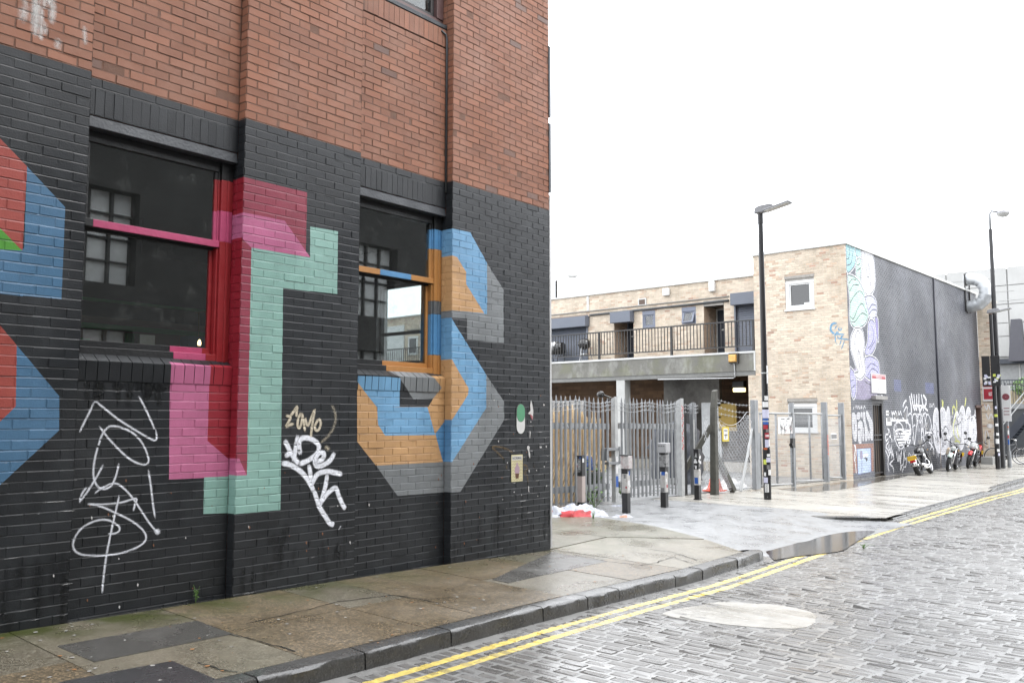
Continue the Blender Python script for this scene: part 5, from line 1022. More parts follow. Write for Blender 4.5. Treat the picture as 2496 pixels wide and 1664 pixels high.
for h, opn in ((wA, 0), (wB, 1)):
    w = empty('window', parent=broot); f = MB(); x0, x1, z0, z1 = h; f.box(x0, x1, YB-.01, YB+.08, z1-.16, z1); f.box(x0, x1, YB-.0, YB+.08, z0, z0+.05); f.box(x0, x0+.05, YB, YB+.08, z0+.051, z1-.161); f.box(x1-.05, x1, YB, YB+.08, z0+.051, z1-.161); f.box(x0+.051, x1-.051, YB+.4, YB+.42, z0, z1); f.build('frame', m_gf, w)
    t_ = .16 if opn else 0; f = MB(); zt, zb_ = z1-.165, z0+.055; Y0, Y1 = YB+.02, YB+.02-t_
    P = lambda x, k: (x, Y0+(Y1-Y0)*(1-k), zb_+(zt-zb_)*k)
    for a, b, c, d in ((x0+.052, x1-.052, 0, .1), (x0+.052, x1-.052, .9, 1), (x0+.052, x0+.12, .101, .899), (x1-.12, x1-.052, .101, .899)):
        A, B, C_2, D_2 = P(a, c), P(b, c), P(b, d), P(a, d); f.hexa([A, B, (B[0], B[1]+.04, B[2]), (A[0], A[1]+.04, A[2]), D_2, C_2, (C_2[0], C_2[1]+.04, C_2[2]), (D_2[0], D_2[1]+.04, D_2[2])])
    f.build('casement', m_gf, w); f = MB(); A, B, C_2, D_2 = P(x0+.11, .09), P(x1-.11, .09), P(x1-.11, .91), P(x0+.11, .91); f.hexa([(A[0], A[1]+.018, A[2]), (B[0], B[1]+.018, B[2]), (B[0], B[1]+.024, B[2]), (A[0], A[1]+.024, A[2]), (D_2[0], D_2[1]+.018, D_2[2]), (C_2[0], C_2[1]+.018, C_2[2]), (C_2[0], C_2[1]+.024, C_2[2]), (D_2[0], D_2[1]+.024, D_2[2])]); f.build('pane', g_pale, w)
m_nd = mat('navy_door', srgb(52, 58, 68), .4); m_wdf = mat('white_door_frame', (.6, .6, .58, 1), .5)
for h, fr_ in ((dC, m_gf), (dE, m_wdf)):
    d = empty('door', parent=broot); f = MB(); xm = h[0]+(h[1]-h[0])*.42; f.box(h[0]+.03, h[1]-.002, YB+.92, YB+.97, ZF, h[3]-.06); f.build('door_leaf', m_nd, d); f = MB(); f.box(h[0]+.001, h[0]+.05, YB+.9, YB+.99, ZF, h[3]); f.box(h[1]-.05, h[1]-.001, YB+.9, YB+.99, ZF, h[3]); f.box(h[0]+.051, h[1]-.051, YB+.9, YB+.99, h[3]-.06, h[3]); f.build('door_frame', fr_, d)
    f = MB(); f.box(h[0]+.2, h[0]+.4, YB+.9, YB+.919, ZF+1.0, ZF+1.06); f.build('letter_plate', m_cop, d)
f = MB(); f.box(dE[0], dE[1], YB-.02, YB+.4, dE[3], dE[3]+.2); f.build('lintel', m_lint, broot)
f = MB(); z1, z2 = bx(1330+10, 768)[1], bx(1776, 722)[1]
p0, p1 = on_y(1340, 768, YB-.03), on_y(1776, 722, YB-.03); f.tube([p0+Vector((-9, 0, (p0.z-p1.z)/(p1.x-p0.x)*9)), p1], .022, 6); f.build('conduit', mat('pale_conduit', (.35, .34, .32, 1), .6), broot, smooth=True)
f = MB(); p0, p1 = on_y(1437, 768, YB-.05), on_y(1776, 732, YB-.05); f.tube([p0, p1], .04, 8); f.build('pipe', mat('dark_pipe', (.08, .085, .09, 1), .5), broot, smooth=True)
f = MB(); p0 = on_y(1433, 722, YB-.01); p1 = on_y(1433, 757, YB-.01); f.box(p0.x-.05, p0.x+.05, YB-.03, YB-.002, p1.z, p0.z); f.build('downpipe', m_cop, broot)
for u0, u1, v0, v1 in ((1619, 1634, 704, 720), (1731, 1745, 687, 710)):
    a, b = bx(u0, v0), bx(u1, v1); f = MB(); f.box(a[0], b[0], YB-.14, YB-.003, b[1], a[1]); f.build('meter_box', m_upvc, broot, bevel=.02)
f = MB(); f.box(-30.4, -30.1, YB-.14, YB-.003, 5.75, 6.1); f.build('meter_box', m_upvc, broot, bevel=.02); f = MB(); f.box(-33.5, -32.2, YB-.05, YB-.003, 4.3, 6.2); f.build('white_panel', m_upvc, broot)
w = empty('window', parent=broot); f = MB(); f.box(-31.9, -31.2, YB-.04, YB-.004, 4.7, 5.6); f.build('frame', m_upvc, w); f = MB(); f.box(-31.8, -31.3, YB-.046, YB-.0401, 4.8, 5.5); f.build('pane', g_dark, w)
a, b = bx(1556, 728), bx(1576, 744); f = MB(); f.box(a[0], b[0], YB-.03, YB-.003, b[1], a[1], 0); f.box(a[0]+.05, b[0]-.05, YB-.036, YB-.0301, b[1]+.05, a[1]-.05, 1); f.build('air_vent', [m_cop, mat('vent_brown', (.12, .08, .06, 1), .7)], broot)
# balcony railing
rail = empty('balcony_railing', (0, 0, 0), 0, 'long black metal railing along the edge of the balcony', 'railing')
m_rail = mat('black_rail', (.022, .021, .021, 1), .45, var=.2)
yr = S0+.06; f = MB(); f.box(XE+1, -13.17, yr-.025, yr+.025, 4.87, 4.915); f.build('top_rail', m_rail, rail); f = MB(); f.box(XE+1, -13.17, yr-.02, yr+.02, 4.02, 4.06); f.build('bottom_rail', m_rail, rail)
f = MB(); f.box(-.036, .036, -.036, .036, 0, 1.0); pm = f.build('post', m_rail, rail); px_ = [-13.22, -16.36, -19.53, -22.7, -25.87, -29.0, -32.2]
pm.location = (px_[0], yr+.002, 3.865)
for x in px_[1:]: c = copy_tree(pm, rail); c.location = (x, yr+.002, 3.865)
f = MB(); f.box(-.012, .012, -.012, .012, 4.0605, 4.8695); pm = f.build('baluster', m_rail, rail); x = -13.35; first = True
while x > XE+1.1:
    if min(abs(x-q) for q in px_) > .06:
        c = pm if first else copy_tree(pm, rail); c.location = (x, yr, 0); first = False
    x -= .132
# things on the balcony and walls
kb = on_y(1424.6, 843, YB-.45); k = empty('kettle_barbecue', (kb.x, YB-.45, ZF), 0, 'round black kettle barbecue standing on the balcony', 'barbecue')
m_enam = mat('black_enamel', (.012, .012, .013, 1), .12, spec=.7); m_alu = mat('dull_aluminium', (.6, .6, .6, 1), .3, metal=.8)
f = MB(); f.lathe([(.02, .5), (.15, .53), (.23, .6), (.265, .7)], n=20); f.build('bowl', m_enam, k, smooth=True)
f = MB(); f.lathe([(.268, .705), (.255, .8), (.2, .88), (.1, .93), (.02, .94)], n=20); f.lathe([(.02, .94), (.03, .97), (.05, 1.0), (.02, 1.01)], n=8); f.build('lid', m_enam, k, smooth=True)
for t in (.5, 2.6, 4.7): f = MB(); f.tube([(.2*math.cos(t), .2*math.sin(t), .56), (.33*math.cos(t), .33*math.sin(t), .0)], .013, 6); f.build('leg', m_alu, k)
f = MB(); f.lathe([(.01, .28), (.16, .29), (.16, .34), (.02, .35)], n=14); f.build('ash_tray', m_alu, k)
kb = on_y(1358, 845, YB-.45); k = empty('gas_barbecue', (kb.x-.1, YB-.45, ZF), 0, 'drum shaped barbecue with grey lid half hidden by the corner', 'barbecue')
f = MB(); f.lathe([(.02, -.4), (.24, -.39), (.25, -.3), (.25, .3), (.24, .39), (.02, .4)], (0, 0, .62), (1, 0, 0), 16); f.build('drum', m_enam, k, smooth=True)
f = MB(); f.lathe([(.02, -.41), (.262, -.40), (.262, .12), (.02, .13)], (0, 0, .655), (1, 0, 0), 16); f.build('lid', m_alu, k, smooth=True)
for x in (-.3, .3): f = MB(); f.tube([(x, -.2, .45), (x, -.25, 0)], .015, 6); f.tube([(x, .2, .45), (x, .25, 0)], .015, 6); f.tube([(x, -.2, .28), (x, .2, .28)], .012, 6); f.build('leg_frame', m_iron, k)
wl_ = on_y(1790, 873, S0); k = empty('wall_light', (wl_.x, S0+.02, wl_.z), 0, 'square amber bulkhead light fixed on the stained concrete balcony edge', 'light')
f = MB(); f.box(-.17, .17, -.10, -.002, -.17, .17); f.build('housing', mat('light_back', (.06, .05, .04, 1), .6), k); f = MB(); f.hexa([(-.18, -.2, -.15), (.15, -.2, -.15), (.16, -.101, -.17), (-.19, -.101, -.17), (-.18, -.2, .14), (.15, -.2, .14), (.16, -.101, .16), (-.19, -.101, .16)]); f.v = [(v[0]*.8, v[1]*.9, v[2]*.8) for v in f.v]; f.build('lens', mat('amber_lens', srgb(222, 172, 92), .35, var=.25, nscale=9), k, bevel=.02)
f = MB(); f.tube([(.0, -.03, -.18), (.02, -.03, -.62), (-.05, -.03, -.66), (-3.0, -.03, -.62)], .018, 6); f.build('cable', m_alu, k)
k = empty('ceiling_light', on_y(1802, 950, S0+1.6), 0, 'small lit warm lamp under the balcony beside the tan wall', 'light'); f = MB(); f.box(-.19, .19, -.12, .12, -.07, .07); f.build('lens', emis('lit_lens', (1, .78, .36, 1), 1.6), k, bevel=.02); f = MB(); f.box(-.21, .21, -.1, .14, .0705, .3); f.build('housing', m_iron, k)

# ------------------------------------------------------------------ duct, signs, end things of the dark wall
m_duct = mat('galvanised_duct', (.52, .54, .56, 1), .38, metal=.55, var=.12, nscale=5)
k = empty('ventilation_duct', (W0, 40.0, 6.2), 0, 'fat silver ventilation duct bending out of the dark wall at roof level', 'duct')
RD = .25; ctr = []
N = 7
for i in range(N+1):
    a = math.pi*i/N; ctr.append((.2+.54*math.sin(a), 0, .72+.58*math.cos(a)))
ctr = [(-.05, 0, 1.30)]+ctr[0:]+[(-.05, 0, .14)]
for i in range(len(ctr)-1):
    f = MB(); a, b = Vector(ctr[i]), Vector(ctr[i+1])
    pts = [a, b]
    # mitred segment: rings lie on the bisecting planes
    def nrm(j):
        d0 = (Vector(ctr[j])-Vector(ctr[max(j-1, 0)])); d1 = (Vector(ctr[min(j+1, len(ctr)-1)])-Vector(ctr[j])); d = (d0.normalized() if d0.length else Vector())+(d1.normalized() if d1.length else Vector()); return d.normalized()
    i0 = len(f.v); n = 20
    for j in (i, i+1):
        nd = nrm(j); side = Vector((0, 1, 0)); upv = side.cross(nd); seg = (b-a).normalized(); sc = 1/max(.5, nd.dot(seg))
        for q in range(n): t_ = 2*math.pi*q/n; f.v.append(tuple(Vector(ctr[j])+side*RD*math.cos(t_)+upv*RD*sc*math.sin(t_)))
    for q in range(n): f.f.append((q, (q+1) % n, n+(q+1) % n, n+q)); f.m.append(0); f.r.append(.5)
    f.build('duct_segment', m_duct, k, smooth=True)
f = MB()
for z in (.14, 1.30): f.lathe([(RD-.01, .0), (RD+.04, .0), (RD+.04, .03), (RD-.01, .03)], (.0, 0, z), (1, 0, 0), 18)
f.build('collar', m_iron, k); f = MB(); f.box(.004, .05, -.36, -.30, -.1, 1.5); f.box(.004, .05, .30, .36, -.1, 1.5); f.build('bracket', m_iron, k)
def sign_board(name, label, y0, y1, z0, z1, build, cat='sign'):
    k = empty(name, (W0+.008, y0, z0), 0, label, cat); w, h = y1-y0, z1-z0; M = lambda u, v, d: (.03-d, u, v); build(k, w, h, M); return k
m_sw_ = mat('sign_white', (.78, .78, .78, 1), .4, var=.03); m_sr = mat('sign_red', srgb(168, 40, 56), .45, var=.05); m_sg = mat('sign_grey', (.2, .2, .2, 1), .5); m_sy = mat('sign_yellow', srgb(214, 190, 40), .5)
def b1(k, w, h, M):
    f = MB(); f.box(0, .03, 0, w, 0, h); f.build('panel', m_sw_, k); f = MB()
    for a, b in ((.955, .975), (.91, .935), (.745, .885)): f.box(.0302, .0325, w*.03, w*.97, h*a, h*b, 0)
    f.build('band', m_sr, k); f = MB(); text_into(f, 'BUCKINGHAM ESTATE', lambda u, v, d: (.034, u, v), h*.125, 0, w*.5, h*.815, 0, sx=.62, bold=True); f.build('lettering', m_sw_, k)
    f = MB(); r_ = random.Random(2)
    for a in (.6, .52, .44, .36, .28): f.box(.0302, .032, w*.04, w*.1, h*(a-.025), h*(a+.02)); f.box(.0302, .032, w*.53, w*.585, h*(a-.03), h*(a+.02)); f.box(.0302, .0315, w*.12, w*(.2+.15*r_.random()), h*(a-.01), h*(a+.005)); f.box(.0302, .0315, w*.6, w*(.7+.2*r_.random()), h*(a-.01), h*(a+.005))
    f.box(.0302, .032, w*.4, w*.45, h*.14, h*.28); f.box(.0302, .032, w*.48, w*.52, h*.05, h*.14); f.box(.0302, .032, w*.04, w*.14, h*.05, h*.1); f.build('small_print', m_sg, k)
sign_board('notice_board', 'white estate sign with a red heading on the dark wall above the iron door', 28.36, 29.66, 2.45, 3.07, b1)
f = MB()
for i, pts in enumerate(([(.0, .02), (.1, .16), (.2, .02)], [(.05, .07), (.16, .07)], [(.24, .02), (.24, .16), (.36, .09), (.24, .02)], [(.4, .02), (.46, .16), (.54, .02), (.6, .16)], [(.66, .04), (.66, .15), (.78, .15), (.78, .03), (.66, .04)])): stroke(f, [(28.6+p[0], 2.36+p[1]-.13) for p in pts], .035, MS, step=.03, off=.004+.0001*i, soft=.3, taper=False)
f.build('graffiti_tag', MATS['far_spray'], rroot)
for (u0, v0), (u1, v1), c, lab in (((2158.5, 1000), (2165.5, 1012.5), 0, 'plain white paper notice on the dark wall right of the iron door'), ((2159, 1017.5), (2172.5, 1036.5), 1, 'white paper notice with a dark picture pasted below the plain one')):
    a, b = on_x(u0, v0, W0), on_x(u1, v1, W0); k = empty('paper_notice', (W0+.007, a.y, b.z), 0, lab, 'poster', 'paper notices by the iron door'); f = MB(); f.box(0, .004, 0, b.y-a.y, 0, a.z-b.z); f.build('sheet', m_sw_, k)
    if c: f = MB(); f.box(.0042, .006, .1, .42, .12, .3); f.box(.0042, .006, .05, .4, .38, .44); f.build('picture', m_sg, k)
k = empty('estate_sign', (-9.97, 41.42, 2.38), 0, 'red estate sign with white border on the short wall behind the black poles', 'sign'); f = MB(); f.box(0, .75, -.03, 0, 0, .68); f.build('panel', m_sw_, k); f = MB(); f.box(.04, .71, -.033, -.0302, .08, .53); f.box(.04, .71, -.033, -.0302, .6, .66); f.build('band', m_sr, k); f = MB(); text_into(f, 'ESTATE', lambda u, v, d: (u, -.034, v), .2, 0, .44, .3, 0, sx=.62, bold=True); text_into(f, 'BUCKINGHAM', lambda u, v, d: (u, -.034, v), .1, 0, .37, .565, 0, sx=.9, bold=True); f.build('lettering', m_sw_, k)

# ================================================================== across the street (outside the frame, mirrored in the windows)
m_wb = mat('soot_brick', srgb(58, 58, 57), .8, var=.25, nscale=3); m_wp = mat('pale_sky_pane', (.75, .78, .78, 1), .8, var=.15, nscale=1.5); m_wf = mat('steel_window', (.03, .03, .03, 1), .6)  # pale panes: sky reflection in the warehouse glass put into the colour
wroot = empty('brick_warehouse', (2.9, 0, 0), 0, 'long dark brick warehouse with steel grid windows on the other side of the street', 'building')
mb = MB(); wins = []; y = -11.7
ys = []
while y < 29: ys.append((y, y+1.9)); y += 3.7
zs = ((1.5, 3.4), (4.3, 6.2))
last = -15
for a, b in ys: mb.box(0, .5, last, a, -.3, 8.8); last = b
mb.box(0, .5, last, 31, -.3, 8.8)
for a, b in ys: mb.box(.0, .5, a, b, -.3, 1.5); mb.box(0, .5, a, b, 3.4, 4.3); mb.box(0, .5, a, b, 6.2, 8.8)
mb.box(.51, 10, -15, 31, 8.5, 8.8); mb.box(.51, 10, -15, -14.8, -.3, 8.49); mb.box(.51, 10, 30.8, 31, -.3, 8.49)
mb.box(0, 9, -15, 4.4, 8.801, 15.5); mb.build('wall', m_wb, wroot)  # unseen upper block added to darken the left end of the painted building
f = MB(); g = MB(); 
w = empty('window', parent=wroot)
f.box(.2, .26, 0, .05, 0, 1.9); f.box(.2, .26, 1.85, 1.9, 0, 1.9)
for k in range(5): f.box(.201, .259, .051, 1.849, max(0, 1.9*k/4-.02), min(1.9, 1.9*k/4+.02))
for k in range(1, 4): f.box(.19, .27, 1.9*k/4-.03, 1.9*k/4+.03, .001, 1.899)
f.build('frame', m_wf, w); g.box(.27, .29, .01, 1.89, .01, 1.89); g.build('pane', m_wp, w)
first = True
for a, b in ys:
    for z0, z1 in zs:
        c = w if first else copy_tree(w, wroot); c.location = (0, a, z0); first = False
mb = MB(); mb.box(0, 0.14, 0, 1, -.14, 0); ok_ = sheet('far_side_pavement', fr(-6, 40, 20), fr(-.3, 3.0, 3), lambda s, x: (x, s, zp(s)-.02), m_flag2, kind='structure')

# ================================================================== fences and gates along the yard
m_galv = mat('galvanised_steel', (.27, .28, .29, 1), .42, metal=.35, var=.2, nscale=7, rvar=.12)
m_galw = mat('whitened_steel', (.46, .47, .47, 1), .5, var=.15, nscale=10, stain=(.3, .3, .3, 1), sscale=6)
FX = -10.45
def pale_mb(h):
    mb = MB(); prof = [(-.041, 0), (-.016, .016), (.016, .016), (.041, 0)]; zs_ = [(0, 1), (h-.16, 1), (h-.05, .45), (h, .05)]; i0 = 0
    for z, s in zs_:
        for y, x in prof: mb.v.append((x*s, y*s, z))
        for y, x in prof: mb.v.append((x*s-.005, y*s, z))
    for k in range(3):
        a = k*8
        for j in range(3): mb.f.append((a+j, a+j+1, a+j+9, a+j+8)); mb.f.append((a+4+j, a+12+j, a+13+j, a+5+j))
        mb.f.append((a, a+8, a+12, a+4)); mb.f.append((a+3, a+7, a+15, a+11))
    mb.m = [0]*len(mb.f); mb.r = [.5]*len(mb.f); return mb
def palisade(label, y0, y1, z, h, n, name='palisade_gate'):
    g = empty(name, (FX, y0, 0), 0, label, 'gate', 'grey steel palisade gate leaves'); L = y1-y0
    for k, (zz, hh) in enumerate(((1.43, .12), (.22, .12))): f = MB(); f.hexa([(-.05, 0, z+zz), (-.006, 0, z+zz), (-.006, L, z+zz-.03), (-.05, L, z+zz-.03), (-.05, 0, z+zz+hh), (-.006, 0, z+zz+hh), (-.006, L, z+zz+hh-.03), (-.05, L, z+zz+hh-.03)]); f.build('rail', m_galv, g)
    p = pale_mb(h).build('pale', m_galv, g); p.location = (0, L*.5/n, z+.0)
    for k in range(1, n): c = copy_tree(p, g); c.location = (rs.gauss(0, .003), L*(k+.5)/n+rs.gauss(0, .004), z-.04*k/n+rs.gauss(0, .006)); c.rotation_euler = (rs.gauss(0, .008), 0, 0)
    return g
pg = palisade('left leaf of the grey palisade gates in front of the reed screen', 11.9, 14.62, .0, 2.08, 18)
f = MB(); text_into(f, 'CAFE BRUTAL', lambda u, v, d: (-.005, u, v), .13, 0, 1.75, 1.48, 0, sx=1.6); f.build('rail_lettering', m_galw, pg)
pg2 = palisade('right leaf of the grey palisade gates between the two tall white posts', 14.98, 17.22, -.02, 2.08, 15)
f = MB(); text_into(f, 'LEKKER STREET', lambda u, v, d: (-.005, u, v), .1, 0, 1.1, 1.46, 0, sx=1.5); f.build('rail_lettering', m_galw, pg2)
def post(label, x, y, z, h, w, m, grp=None, slant=.1, name='gate_post', d=None):
    d = d or w; k = empty(name, (x, y, z), 0, label, 'post', grp); f = MB(); f.hexa([(-w/2, -d/2, -.1), (w/2, -d/2, -.1), (w/2, d/2, -.1), (-w/2, d/2, -.1), (-w/2, -d/2, h-slant), (w/2, -d/2, h), (w/2, d/2, h), (-w/2, d/2, h-slant)]); f.build('shaft', m, k, bevel=.005); return k
k = post('tall pale steel gate post with slanted top and lock box between the gate leaves', FX, 14.79, -.05, 2.12, .10, m_galw, slant=.05)
f = MB(); f.box(-.09, .06, -.34, .14, 1.02, 1.07); f.box(-.09, .06, -.36, -.3, .82, 1.0199); f.box(-.08, .065, -.30, .25, .74, .79); f.box(.055, .075, .06, .12, .76, 1.1); f.build('lock_box', m_galv, k)
f = MB(); f.box(.0505, .054, -.04, .045, .28, .5, 1); f.box(.0505, .054, -.03, .03, .55, .9, 0); f.build('sticker', [m_sw_, mat('sticker_blue', srgb(40, 90, 170), .5)], k)
f = MB(); f.tube([(-.2, .02, 2.02), (-.1, .02, 2.1), (-.22, -.1, 2.16)], .022, 6); f.lathe([(.06, -.1), (.07, 0), (.03, .08)], (-.24, -.12, 2.17), (1, -.6, .1), 12); f.build('floodlight', m_iron, k)
k = post('white gate post covered in red scrawl at the right end of the palisade', FX, 17.36, -.08, 2.16, .13, m_galw, slant=.07)
f = MB(); r_ = random.Random(5)
for i in range(6): stroke(f, [(-.045+.02*i % .08, 2.0-.17*i), (.04, 1.93-.17*i), (-.03, 1.88-.17*i), (.035, 1.85-.17*i)], .022, lambda u, v, d: (.066-d, u, v), step=.02, soft=.3, off=.001)
f.build('graffiti_tag', spray_mat('red_spray', srgb(190, 40, 40)), k)
post('dark rusty steel post behind the red scrawled one', FX-.12, 17.62, -.1, 1.95, .17, m_iron, name='steel_post', slant=.01); k = post('grey steel post with a pale scrawled strip at the end of the palisade', FX, 17.9, -.1, 2.1, .09, m_galv, name='steel_post', slant=.04)
f = MB(); f.box(.046, .049, -.035, .035, .55, 1.7); f.build('pale_strip', m_galw, k); f = MB(); f.box(-.02, .02, .12, .16, -.1, 2.08); f.build('side_bar', m_galv, k)
# concrete post with struts, chain link on both sides
m_cpost = mat('dark_mossy_concrete', (.085, .083, .07, 1), .75, var=.35, nscale=9, bump=.6, bscale=30)
cy_ = 18.25
k = empty('concrete_post', (-10.1, cy_, -.1), 0, 'leaning dark concrete fence post with angled head and two diagonal struts', 'post')
f = MB(); f.hexa([(-.08, -.08, -.1), (.08, -.08, -.1), (.08, .08, -.1), (-.08, .08, -.1), (-.065, -.03, 1.95), (.065, -.03, 1.95), (.065, .1, 1.95), (-.065, .1, 1.95)]); f.hexa([(-.065, -.03, 1.951), (.065, -.03, 1.951), (.065, .1, 1.951), (-.065, .1, 1.951), (-.06, .05, 2.36), (.06, .05, 2.36), (.06, .15, 2.4), (-.06, .15, 2.4)]); f.build('shaft', m_cpost, k, bevel=.012)
f = MB(); f.bar((-.05, .0, 1.55), (-.65, -.62, .2), .11, .11); f.build('strut', m_cpost, k); f = MB(); f.bar((-.1, .15, 1.0), (-.05, 1.0, 0.0), .12, .12); f.build('strut', m_cpost, k)
m_wire = mat('wet_wire', (.52, .53, .54, 1), .3, metal=.6, var=.1); m_wire2 = mat('dull_wire', (.4, .41, .42, 1), .4, metal=.4)
def chain(name, label, x, y0, y1, zb, zt, pitch=.075, r=.0034, parent=None):
    """diamond mesh between y0 and y1; zb, zt: functions of y"""
    k = empty(name, (x, y0, 0), 0, label, 'fence') if parent is None else empty(name, (0, 0, 0), parent=parent); f = MB(); H = max(zt(y0), zt((y0+y1)/2), zt(y1))-min(zb(y0), zb(y1))
    zmin = min(zb(y0), zb(y1)); L = y1-y0; ox = 0 if parent is None else x; oy = 0 if parent is None else y0
    for sgn in (1, -1):
        c = -H-.1
        while c < L+H+.1:
            pts = []; N = 26
            for i in range(N+1):
                z = zmin+H*i/N; y = c+(z-zmin)*.62*sgn
                yy = y0+y
                if 0 <= y <= L and zb(yy) <= z <= zt(yy): pts.append((ox+.012*math.sin(y*3+z*2), oy+y+.012*math.sin(z*4+y*5), z))
                elif pts: break
            if len(pts) > 1: f.tube([pts[0]]+pts[1:-1:4]+[pts[-1]], r, 3, cap=False)
            c += pitch
    f.build('wire_mesh', m_wire if parent is None else m_wire2, k, kind='stuff')
    for fn in (zb, zt):
        f = MB(); f.tube([(ox, oy+L*i/16, fn(y0+L*i/16)) for i in range(17)], .006, 5); f.build('line_wire', m_wire, k)
    return k
chain('chain_link_fence', 'short slack stretch of chain link left of the concrete post', -10.2, 17.98, 18.18, lambda y: 0, lambda y: 1.62)
cl = chain('chain_link_fence', 'sagging chain link panel between the concrete post and the double steel post', -10.12, 18.36, 20.2, lambda y: -.08+.02*math.sin(y*5), lambda y: 1.78-.32*math.sin(math.pi*min(1, (y-18.36)/1.55))**.7*(1 if y < 19.9 else .6))
def barbed(pts, k):
    f = MB(); f.tube(pts, .0042, 4)
    for a, b in zip(pts, pts[1:]):
        a, b = Vector(a), Vector(b); n = max(1, int((b-a).length/.12))
        for i in range(n): p = a.lerp(b, (i+.5)/n); f.bar(p+Vector((0, -.012, -.03)), p+Vector((0, .012, .03)), .004, .004); f.bar(p+Vector((.015, .012, .015)), p-Vector((.015, .012, .015)), .004, .004)
    return f.build('barbed_strand', m_wire, k, kind='stuff')
k = empty('barbed_wire', (0, 0, 0), 0, 'three strands of barbed wire from the concrete post to the double steel post', 'wire')
for za, zb_, sg in ((2.08, 1.95, .05), (1.92, 1.78, .06), (1.76, 1.62, .02)): barbed([(-10.1, 18.38+1.82*i/10, za+(zb_-za)*i/10-sg*math.sin(math.pi*i/10)) for i in range(11)], k)
k = empty('barbed_wire', (0, 0, 0), 0, 'strands of barbed wire above the palisade gates ending at the concrete post', 'wire')
for z in (2.0, 1.93, 1.84): barbed([(FX+.02, 11.95+6.2*i/24, z-.05+.03*math.sin(i*1.3)-.02*(i/24)) for i in range(25)], k)
k = empty('steel_post', (-10.1, 20.33, -.13), 0, 'double galvanised post where the chain link meets the mesh gates', 'post')
f = MB(); f.box(-.06, .06, -.10, .0, 0, 2.22); f.build('shaft', m_galv, k, bevel=.008); f = MB(); f.box(-.05, .05, .02, .13, 0, 2.22); f.build('shaft', m_galv, k, bevel=.008); f = MB(); f.bar((-.02, -.08, 1.5), (.1, -1.0, .02), .05, .05); f.build('strut', m_galw, k); f = MB(); f.box(-.04, .04, .15, .2, 0, 1.4); f.build('hinge_bar', m_galv, k)
# weld mesh double gate
def meshgate(label, y0, y1, zt, mids, x=-10.1, grp='weld mesh gate leaves', diag=False):
    g = empty('mesh_gate', (x, y0, 0), 0, label, 'gate', grp); L = y1-y0; zb_ = -.05
    f = MB(); f.tube([(0, 0, zt), (0, L, zt)], .027, 8); f.tube([(0, 0, zb_), (0, L, zb_-.06)], .024, 8); f.build('rail', m_galw, g, smooth=True)
    for y in (0.02, L-.02): f = MB(); f.tube([(0, y, zb_-.05), (0, y, zt)], .022, 6); f.build('stile', m_galv, g, smooth=True)
    for y in mids: f = MB(); f.tube([(-.03, y-y0, zb_), (-.03, y-y0, zt)], .03, 6); f.build('upright', m_galv, g, smooth=True)
    f = MB()
    if diag:
        pass
    else:
        y = .05
        while y < L-.03: f.bar((.012, y, zb_), (.012, y, zt), .0045, .0045); y += .055
        z = zb_+.08
        while z < zt: f.bar((.016, 0, z), (.016, L, z-.01), .0045, .0045); z += .11
        f.build('wire_grid', m_wire2, g, kind='stuff')
    return g
g1 = meshgate('left leaf of the weld mesh gate with the white notice on it', 20.62, 22.5, 1.76, [21.6]); g2 = meshgate('right leaf of the weld mesh gate below the lower white window', 22.62, 24.5, 1.76, [23.7])
f = MB(); f.box(-.05, .05, 1.85, 1.94, -.18, 2.05); f.build('lock_stile', m_galv, g1); f = MB(); f.box(.02, .1, 1.7, 1.85, .85, 1.1); f.lathe([(.05, 0), (.05, .05)], (.06, 1.65, .93), (0, 1, 0), 8); f.build('lock', m_iron, g1); f = MB(); f.tube([(.03, 1.8, .45), (.03, 1.9, .45), (.03, 1.92, -.2)], .012, 5); f.build('drop_bolt', m_iron, g1)
a, b = on_x(1896, 1016, -10.07), on_x(1934, 1056, -10.07); k = empty('gate_notice', (-10.07, a.y, b.z), 0, 'white notice board scrawled with black drawings hung on the mesh gate', 'sign'); w_, h_ = b.y-a.y, a.z-b.z; f = MB(); f.box(-.006, .006, 0, w_, 0, h_); f.build('panel', m_sw_, k)
f = MB(); r_ = random.Random(8); Mn = lambda u, v, d: (.0065-d, u, v)
for i in range(9): stroke(f, [(.03+w_*.4*r_.random(), h_*(.84+.1*r_.random())), (.1+w_*.3*r_.random(), h_*.9)] if i < 4 else [(w_*(.55+.35*r_.random()), h_*(.84+.1*r_.random())), (w_*(.6+.35*r_.random()), h_*(.84+.1*r_.random()))], .035, Mn, off=.0008+.0001*i, soft=.3, step=.02)
for i in range(26):
    cx, cz = w_*(.08+.84*r_.random()), h_*(.08+.65*r_.random()); stroke(f, [(cx+r_.gauss(0, .03), cz+r_.gauss(0, .06)) for _ in range(4)], .013, Mn, off=.0018+.0001*i, soft=.3, step=.015)
f.build('ink_drawing', spray_mat('black_ink', (.03, .03, .035, 1)), k); f = MB()
for i in range(7): cx, cz = w_*(.1+.8*r_.random()), h_*(.06+.3*r_.random()); stroke(f, [(cx, cz), (cx+.05*r_.gauss(0, 1), cz+.04)], .03, Mn, off=.005+.0001*i, soft=.3, step=.02)
f.build('colour_drawing', spray_mat('red_ink', (.4, .1, .12, 1)), k)
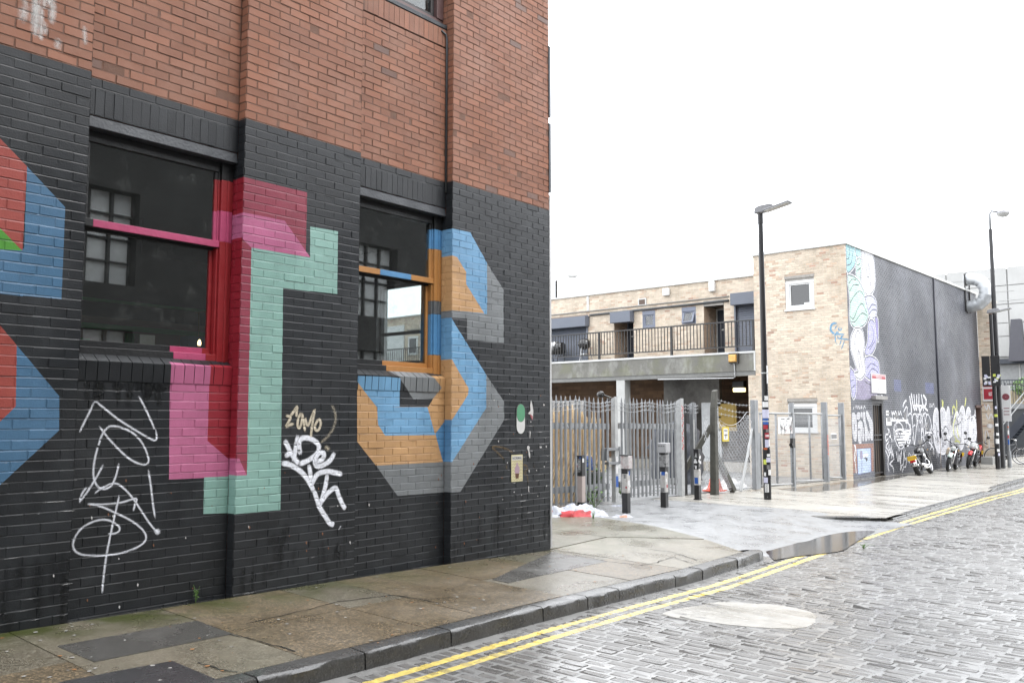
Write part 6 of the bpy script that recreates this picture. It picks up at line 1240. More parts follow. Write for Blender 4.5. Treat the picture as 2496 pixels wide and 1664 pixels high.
for y, lab in ((24.72, 'galvanised gate post marked with orange letters right of the mesh gate'), (25.98, 'galvanised post nearest the corner of the tan building')):
    k = empty('steel_post', (-10.1, y, -.18), 0, lab, 'post'); f = MB()
    f.box(-.08, .08, -.075, .0, 0, 2.28); f.build('shaft', m_galv, k, bevel=.008); f = MB(); f.box(-.06, .06, .005, .075, 0, 2.27); f.build('shaft', m_galv, k, bevel=.008)
    if y < 25:
        f = MB(); text_into(f, 'TORSO', lambda u, v, d: (.083, v-.03, u), .12, 0, 1.05, 0, 0, sx=1.5, bold=True); f.build('lettering', mat('orange_paint', srgb(226, 90, 50), .5), k)
k = meshgate('narrow mesh gate between the last two posts before the tan building', 24.86, 25.86, 1.72, [], grp=None, diag=True); chain('wire_mesh_infill', None, 0, 24.9, 25.82, lambda y: -.1, lambda y: 1.7, parent=k)
for o in k.children:
    if o.name.startswith('wire_mesh_infill'): o.location = (0, -24.86+0, 0)
f = MB(); f.tube([(0, .0, .85), (0, 1.0, .85)], .018, 6); f.build('mid_rail', m_galv, k); f = MB(); f.box(.02, .035, .2, .62, 1.02, 1.2, 0); f.box(.036, .04, .22, .6, 1.05, 1.17, 1); f.build('gate_label', [m_sw_, m_sg], k)
a, b = on_x(1759, 1040, -10.08), on_x(1776, 1075, -10.08); k = empty('warning_sign', (-10.07, a.y, b.z), 0, 'yellow warning sign with black and white print wired to the chain link', 'sign'); w_, h_ = b.y-a.y, a.z-b.z; f = MB(); f.box(-.004, .004, 0, w_, 0, h_); f.build('panel', m_sy, k); f = MB(); f.box(.0042, .006, w_*.2, w_*.8, h_*.12, h_*.88); f.build('print_panel', m_sw_, k); f = MB()
for q in (.8, .72, .5, .45): f.box(.0062, .0075, w_*.28, w_*.72, h_*q-.02, h_*q)
f.box(.0062, .0075, w_*.44, w_*.56, h_*.18, h_*.4); f.build('print', m_sg, k)
# reed screen and things in the yard behind the gate
m_reed = mat('dry_reed', srgb(206, 178, 138), .7, var=.35, nscale=20, rnd=.35); m_reed2 = mat('pale_reed', srgb(234, 208, 166), .7, var=.3, nscale=20, rnd=.3)
k = empty('reed_screen', (-11.3, 11.7, -.05), 0, 'ragged screen of dry orange reeds standing behind the left gate leaf', 'screen'); f = MB(); r_ = random.Random(4)
for i in range(520):
    y = 3.75*r_.random(); h = 1.7+.12*math.sin(y*3)+.1*r_.gauss(0, 1); x = r_.gauss(0, .03); t_ = r_.gauss(0, .05); f.bar((x, y, 0), (x+r_.gauss(0, .03), y+t_, h), .012, .012, r_.choice([0, 0, 1]))
for i in range(260):
    y = .3+3.5*r_.random(); x = .12+.06*r_.random(); f.bar((x, y-.4, -.02), (x-.1, y+.15, .55+.5*r_.random()), .013, .013, r_.choice([0, 1, 1]))
f.build('reeds', [m_reed, m_reed2], k, kind='stuff'); f = MB()
for z in (.95, .7): f.bar((.07, 0, z+.1), (.07, 1.1, z-.15), .03, .05)
f.build('batten', m_galw, k)
f = MB(); f.box(-.05, .05, 0, 4.2, 1.25, 2.05); f.box(-.04, .04, .1, .2, -.1, 1.25); f.box(-.04, .04, 4, 4.1, -.1, 1.25); o = f.build('grey_hoarding', mat('hoarding', (.36, .35, .33, 1), .7)); o.location = (-13.2, 13.2, 0); tag(o, 'grey board hoarding rising behind the reed screen', 'hoarding')
m_navy = mat('navy_cover', (.028, .033, .045, 1), .5, var=.2); m_jbl = mat('blue_plastic', srgb(44, 84, 158), .4)
def lump(name, label, cat, loc, size, m, seed, n=10):
    f = MB(); r_ = random.Random(seed); nn = 14
    for i in range(n+1):
        t_ = i/n
        for j in range(nn):
            a = 2*math.pi*j/nn; k_ = (1-.25*t_**3)*(1 if i < n else .02)*(1+.07*r_.gauss(0, 1)); ca, sa = math.cos(a), math.sin(a); q = (abs(ca)**4+abs(sa)**4)**-.25
            f.v.append((size[0]/2*ca*q*k_, size[1]/2*sa*q*k_, size[2]*t_+.02*r_.gauss(0, 1)*size[2]))
    for i in range(n):
        for j in range(nn): f.f.append((i*nn+j, i*nn+(j+1) % nn, (i+1)*nn+(j+1) % nn, (i+1)*nn+j)); f.m.append(0); f.r.append(.5)
    o = f.build(name, m, smooth=True); o.location = loc; return tag(o, label, cat)
lump('covered_stack', 'dark covered stack in the yard behind the sagging chain link', 'tarpaulin', (-12.9, 21.2, -.1), (1.2, 1.5, 1.65), m_navy, 3)
lump('plastic_sack', 'small blue plastic sack behind the middle gate post', 'sack', (-11.2, 14.75, .55), (.35, .3, .3), m_jbl, 5); f = MB(); f.box(-.25, .25, -.3, .3, 0, .5); f.box(-.28, .28, -.33, .33, .5001, .55); o = f.build('work_bench', m_galv); o.location = (-11.2, 14.75, -.05); tag(o, 'low grey bench under the blue sack', 'bench')
k = empty('wheeled_bin', (-13.3, 17.2, -.08), .3, 'dark blue wheeled bin under the balcony', 'bin'); f = MB(); f.hexa([(-.25, -.3, .05), (.25, -.3, .05), (.25, .3, .05), (-.25, .3, .05), (-.29, -.36, 1.0), (.29, -.36, 1.0), (.29, .36, 1.0), (-.29, .36, 1.0)]); f.build('body', m_navy, k, bevel=.02); f = MB(); f.hexa([(-.31, -.38, 1.001), (.31, -.38, 1.001), (.31, .4, 1.001), (-.31, .4, 1.001), (-.28, -.34, 1.08), (.28, -.34, 1.08), (.28, .36, 1.06), (-.28, .36, 1.06)]); f.build('lid', m_navy, k, bevel=.015)
for x in (-.22, .22): f = MB(); f.lathe([(.02, -.03), (.1, -.03), (.1, .03), (.02, .03)], (x, .33, .1), (1, 0, 0), 12); f.build('wheel', m_iron, k)
for x, y, z0, z1, c, lab in ((-15.5, 27.9, .03, 2.2, 'white', 'white panelled door at the back of the undercroft'), (-14.9, 27.9, 1.2, 2.15, 'yellow', 'yellow board on the wall in the undercroft'), (-16.9, 28.6, .03, 2.1, 'dark', 'black board leaning in the undercroft')):
    f = MB(); f.box(-.38, .38, -.03, .03, 0, z1-z0); f.box(-.3, .3, -.045, -.031, (z1-z0)*.1, (z1-z0)*.48); f.box(-.3, .3, -.045, -.031, (z1-z0)*.54, (z1-z0)*.92); o = f.build('wall_board', {'white': m_galw, 'yellow': mat('ochre_board', srgb(150, 124, 52), .7), 'dark': m_iron}[c]); o.location = (x, y, z0); tag(o, lab, 'board')
# bollards
m_bb = mat('black_bollard_paint', (.016, .016, .017, 1), .4, var=.2); m_bw = mat('white_bollard_paint', (.55, .54, .52, 1), .5, var=.15, nscale=12, stain=(.2, .13, .09, 1), sscale=9, samt=.5); m_bp = mat('pinkish_bollard_paint', (.5, .42, .39, 1), .55, var=.12, nscale=12)
def bollard(label, w, s, bands_, h, top=None):
    k = empty('bollard', (w, s, z_pav(w, s)-.03), R(3), label, 'bollard', 'square black and white bollards before the gates'); z = -.05; a = .057
    for z1, m in bands_: f = MB(); f.box(-a, a, -a, a, z, z1-.0005); f.build('band', m, k, bevel=.006); z = z1
    f = MB(); f.box(-a-.004, a+.004, -a-.004, a+.004, h, h+.018); f.build('cap', m_bb, k); f = MB(); f.box(-a-.012, a+.012, -a-.012, a+.012, -.06, .02); f.build('foot', m_bb, k)
    return k
def stickers(k, seed, z0, z1, n, a=.0575):
    r_ = random.Random(seed); f = MB()
    for i in range(n):
        z = z0+(z1-z0)*r_.random(); hgt = .03+.05*r_.random(); wd_ = .03+.05*r_.random(); c = r_.choice([0, 0, 0, 1, 1, 0, 2, 3]); o = -.06+(.12-wd_)*r_.random(); e = a+.0005+.0003*i
        if r_.random() < .5: f.box(a, e, o, o+wd_, z, z+hgt, c)
        else: f.box(o, o+wd_, -e, -a, z, z+hgt, c)
    f.build('sticker', [m_sw_, m_sg, MATS['sticker_blue'], m_sr], k, kind='stuff')
b1_ = bollard('pinkish white bollard with black top in front of the left gate leaf', -10.2, 13.33, ((.13, m_bb), (.62, m_bp), (.99, m_bb)), .99); stickers(b1_, 1, .65, .95, 8)
f = MB(); f.box(-.04, .04, -.0605, -.0575, .72, .95); f.build('label', m_sg, b1_); f = MB(); text_into(f, 'MEME', lambda u, v, d: (-v+.0, -.062, u), .06, 0, .835, 0, 0, sx=1.1); f.build('lettering', m_sw_, b1_)
b2_ = bollard('rust stained bollard with a battered white box of stickers on top', -9.03, 13.12, ((.38, m_bb), (.72, m_bw), (.84, m_bb)), .84)
f = MB(); f.box(-.064, .10, -.075, .062, .81, 1.04); f.build('sticker_box', mat('torn_sticker_paper', (.6, .58, .57, 1), .7, var=.2, nscale=18, stain=(.35, .12, .12, 1), sscale=14, samt=.7), b2_, bevel=.01); f = MB(); f.box(-.08, .09, -.08, .07, 1.0405, 1.06); f.build('lid', m_bb, b2_); stickers(b2_, 2, .38, .70, 9)
b3_ = bollard('bollard carrying a grey meter box above black and white stickers', -9.11, 14.52, ((.31, m_bb), (.69, m_bw), (1.04, m_bb)), 1.04)
f = MB(); f.box(-.064, .085, -.075, .062, .79, 1.02); f.build('sticker_box', mat('black_white_stickers', (.30, .30, .30, 1), .6, var=.5, nscale=22, stain=(.03, .03, .03, 1), sscale=18, samt=1), b3_, bevel=.01); f = MB(); f.box(-.08, .1, -.1, .09, 1.06, 1.25); f.build('meter_box', mat('grey_plastic', (.42, .42, .43, 1), .5), b3_, bevel=.012); f = MB()
for q in range(3): f.box(-.06+.05*q, -.025+.05*q, -.1035, -.1005, 1.18, 1.205)
f.build('vent_slot', m_sg, b3_); stickers(b3_, 3, .31, .68, 7)
b4_ = bollard('bollard with blue label beside the concrete fence post', -9.65, 16.71, ((.31, m_bb), (.64, m_bw), (1.06, m_bb)), 1.06); stickers(b4_, 4, .5, 1.0, 12); f = MB(); f.box(-.04, .04, -.0605, -.058, .34, .47, 0); f.build('label', MATS['sticker_blue'], b4_); f = MB(); f.prism([(-.035, .9), (.035, .9), (0, .97)], 'y', -.0615, -.058); f.build('triangle_label', m_galw, b4_)
# traffic cone
k = empty('traffic_cone', (-10.43, 18.86, -.1), 0, 'orange traffic cone half hidden behind the concrete post', 'cone'); m_cone = mat('orange_plastic', srgb(226, 84, 50), .5); f = MB(); f.lathe([(.19, .03), (.11, .3)], n=16); f.lathe([(.075, .42), (.035, .62), (.03, .64), (.01, .64)], n=16); f.build('body', m_cone, k, smooth=True); f = MB(); f.lathe([(.11, .3005), (.075, .4195)], n=16); f.build('sleeve', m_sw_, k, smooth=True); f = MB(); f.box(-.22, .22, -.22, .22, 0, .03); f.build('base', m_cone, k, bevel=.01)
# crumpled flag-like cloth and litter
def cloth(name, label, cat, c, L, W, H, mats, seed, pickm, rz=0, fz=None):
    from mathutils import noise
    f = MB(); nu, nv = 34, 22
    for i in range(nu+1):
        for j in range(nv+1):
            u, v = i/nu-.5, j/nv-.5; r0 = min(1, 4*(.5-abs(u)))*min(1, 4*(.5-abs(v))); n1 = noise.noise((u*6+seed, v*6, 0)); n2 = noise.noise((u*17, v*15+seed, 3))*.8; rid = 1-abs(noise.noise((u*7+seed, v*6, 7)))*2
            f.v.append((u*L*(1+.15*n1)+.05*n2*L, v*W*(1+.2*n2), max(.006, (.25+.75*r0)*H*(.35+.5*n1+.25*max(0, rid)+.12*n2)*(1 if r0 > .05 else .2))+.006))
    for i in range(nu):
        for j in range(nv): f.f.append((i*(nv+1)+j, (i+1)*(nv+1)+j, (i+1)*(nv+1)+j+1, i*(nv+1)+j+1)); f.m.append(pickm(i/nu, j/nv)); f.r.append(.5)
    o = f.build(name, mats, smooth=True); o.location = (c[0], c[1], (fz or z_pav)(c[0], c[1])-.03); o.rotation_euler = (0, 0, rz); return tag(o, label, cat)
m_cw = mat('wet_white_cloth', (.52, .54, .60, 1), .55, var=.08); m_cr = mat('wet_red_cloth', srgb(186, 34, 42), .5); m_cg = mat('grey_blue_cloth', (.36, .39, .46, 1), .55)
tp = on_g(1390, 1258, -.03); cloth('crumpled_cloth', 'crumpled wet white and red cloth lying at the foot of the gate', 'cloth', (tp.x, tp.y), 1.25, .75, .27, [m_cw, m_cr, m_cg], 2.3, lambda u, v: 1 if (u < .22 and .2 < v < .75) or (v < .14 and .3 < u < .75) else (2 if .45 < u < .66 and v > .45 else 0), rz=R(48))
tp = on_g(1518, 1263, -.03); cloth('litter', 'small flattened carton of pale orange paper on the wet crossing', 'litter', (tp.x, tp.y), .38, .16, .08, [m_cw, mat('carton_orange', (.55, .3, .2, 1), .6)], 5.1, lambda u, v: 1 if .35 < u < .7 and v < .5 else 0, rz=R(40)); tp = on_g(1506, 1236, -.03); cloth('litter', 'pale scrap of paper lying left of the box topped bollard', 'litter', (tp.x, tp.y), .3, .13, .05, [m_cw, m_cg], 8.2, lambda u, v: 1 if v < .4 else 0, rz=R(30))
tp = on_g(1812, 1192, -.03); cloth('plastic_sheet', 'crumpled clear white plastic sheet under the sagging chain link', 'plastic', (tp.x-.35, tp.y-.2), 1.5, .6, .3, [mat('clear_plastic', (.62, .62, .62, 1), .25)], 3.7, lambda u, v: 0, rz=R(90))
# weeds
m_leaf = mat('fresh_leaf', (.10, .20, .035, 1), .5, var=.3, nscale=30, rnd=.35)
def weed(label, x, y, z, h, n, seed, spread=.5):
    r_ = random.Random(seed); k = empty('weed', (x, y, z), 0, label, 'plant'); f = MB(); g_ = MB()
    for i in range(n):
        a = 2*math.pi*r_.random(); l = h*(.6+.5*r_.random()); tip = Vector((math.cos(a)*l*spread*r_.random(), math.sin(a)*l*spread*r_.random(), l)); f.tube([(0, 0, 0), tip*.5+Vector((0, 0, .03)), tip], [.004, .003, .0015], 4)
        for q in range(6):
            p = tip*(.25+.15*q); b = 2*math.pi*r_.random(); s = h*(.1+.1*r_.random()); d = Vector((math.cos(b), math.sin(b), .3*r_.gauss(0, 1))).normalized()*s; sd2 = d.cross(Vector((0, 0, 1))).normalized()*s*.35
            g_.poly([p, p+d*.5+sd2, p+d, p+d*.5-sd2], 0, r_.random()); 
    f.build('stem', m_leaf, k); g_.build('leaves', m_leaf, k, kind='stuff')
wp = l2w(LB(488, 1450)[0], REC-.04, 0); weed('tiny bright weed growing at the foot of the black wall', wp.x, wp.y, zp(wp.y)-.01, .13, 5, 1, .5)
for u, v, h, n, lab in ((1449, 1240, .42, 9, 'leafy weed beside the pinkish bollard'), (1446, 1268, .2, 7, 'low weed on the edge of the asphalt by the cloth')): p = on_g(u, v, -.04); weed(lab, p.x, p.y, z_pav(p.x, p.y)-.04, h, n, int(u), .9)
weed('tall green weeds behind the middle gate post', -10.9, 14.7, -.06, .75, 16, 77, .6); weed('low green weeds behind the right gate leaf', -11.3, 16.2, -.06, .3, 18, 78, 1.6)
p = on_g(2105, 1340, -.15); weed('wisps of grass sprouting between the setts', p.x, p.y, z_road(p.y), .06, 9, 79, 3)
# lamp posts
m_post = mat('black_lamp_post', (.015, .0145, .016, 1), .35, var=.15); m_lens = mat('led_lens', (.55, .55, .53, 1), .3)
def patch(f, r, z0, z1, a0, a1, m, n=5):
    for i in range(n):
        t0, t1 = a0+(a1-a0)*i/n, a0+(a1-a0)*(i+1)/n; f.poly([(r*math.cos(t0), r*math.sin(t0), z0), (r*math.cos(t1), r*math.sin(t1), z0), (r*math.cos(t1), r*math.sin(t1), z1), (r*math.cos(t0), r*math.sin(t0), z1)], m)
def led_head(k, z, rz=0, s=1.0):
    f = MB(); f.prism([(-.12*s, -.02), (-.1*s, .1*s), (.0, .14*s), (.28*s, .15*s), (.34*s, .1*s), (.2*s, .03*s), (.1*s, -.02)], 'y', -.09*s, .09*s); o = f.build('lamp_housing', mat('grey_lamp_head', (.22, .22, .23, 1), .4), k, bevel=.015); o.location = (0, 0, z); o.rotation_euler = (0, 0, rz)
    f = MB(); f.hexa([(.1*s, -.12*s, .0), (.72*s, -.13*s, .11*s), (.72*s, .13*s, .11*s), (.1*s, .12*s, .0), (.12*s, -.1*s, .045*s), (.7*s, -.1*s, .16*s), (.7*s, .1*s, .16*s), (.12*s, .1*s, .045*s)]); o = f.build('lamp_head', mat('grey_lamp_head', (.22, .22, .23, 1), .4), k, bevel=.02); o.location = (0, 0, z); o.rotation_euler = (0, 0, rz)
    f = MB(); f.hexa([(.14*s, -.1*s, -.012), (.69*s, -.11*s, .09*s), (.69*s, .11*s, .09*s), (.14*s, .1*s, -.012), (.14*s, -.1*s, .004), (.69*s, -.11*s, .104*s), (.69*s, .11*s, .104*s), (.14*s, .1*s, .004)]); o = f.build('lens', m_lens, k); o.location = (0, 0, z); o.rotation_euler = (0, 0, rz)
k = empty('street_lamp', (-8.72, 18.09, -.11), 0, 'tall black lamp post plastered with stickers beside the mesh gate', 'lamp post')
f = MB(); f.tube([(0, 0, -.05), (0, 0, 1.05)], .083, 20); f.build('base_shaft', m_post, k, smooth='auto'); f = MB(); f.tube([(0, 0, 1.0501), (0, 0, 6.2)], [.076, .055], 20); f.build('shaft', m_post, k, smooth='auto'); f = MB(); f.tube([(0, 0, 6.1), (0, 0, 6.32)], .062, 16); f.build('collar', m_post, k, smooth='auto'); led_head(k, 6.36)
f = MB(); A0 = R(-64); SM = [m_sw_, m_sg, MATS['sticker_blue'], m_sr, mat('sticker_orange', srgb(190, 90, 40), .5), mat('sticker_lilac', srgb(200, 200, 222), .5), mat('sticker_lime', srgb(200, 210, 90), .5)]
for z0, z1, a, b, m in ((2.13, 2.23, -10, 55, 0), (1.98, 2.1, -50, 55, 0), (1.74, 1.93, -60, 70, 5), (1.6, 1.73, -55, 45, 2), (1.5, 1.59, -45, 35, 3), (1.43, 1.5, 0, 50, 1), (1.3, 1.42, -20, 60, 3), (1.33, 1.38, -10, 55, 0), (1.1, 1.27, -20, 40, 5), (1.12, 1.28, 42, 80, 0), (.98, 1.09, -50, 15, 4), (.9, .96, 5, 60, 0), (.78, .88, -5, 70, 5), (.73, .84, -55, -5, 6), (.63, .72, 0, 45, 1), (.5, .62, 20, 75, 0), (.48, .56, -45, -15, 0), (.33, .45, -60, 10, 5), (2.5, 2.9, 35, 85, 0), (.02, .04, -5, 5, 1)): patch(f, .0845 if z1 < 1.05 else .0775, z0, z1, A0+R(a), A0+R(b), m)
f.build('sticker', SM, k, kind='stuff'); f = MB(); patch(f, .0848, .13, .31+.0, A0-R(38), A0+R(22), 0); f.build('long_sticker', m_sw_, k); f = MB(); text_into(f, 'MEMEMO', lambda u, v, d: (.0856*math.cos(A0-R(8)-v/.085), .0856*math.sin(A0-R(8)-v/.085), u), .07, 0, .222, 0, 0, sx=.55, bold=True); f.build('sticker_lettering', m_sg, k)
f = MB()
for z in (1.66, 2.72): f.lathe([(.079, 0), (.081, .004), (.081, .022), (.079, .026)], (0, 0, z), (0, 0, 1), 16)
f.build('strap', m_galw, k)
k = empty('street_lamp', (-8.44, 36.73, -.2), 0, 'shorter black lamp post with a flat head carrying one of the black sign backs', 'lamp post'); f = MB(); f.tube([(0, 0, -.05), (0, 0, 1.2)], .09, 16); f.build('base_shaft', m_post, k, smooth='auto'); f = MB(); f.tube([(0, 0, 1.2001), (0, 0, 5.8)], [.08, .06], 16); f.build('shaft', m_post, k, smooth='auto'); led_head(k, 5.85)
f = MB()
for z0, z1, a, b, m in ((1.9, 2.0, -40, 30, 6), (1.55, 1.65, -30, 40, 0), (1.2, 1.3, -20, 50, 0), (.9, 1.08, -40, 40, 0), (.6, .7, -20, 40, 0), (.45, .55, 0, 50, 5), (2.2, 2.3, -20, 20, 5)): patch(f, .0915, z0, z1, A0+R(a), A0+R(b), m)
f.build('sticker', SM, k, kind='stuff')
def sign_back(label, pole, x0, x1, z0, z1, y, seed):
    k = empty('sign_back', (0, y, 0), 0, label, 'sign'); f = MB(); f.box(x0, x1, -.012, .012, z0, z1); f.build('panel', m_post, k, bevel=.004); f = MB()
    for q in (.03, .5, .97): f.box(x0, x1, -.03, -.0125, z0+(z1-z0)*q-.025, z0+(z1-z0)*q+.025)
    f.build('rail', m_iron, k); r_ = random.Random(seed); f = MB()
    for i in range(9): cx = x0+(x1-x0)*(.1+.75*r_.random()); cz = z0+(z1-z0)*(.05+.28*r_.random()); f.box(cx, cx+.09, -.016-.0004*i, -.0122, cz, cz+.05+.05*r_.random(), r_.choice([0, 0, 5, 6, 0]))
    f.build('sticker', SM, k, kind='stuff'); return k
a = on_y(2392, 868, 36.6); b = on_y(2416, 941, 36.6); c = on_y(2440, 941, 36.6)
sign_back('left black back of a road sign dotted with small stickers', None, a.x, b.x-.01, b.z, a.z, 36.6, 4); sign_back('right black back of a road sign marked with a white scrawl', None, b.x+.01, c.x, b.z, a.z, 36.6, 9)
k = empty('street_lamp', (-8.52, 37.68, -.2), 0, 'tallest black lamp post with a curved bracket and bowl lantern', 'lamp post'); f = MB(); f.tube([(0, 0, -.05), (0, 0, 2.2)], .12, 16); f.build('base_shaft', m_post, k, smooth='auto'); f = MB(); f.tube([(0, 0, 2.2001), (0, 0, 9.25)], [.105, .07], 16); f.build('shaft', m_post, k, smooth='auto'); f = MB(); f.tube([(0, 0, 9.2), (0, 0, 9.85), (.06, .02, 9.98), (.3, .05, 9.9)], .045, 8); f.build('bracket', m_galv, k, smooth=True)
def bowl(k, loc): f = MB(); f.lathe([(.02, -.14), (.16, -.1), (.24, 0)], loc, (0, 0, 1), 16); f.build('lantern_bowl', m_lens, k, smooth=True); f = MB(); f.lathe([(.245, .0005), (.22, .08), (.1, .13), (.02, .14)], loc, (0, 0, 1), 16); f.build('lantern_cap', mat('grey_lamp_head', (.22, .22, .23, 1), .4), k, smooth=True)
bowl(k, (.45, .1, 9.82))
p = on_y(1362, 725, 50); q = on_y(1356, 684, 50); e_ = on_y(1395, 671, 50); k = empty('street_lamp', (q.x, 50, 0), 0, 'distant grey lamp with long thin bracket above the flat roof', 'lamp post'); f = MB(); f.tube([(0, 0, -.5), (0, 0, q.z)], [.14, .1], 10); f.build('shaft', m_iron, k); f = MB(); f.tube([(0, 0, q.z), (.02, 0, e_.z-.1), (.2, 0, e_.z+.05), (e_.x-q.x, 0, e_.z)], .025, 6); f.build('bracket', m_galv, k); f = MB(); f.lathe([(.03, -.5), (.16, -.3), (.18, .2), (.05, .5)], (e_.x-q.x, 0, e_.z-.02), (1, 0, -.15), 12); f.build('lantern', m_lens, k, smooth=True)

# ================================================================== motorbikes and bicycles
m_rub = mat('tyre_rubber', (.014, .014, .014, 1), .6, bump=.3, bscale=90); m_chr = mat('chrome', (.75, .75, .76, 1), .12, metal=1, var=.03); m_blk = mat('gloss_black', (.012, .012, .013, 1), .15, spec=.7); m_eng = mat('engine_grey', (.14, .14, .15, 1), .4, metal=.6, var=.2); m_red = mat('gloss_red', srgb(196, 24, 30), .2); m_whi = mat('gloss_white', (.68, .70, .68, 1), .2); m_seat = mat('black_vinyl', (.02, .02, .02, 1), .5); m_plate = mat('yellow_plate', srgb(240, 196, 40), .4); m_tail = mat('red_lens', (.5, .02, .02, 1), .25); m_hl = mat('headlamp_glass', (.6, .62, .62, 1), .08, spec=.8); m_mint = mat('pale_green_gloss', (.55, .66, .6, 1), .2); m_sand = mat('sand_gloss', (.5, .42, .32, 1), .25)
def wheel(k, name, x, r, wd, spokes=True, rimm=None):
    w = empty(name, (x, 0, r), parent=k); f = MB(); f.lathe([(r-.085, -wd*.42), (r-.03, -wd*.5), (r-.006, -wd*.3), (r, 0), (r-.006, wd*.3), (r-.03, wd*.5), (r-.085, wd*.42)], (0, 0, 0), (0, 1, 0), 32); f.build('tyre', m_rub, w, smooth=True)
    f = MB(); f.lathe([(r-.085, -wd*.4), (r-.105, -wd*.3), (r-.105, wd*.3), (r-.085, wd*.4)], (0, 0, 0), (0, 1, 0), 32); f.lathe([(.03, -.07), (.05, -.05), (.05, .05), (.03, .07)], (0, 0, 0), (0, 1, 0), 12)
    n = 18 if spokes else 5
    for i in range(n):
        t_ = 2*math.pi*i/n; d = Vector((math.cos(t_), 0, math.sin(t_))); f.bar(d*.04+Vector((0, .03*(1 if i % 2 else -1), 0)), d*(r-.1), .006 if spokes else .035, .006 if spokes else .03, 0, (0, 1, 0))
    f.build('rim', rimm or m_chr, w, smooth='auto'); f = MB(); f.lathe([(.06, .062), (.14, .062), (.14, .068), (.06, .068)], (0, 0, 0), (0, 1, 0), 20); f.build('brake_disc', m_eng, w); return w
def fender(k, x, r, a0, a1, wd, m, name):
    f = MB(); n = 12; prof = [(-wd, -.03), (-wd*.8, .0), (0, .022), (wd*.8, 0), (wd, -.03)]
    for i in range(n+1):
        t_ = a0+(a1-a0)*i/n
        for y, h in prof: f.v.append((x+(r+h)*math.cos(t_), y, r-.02+(r+h)*math.sin(t_)))
    for i in range(n):
        for j in range(4): f.f.append((i*5+j, i*5+j+1, i*5+j+6, i*5+j+5)); f.m.append(0); f.r.append(.5)
    o = f.build(name, m, k, smooth=True); s_ = o.modifiers.new('solid', 'SOLIDIFY'); s_.thickness = .006
def body_lathe(k, name, prof, c, axis, m, sy=1.0, n=18):
    f = MB(); f.lathe(prof, (0, 0, 0), axis, n); f.v = [(v[0]+c[0], v[1]*sy+c[1], v[2]+c[2]) for v in f.v]; return f.build(name, m, k, smooth=True)
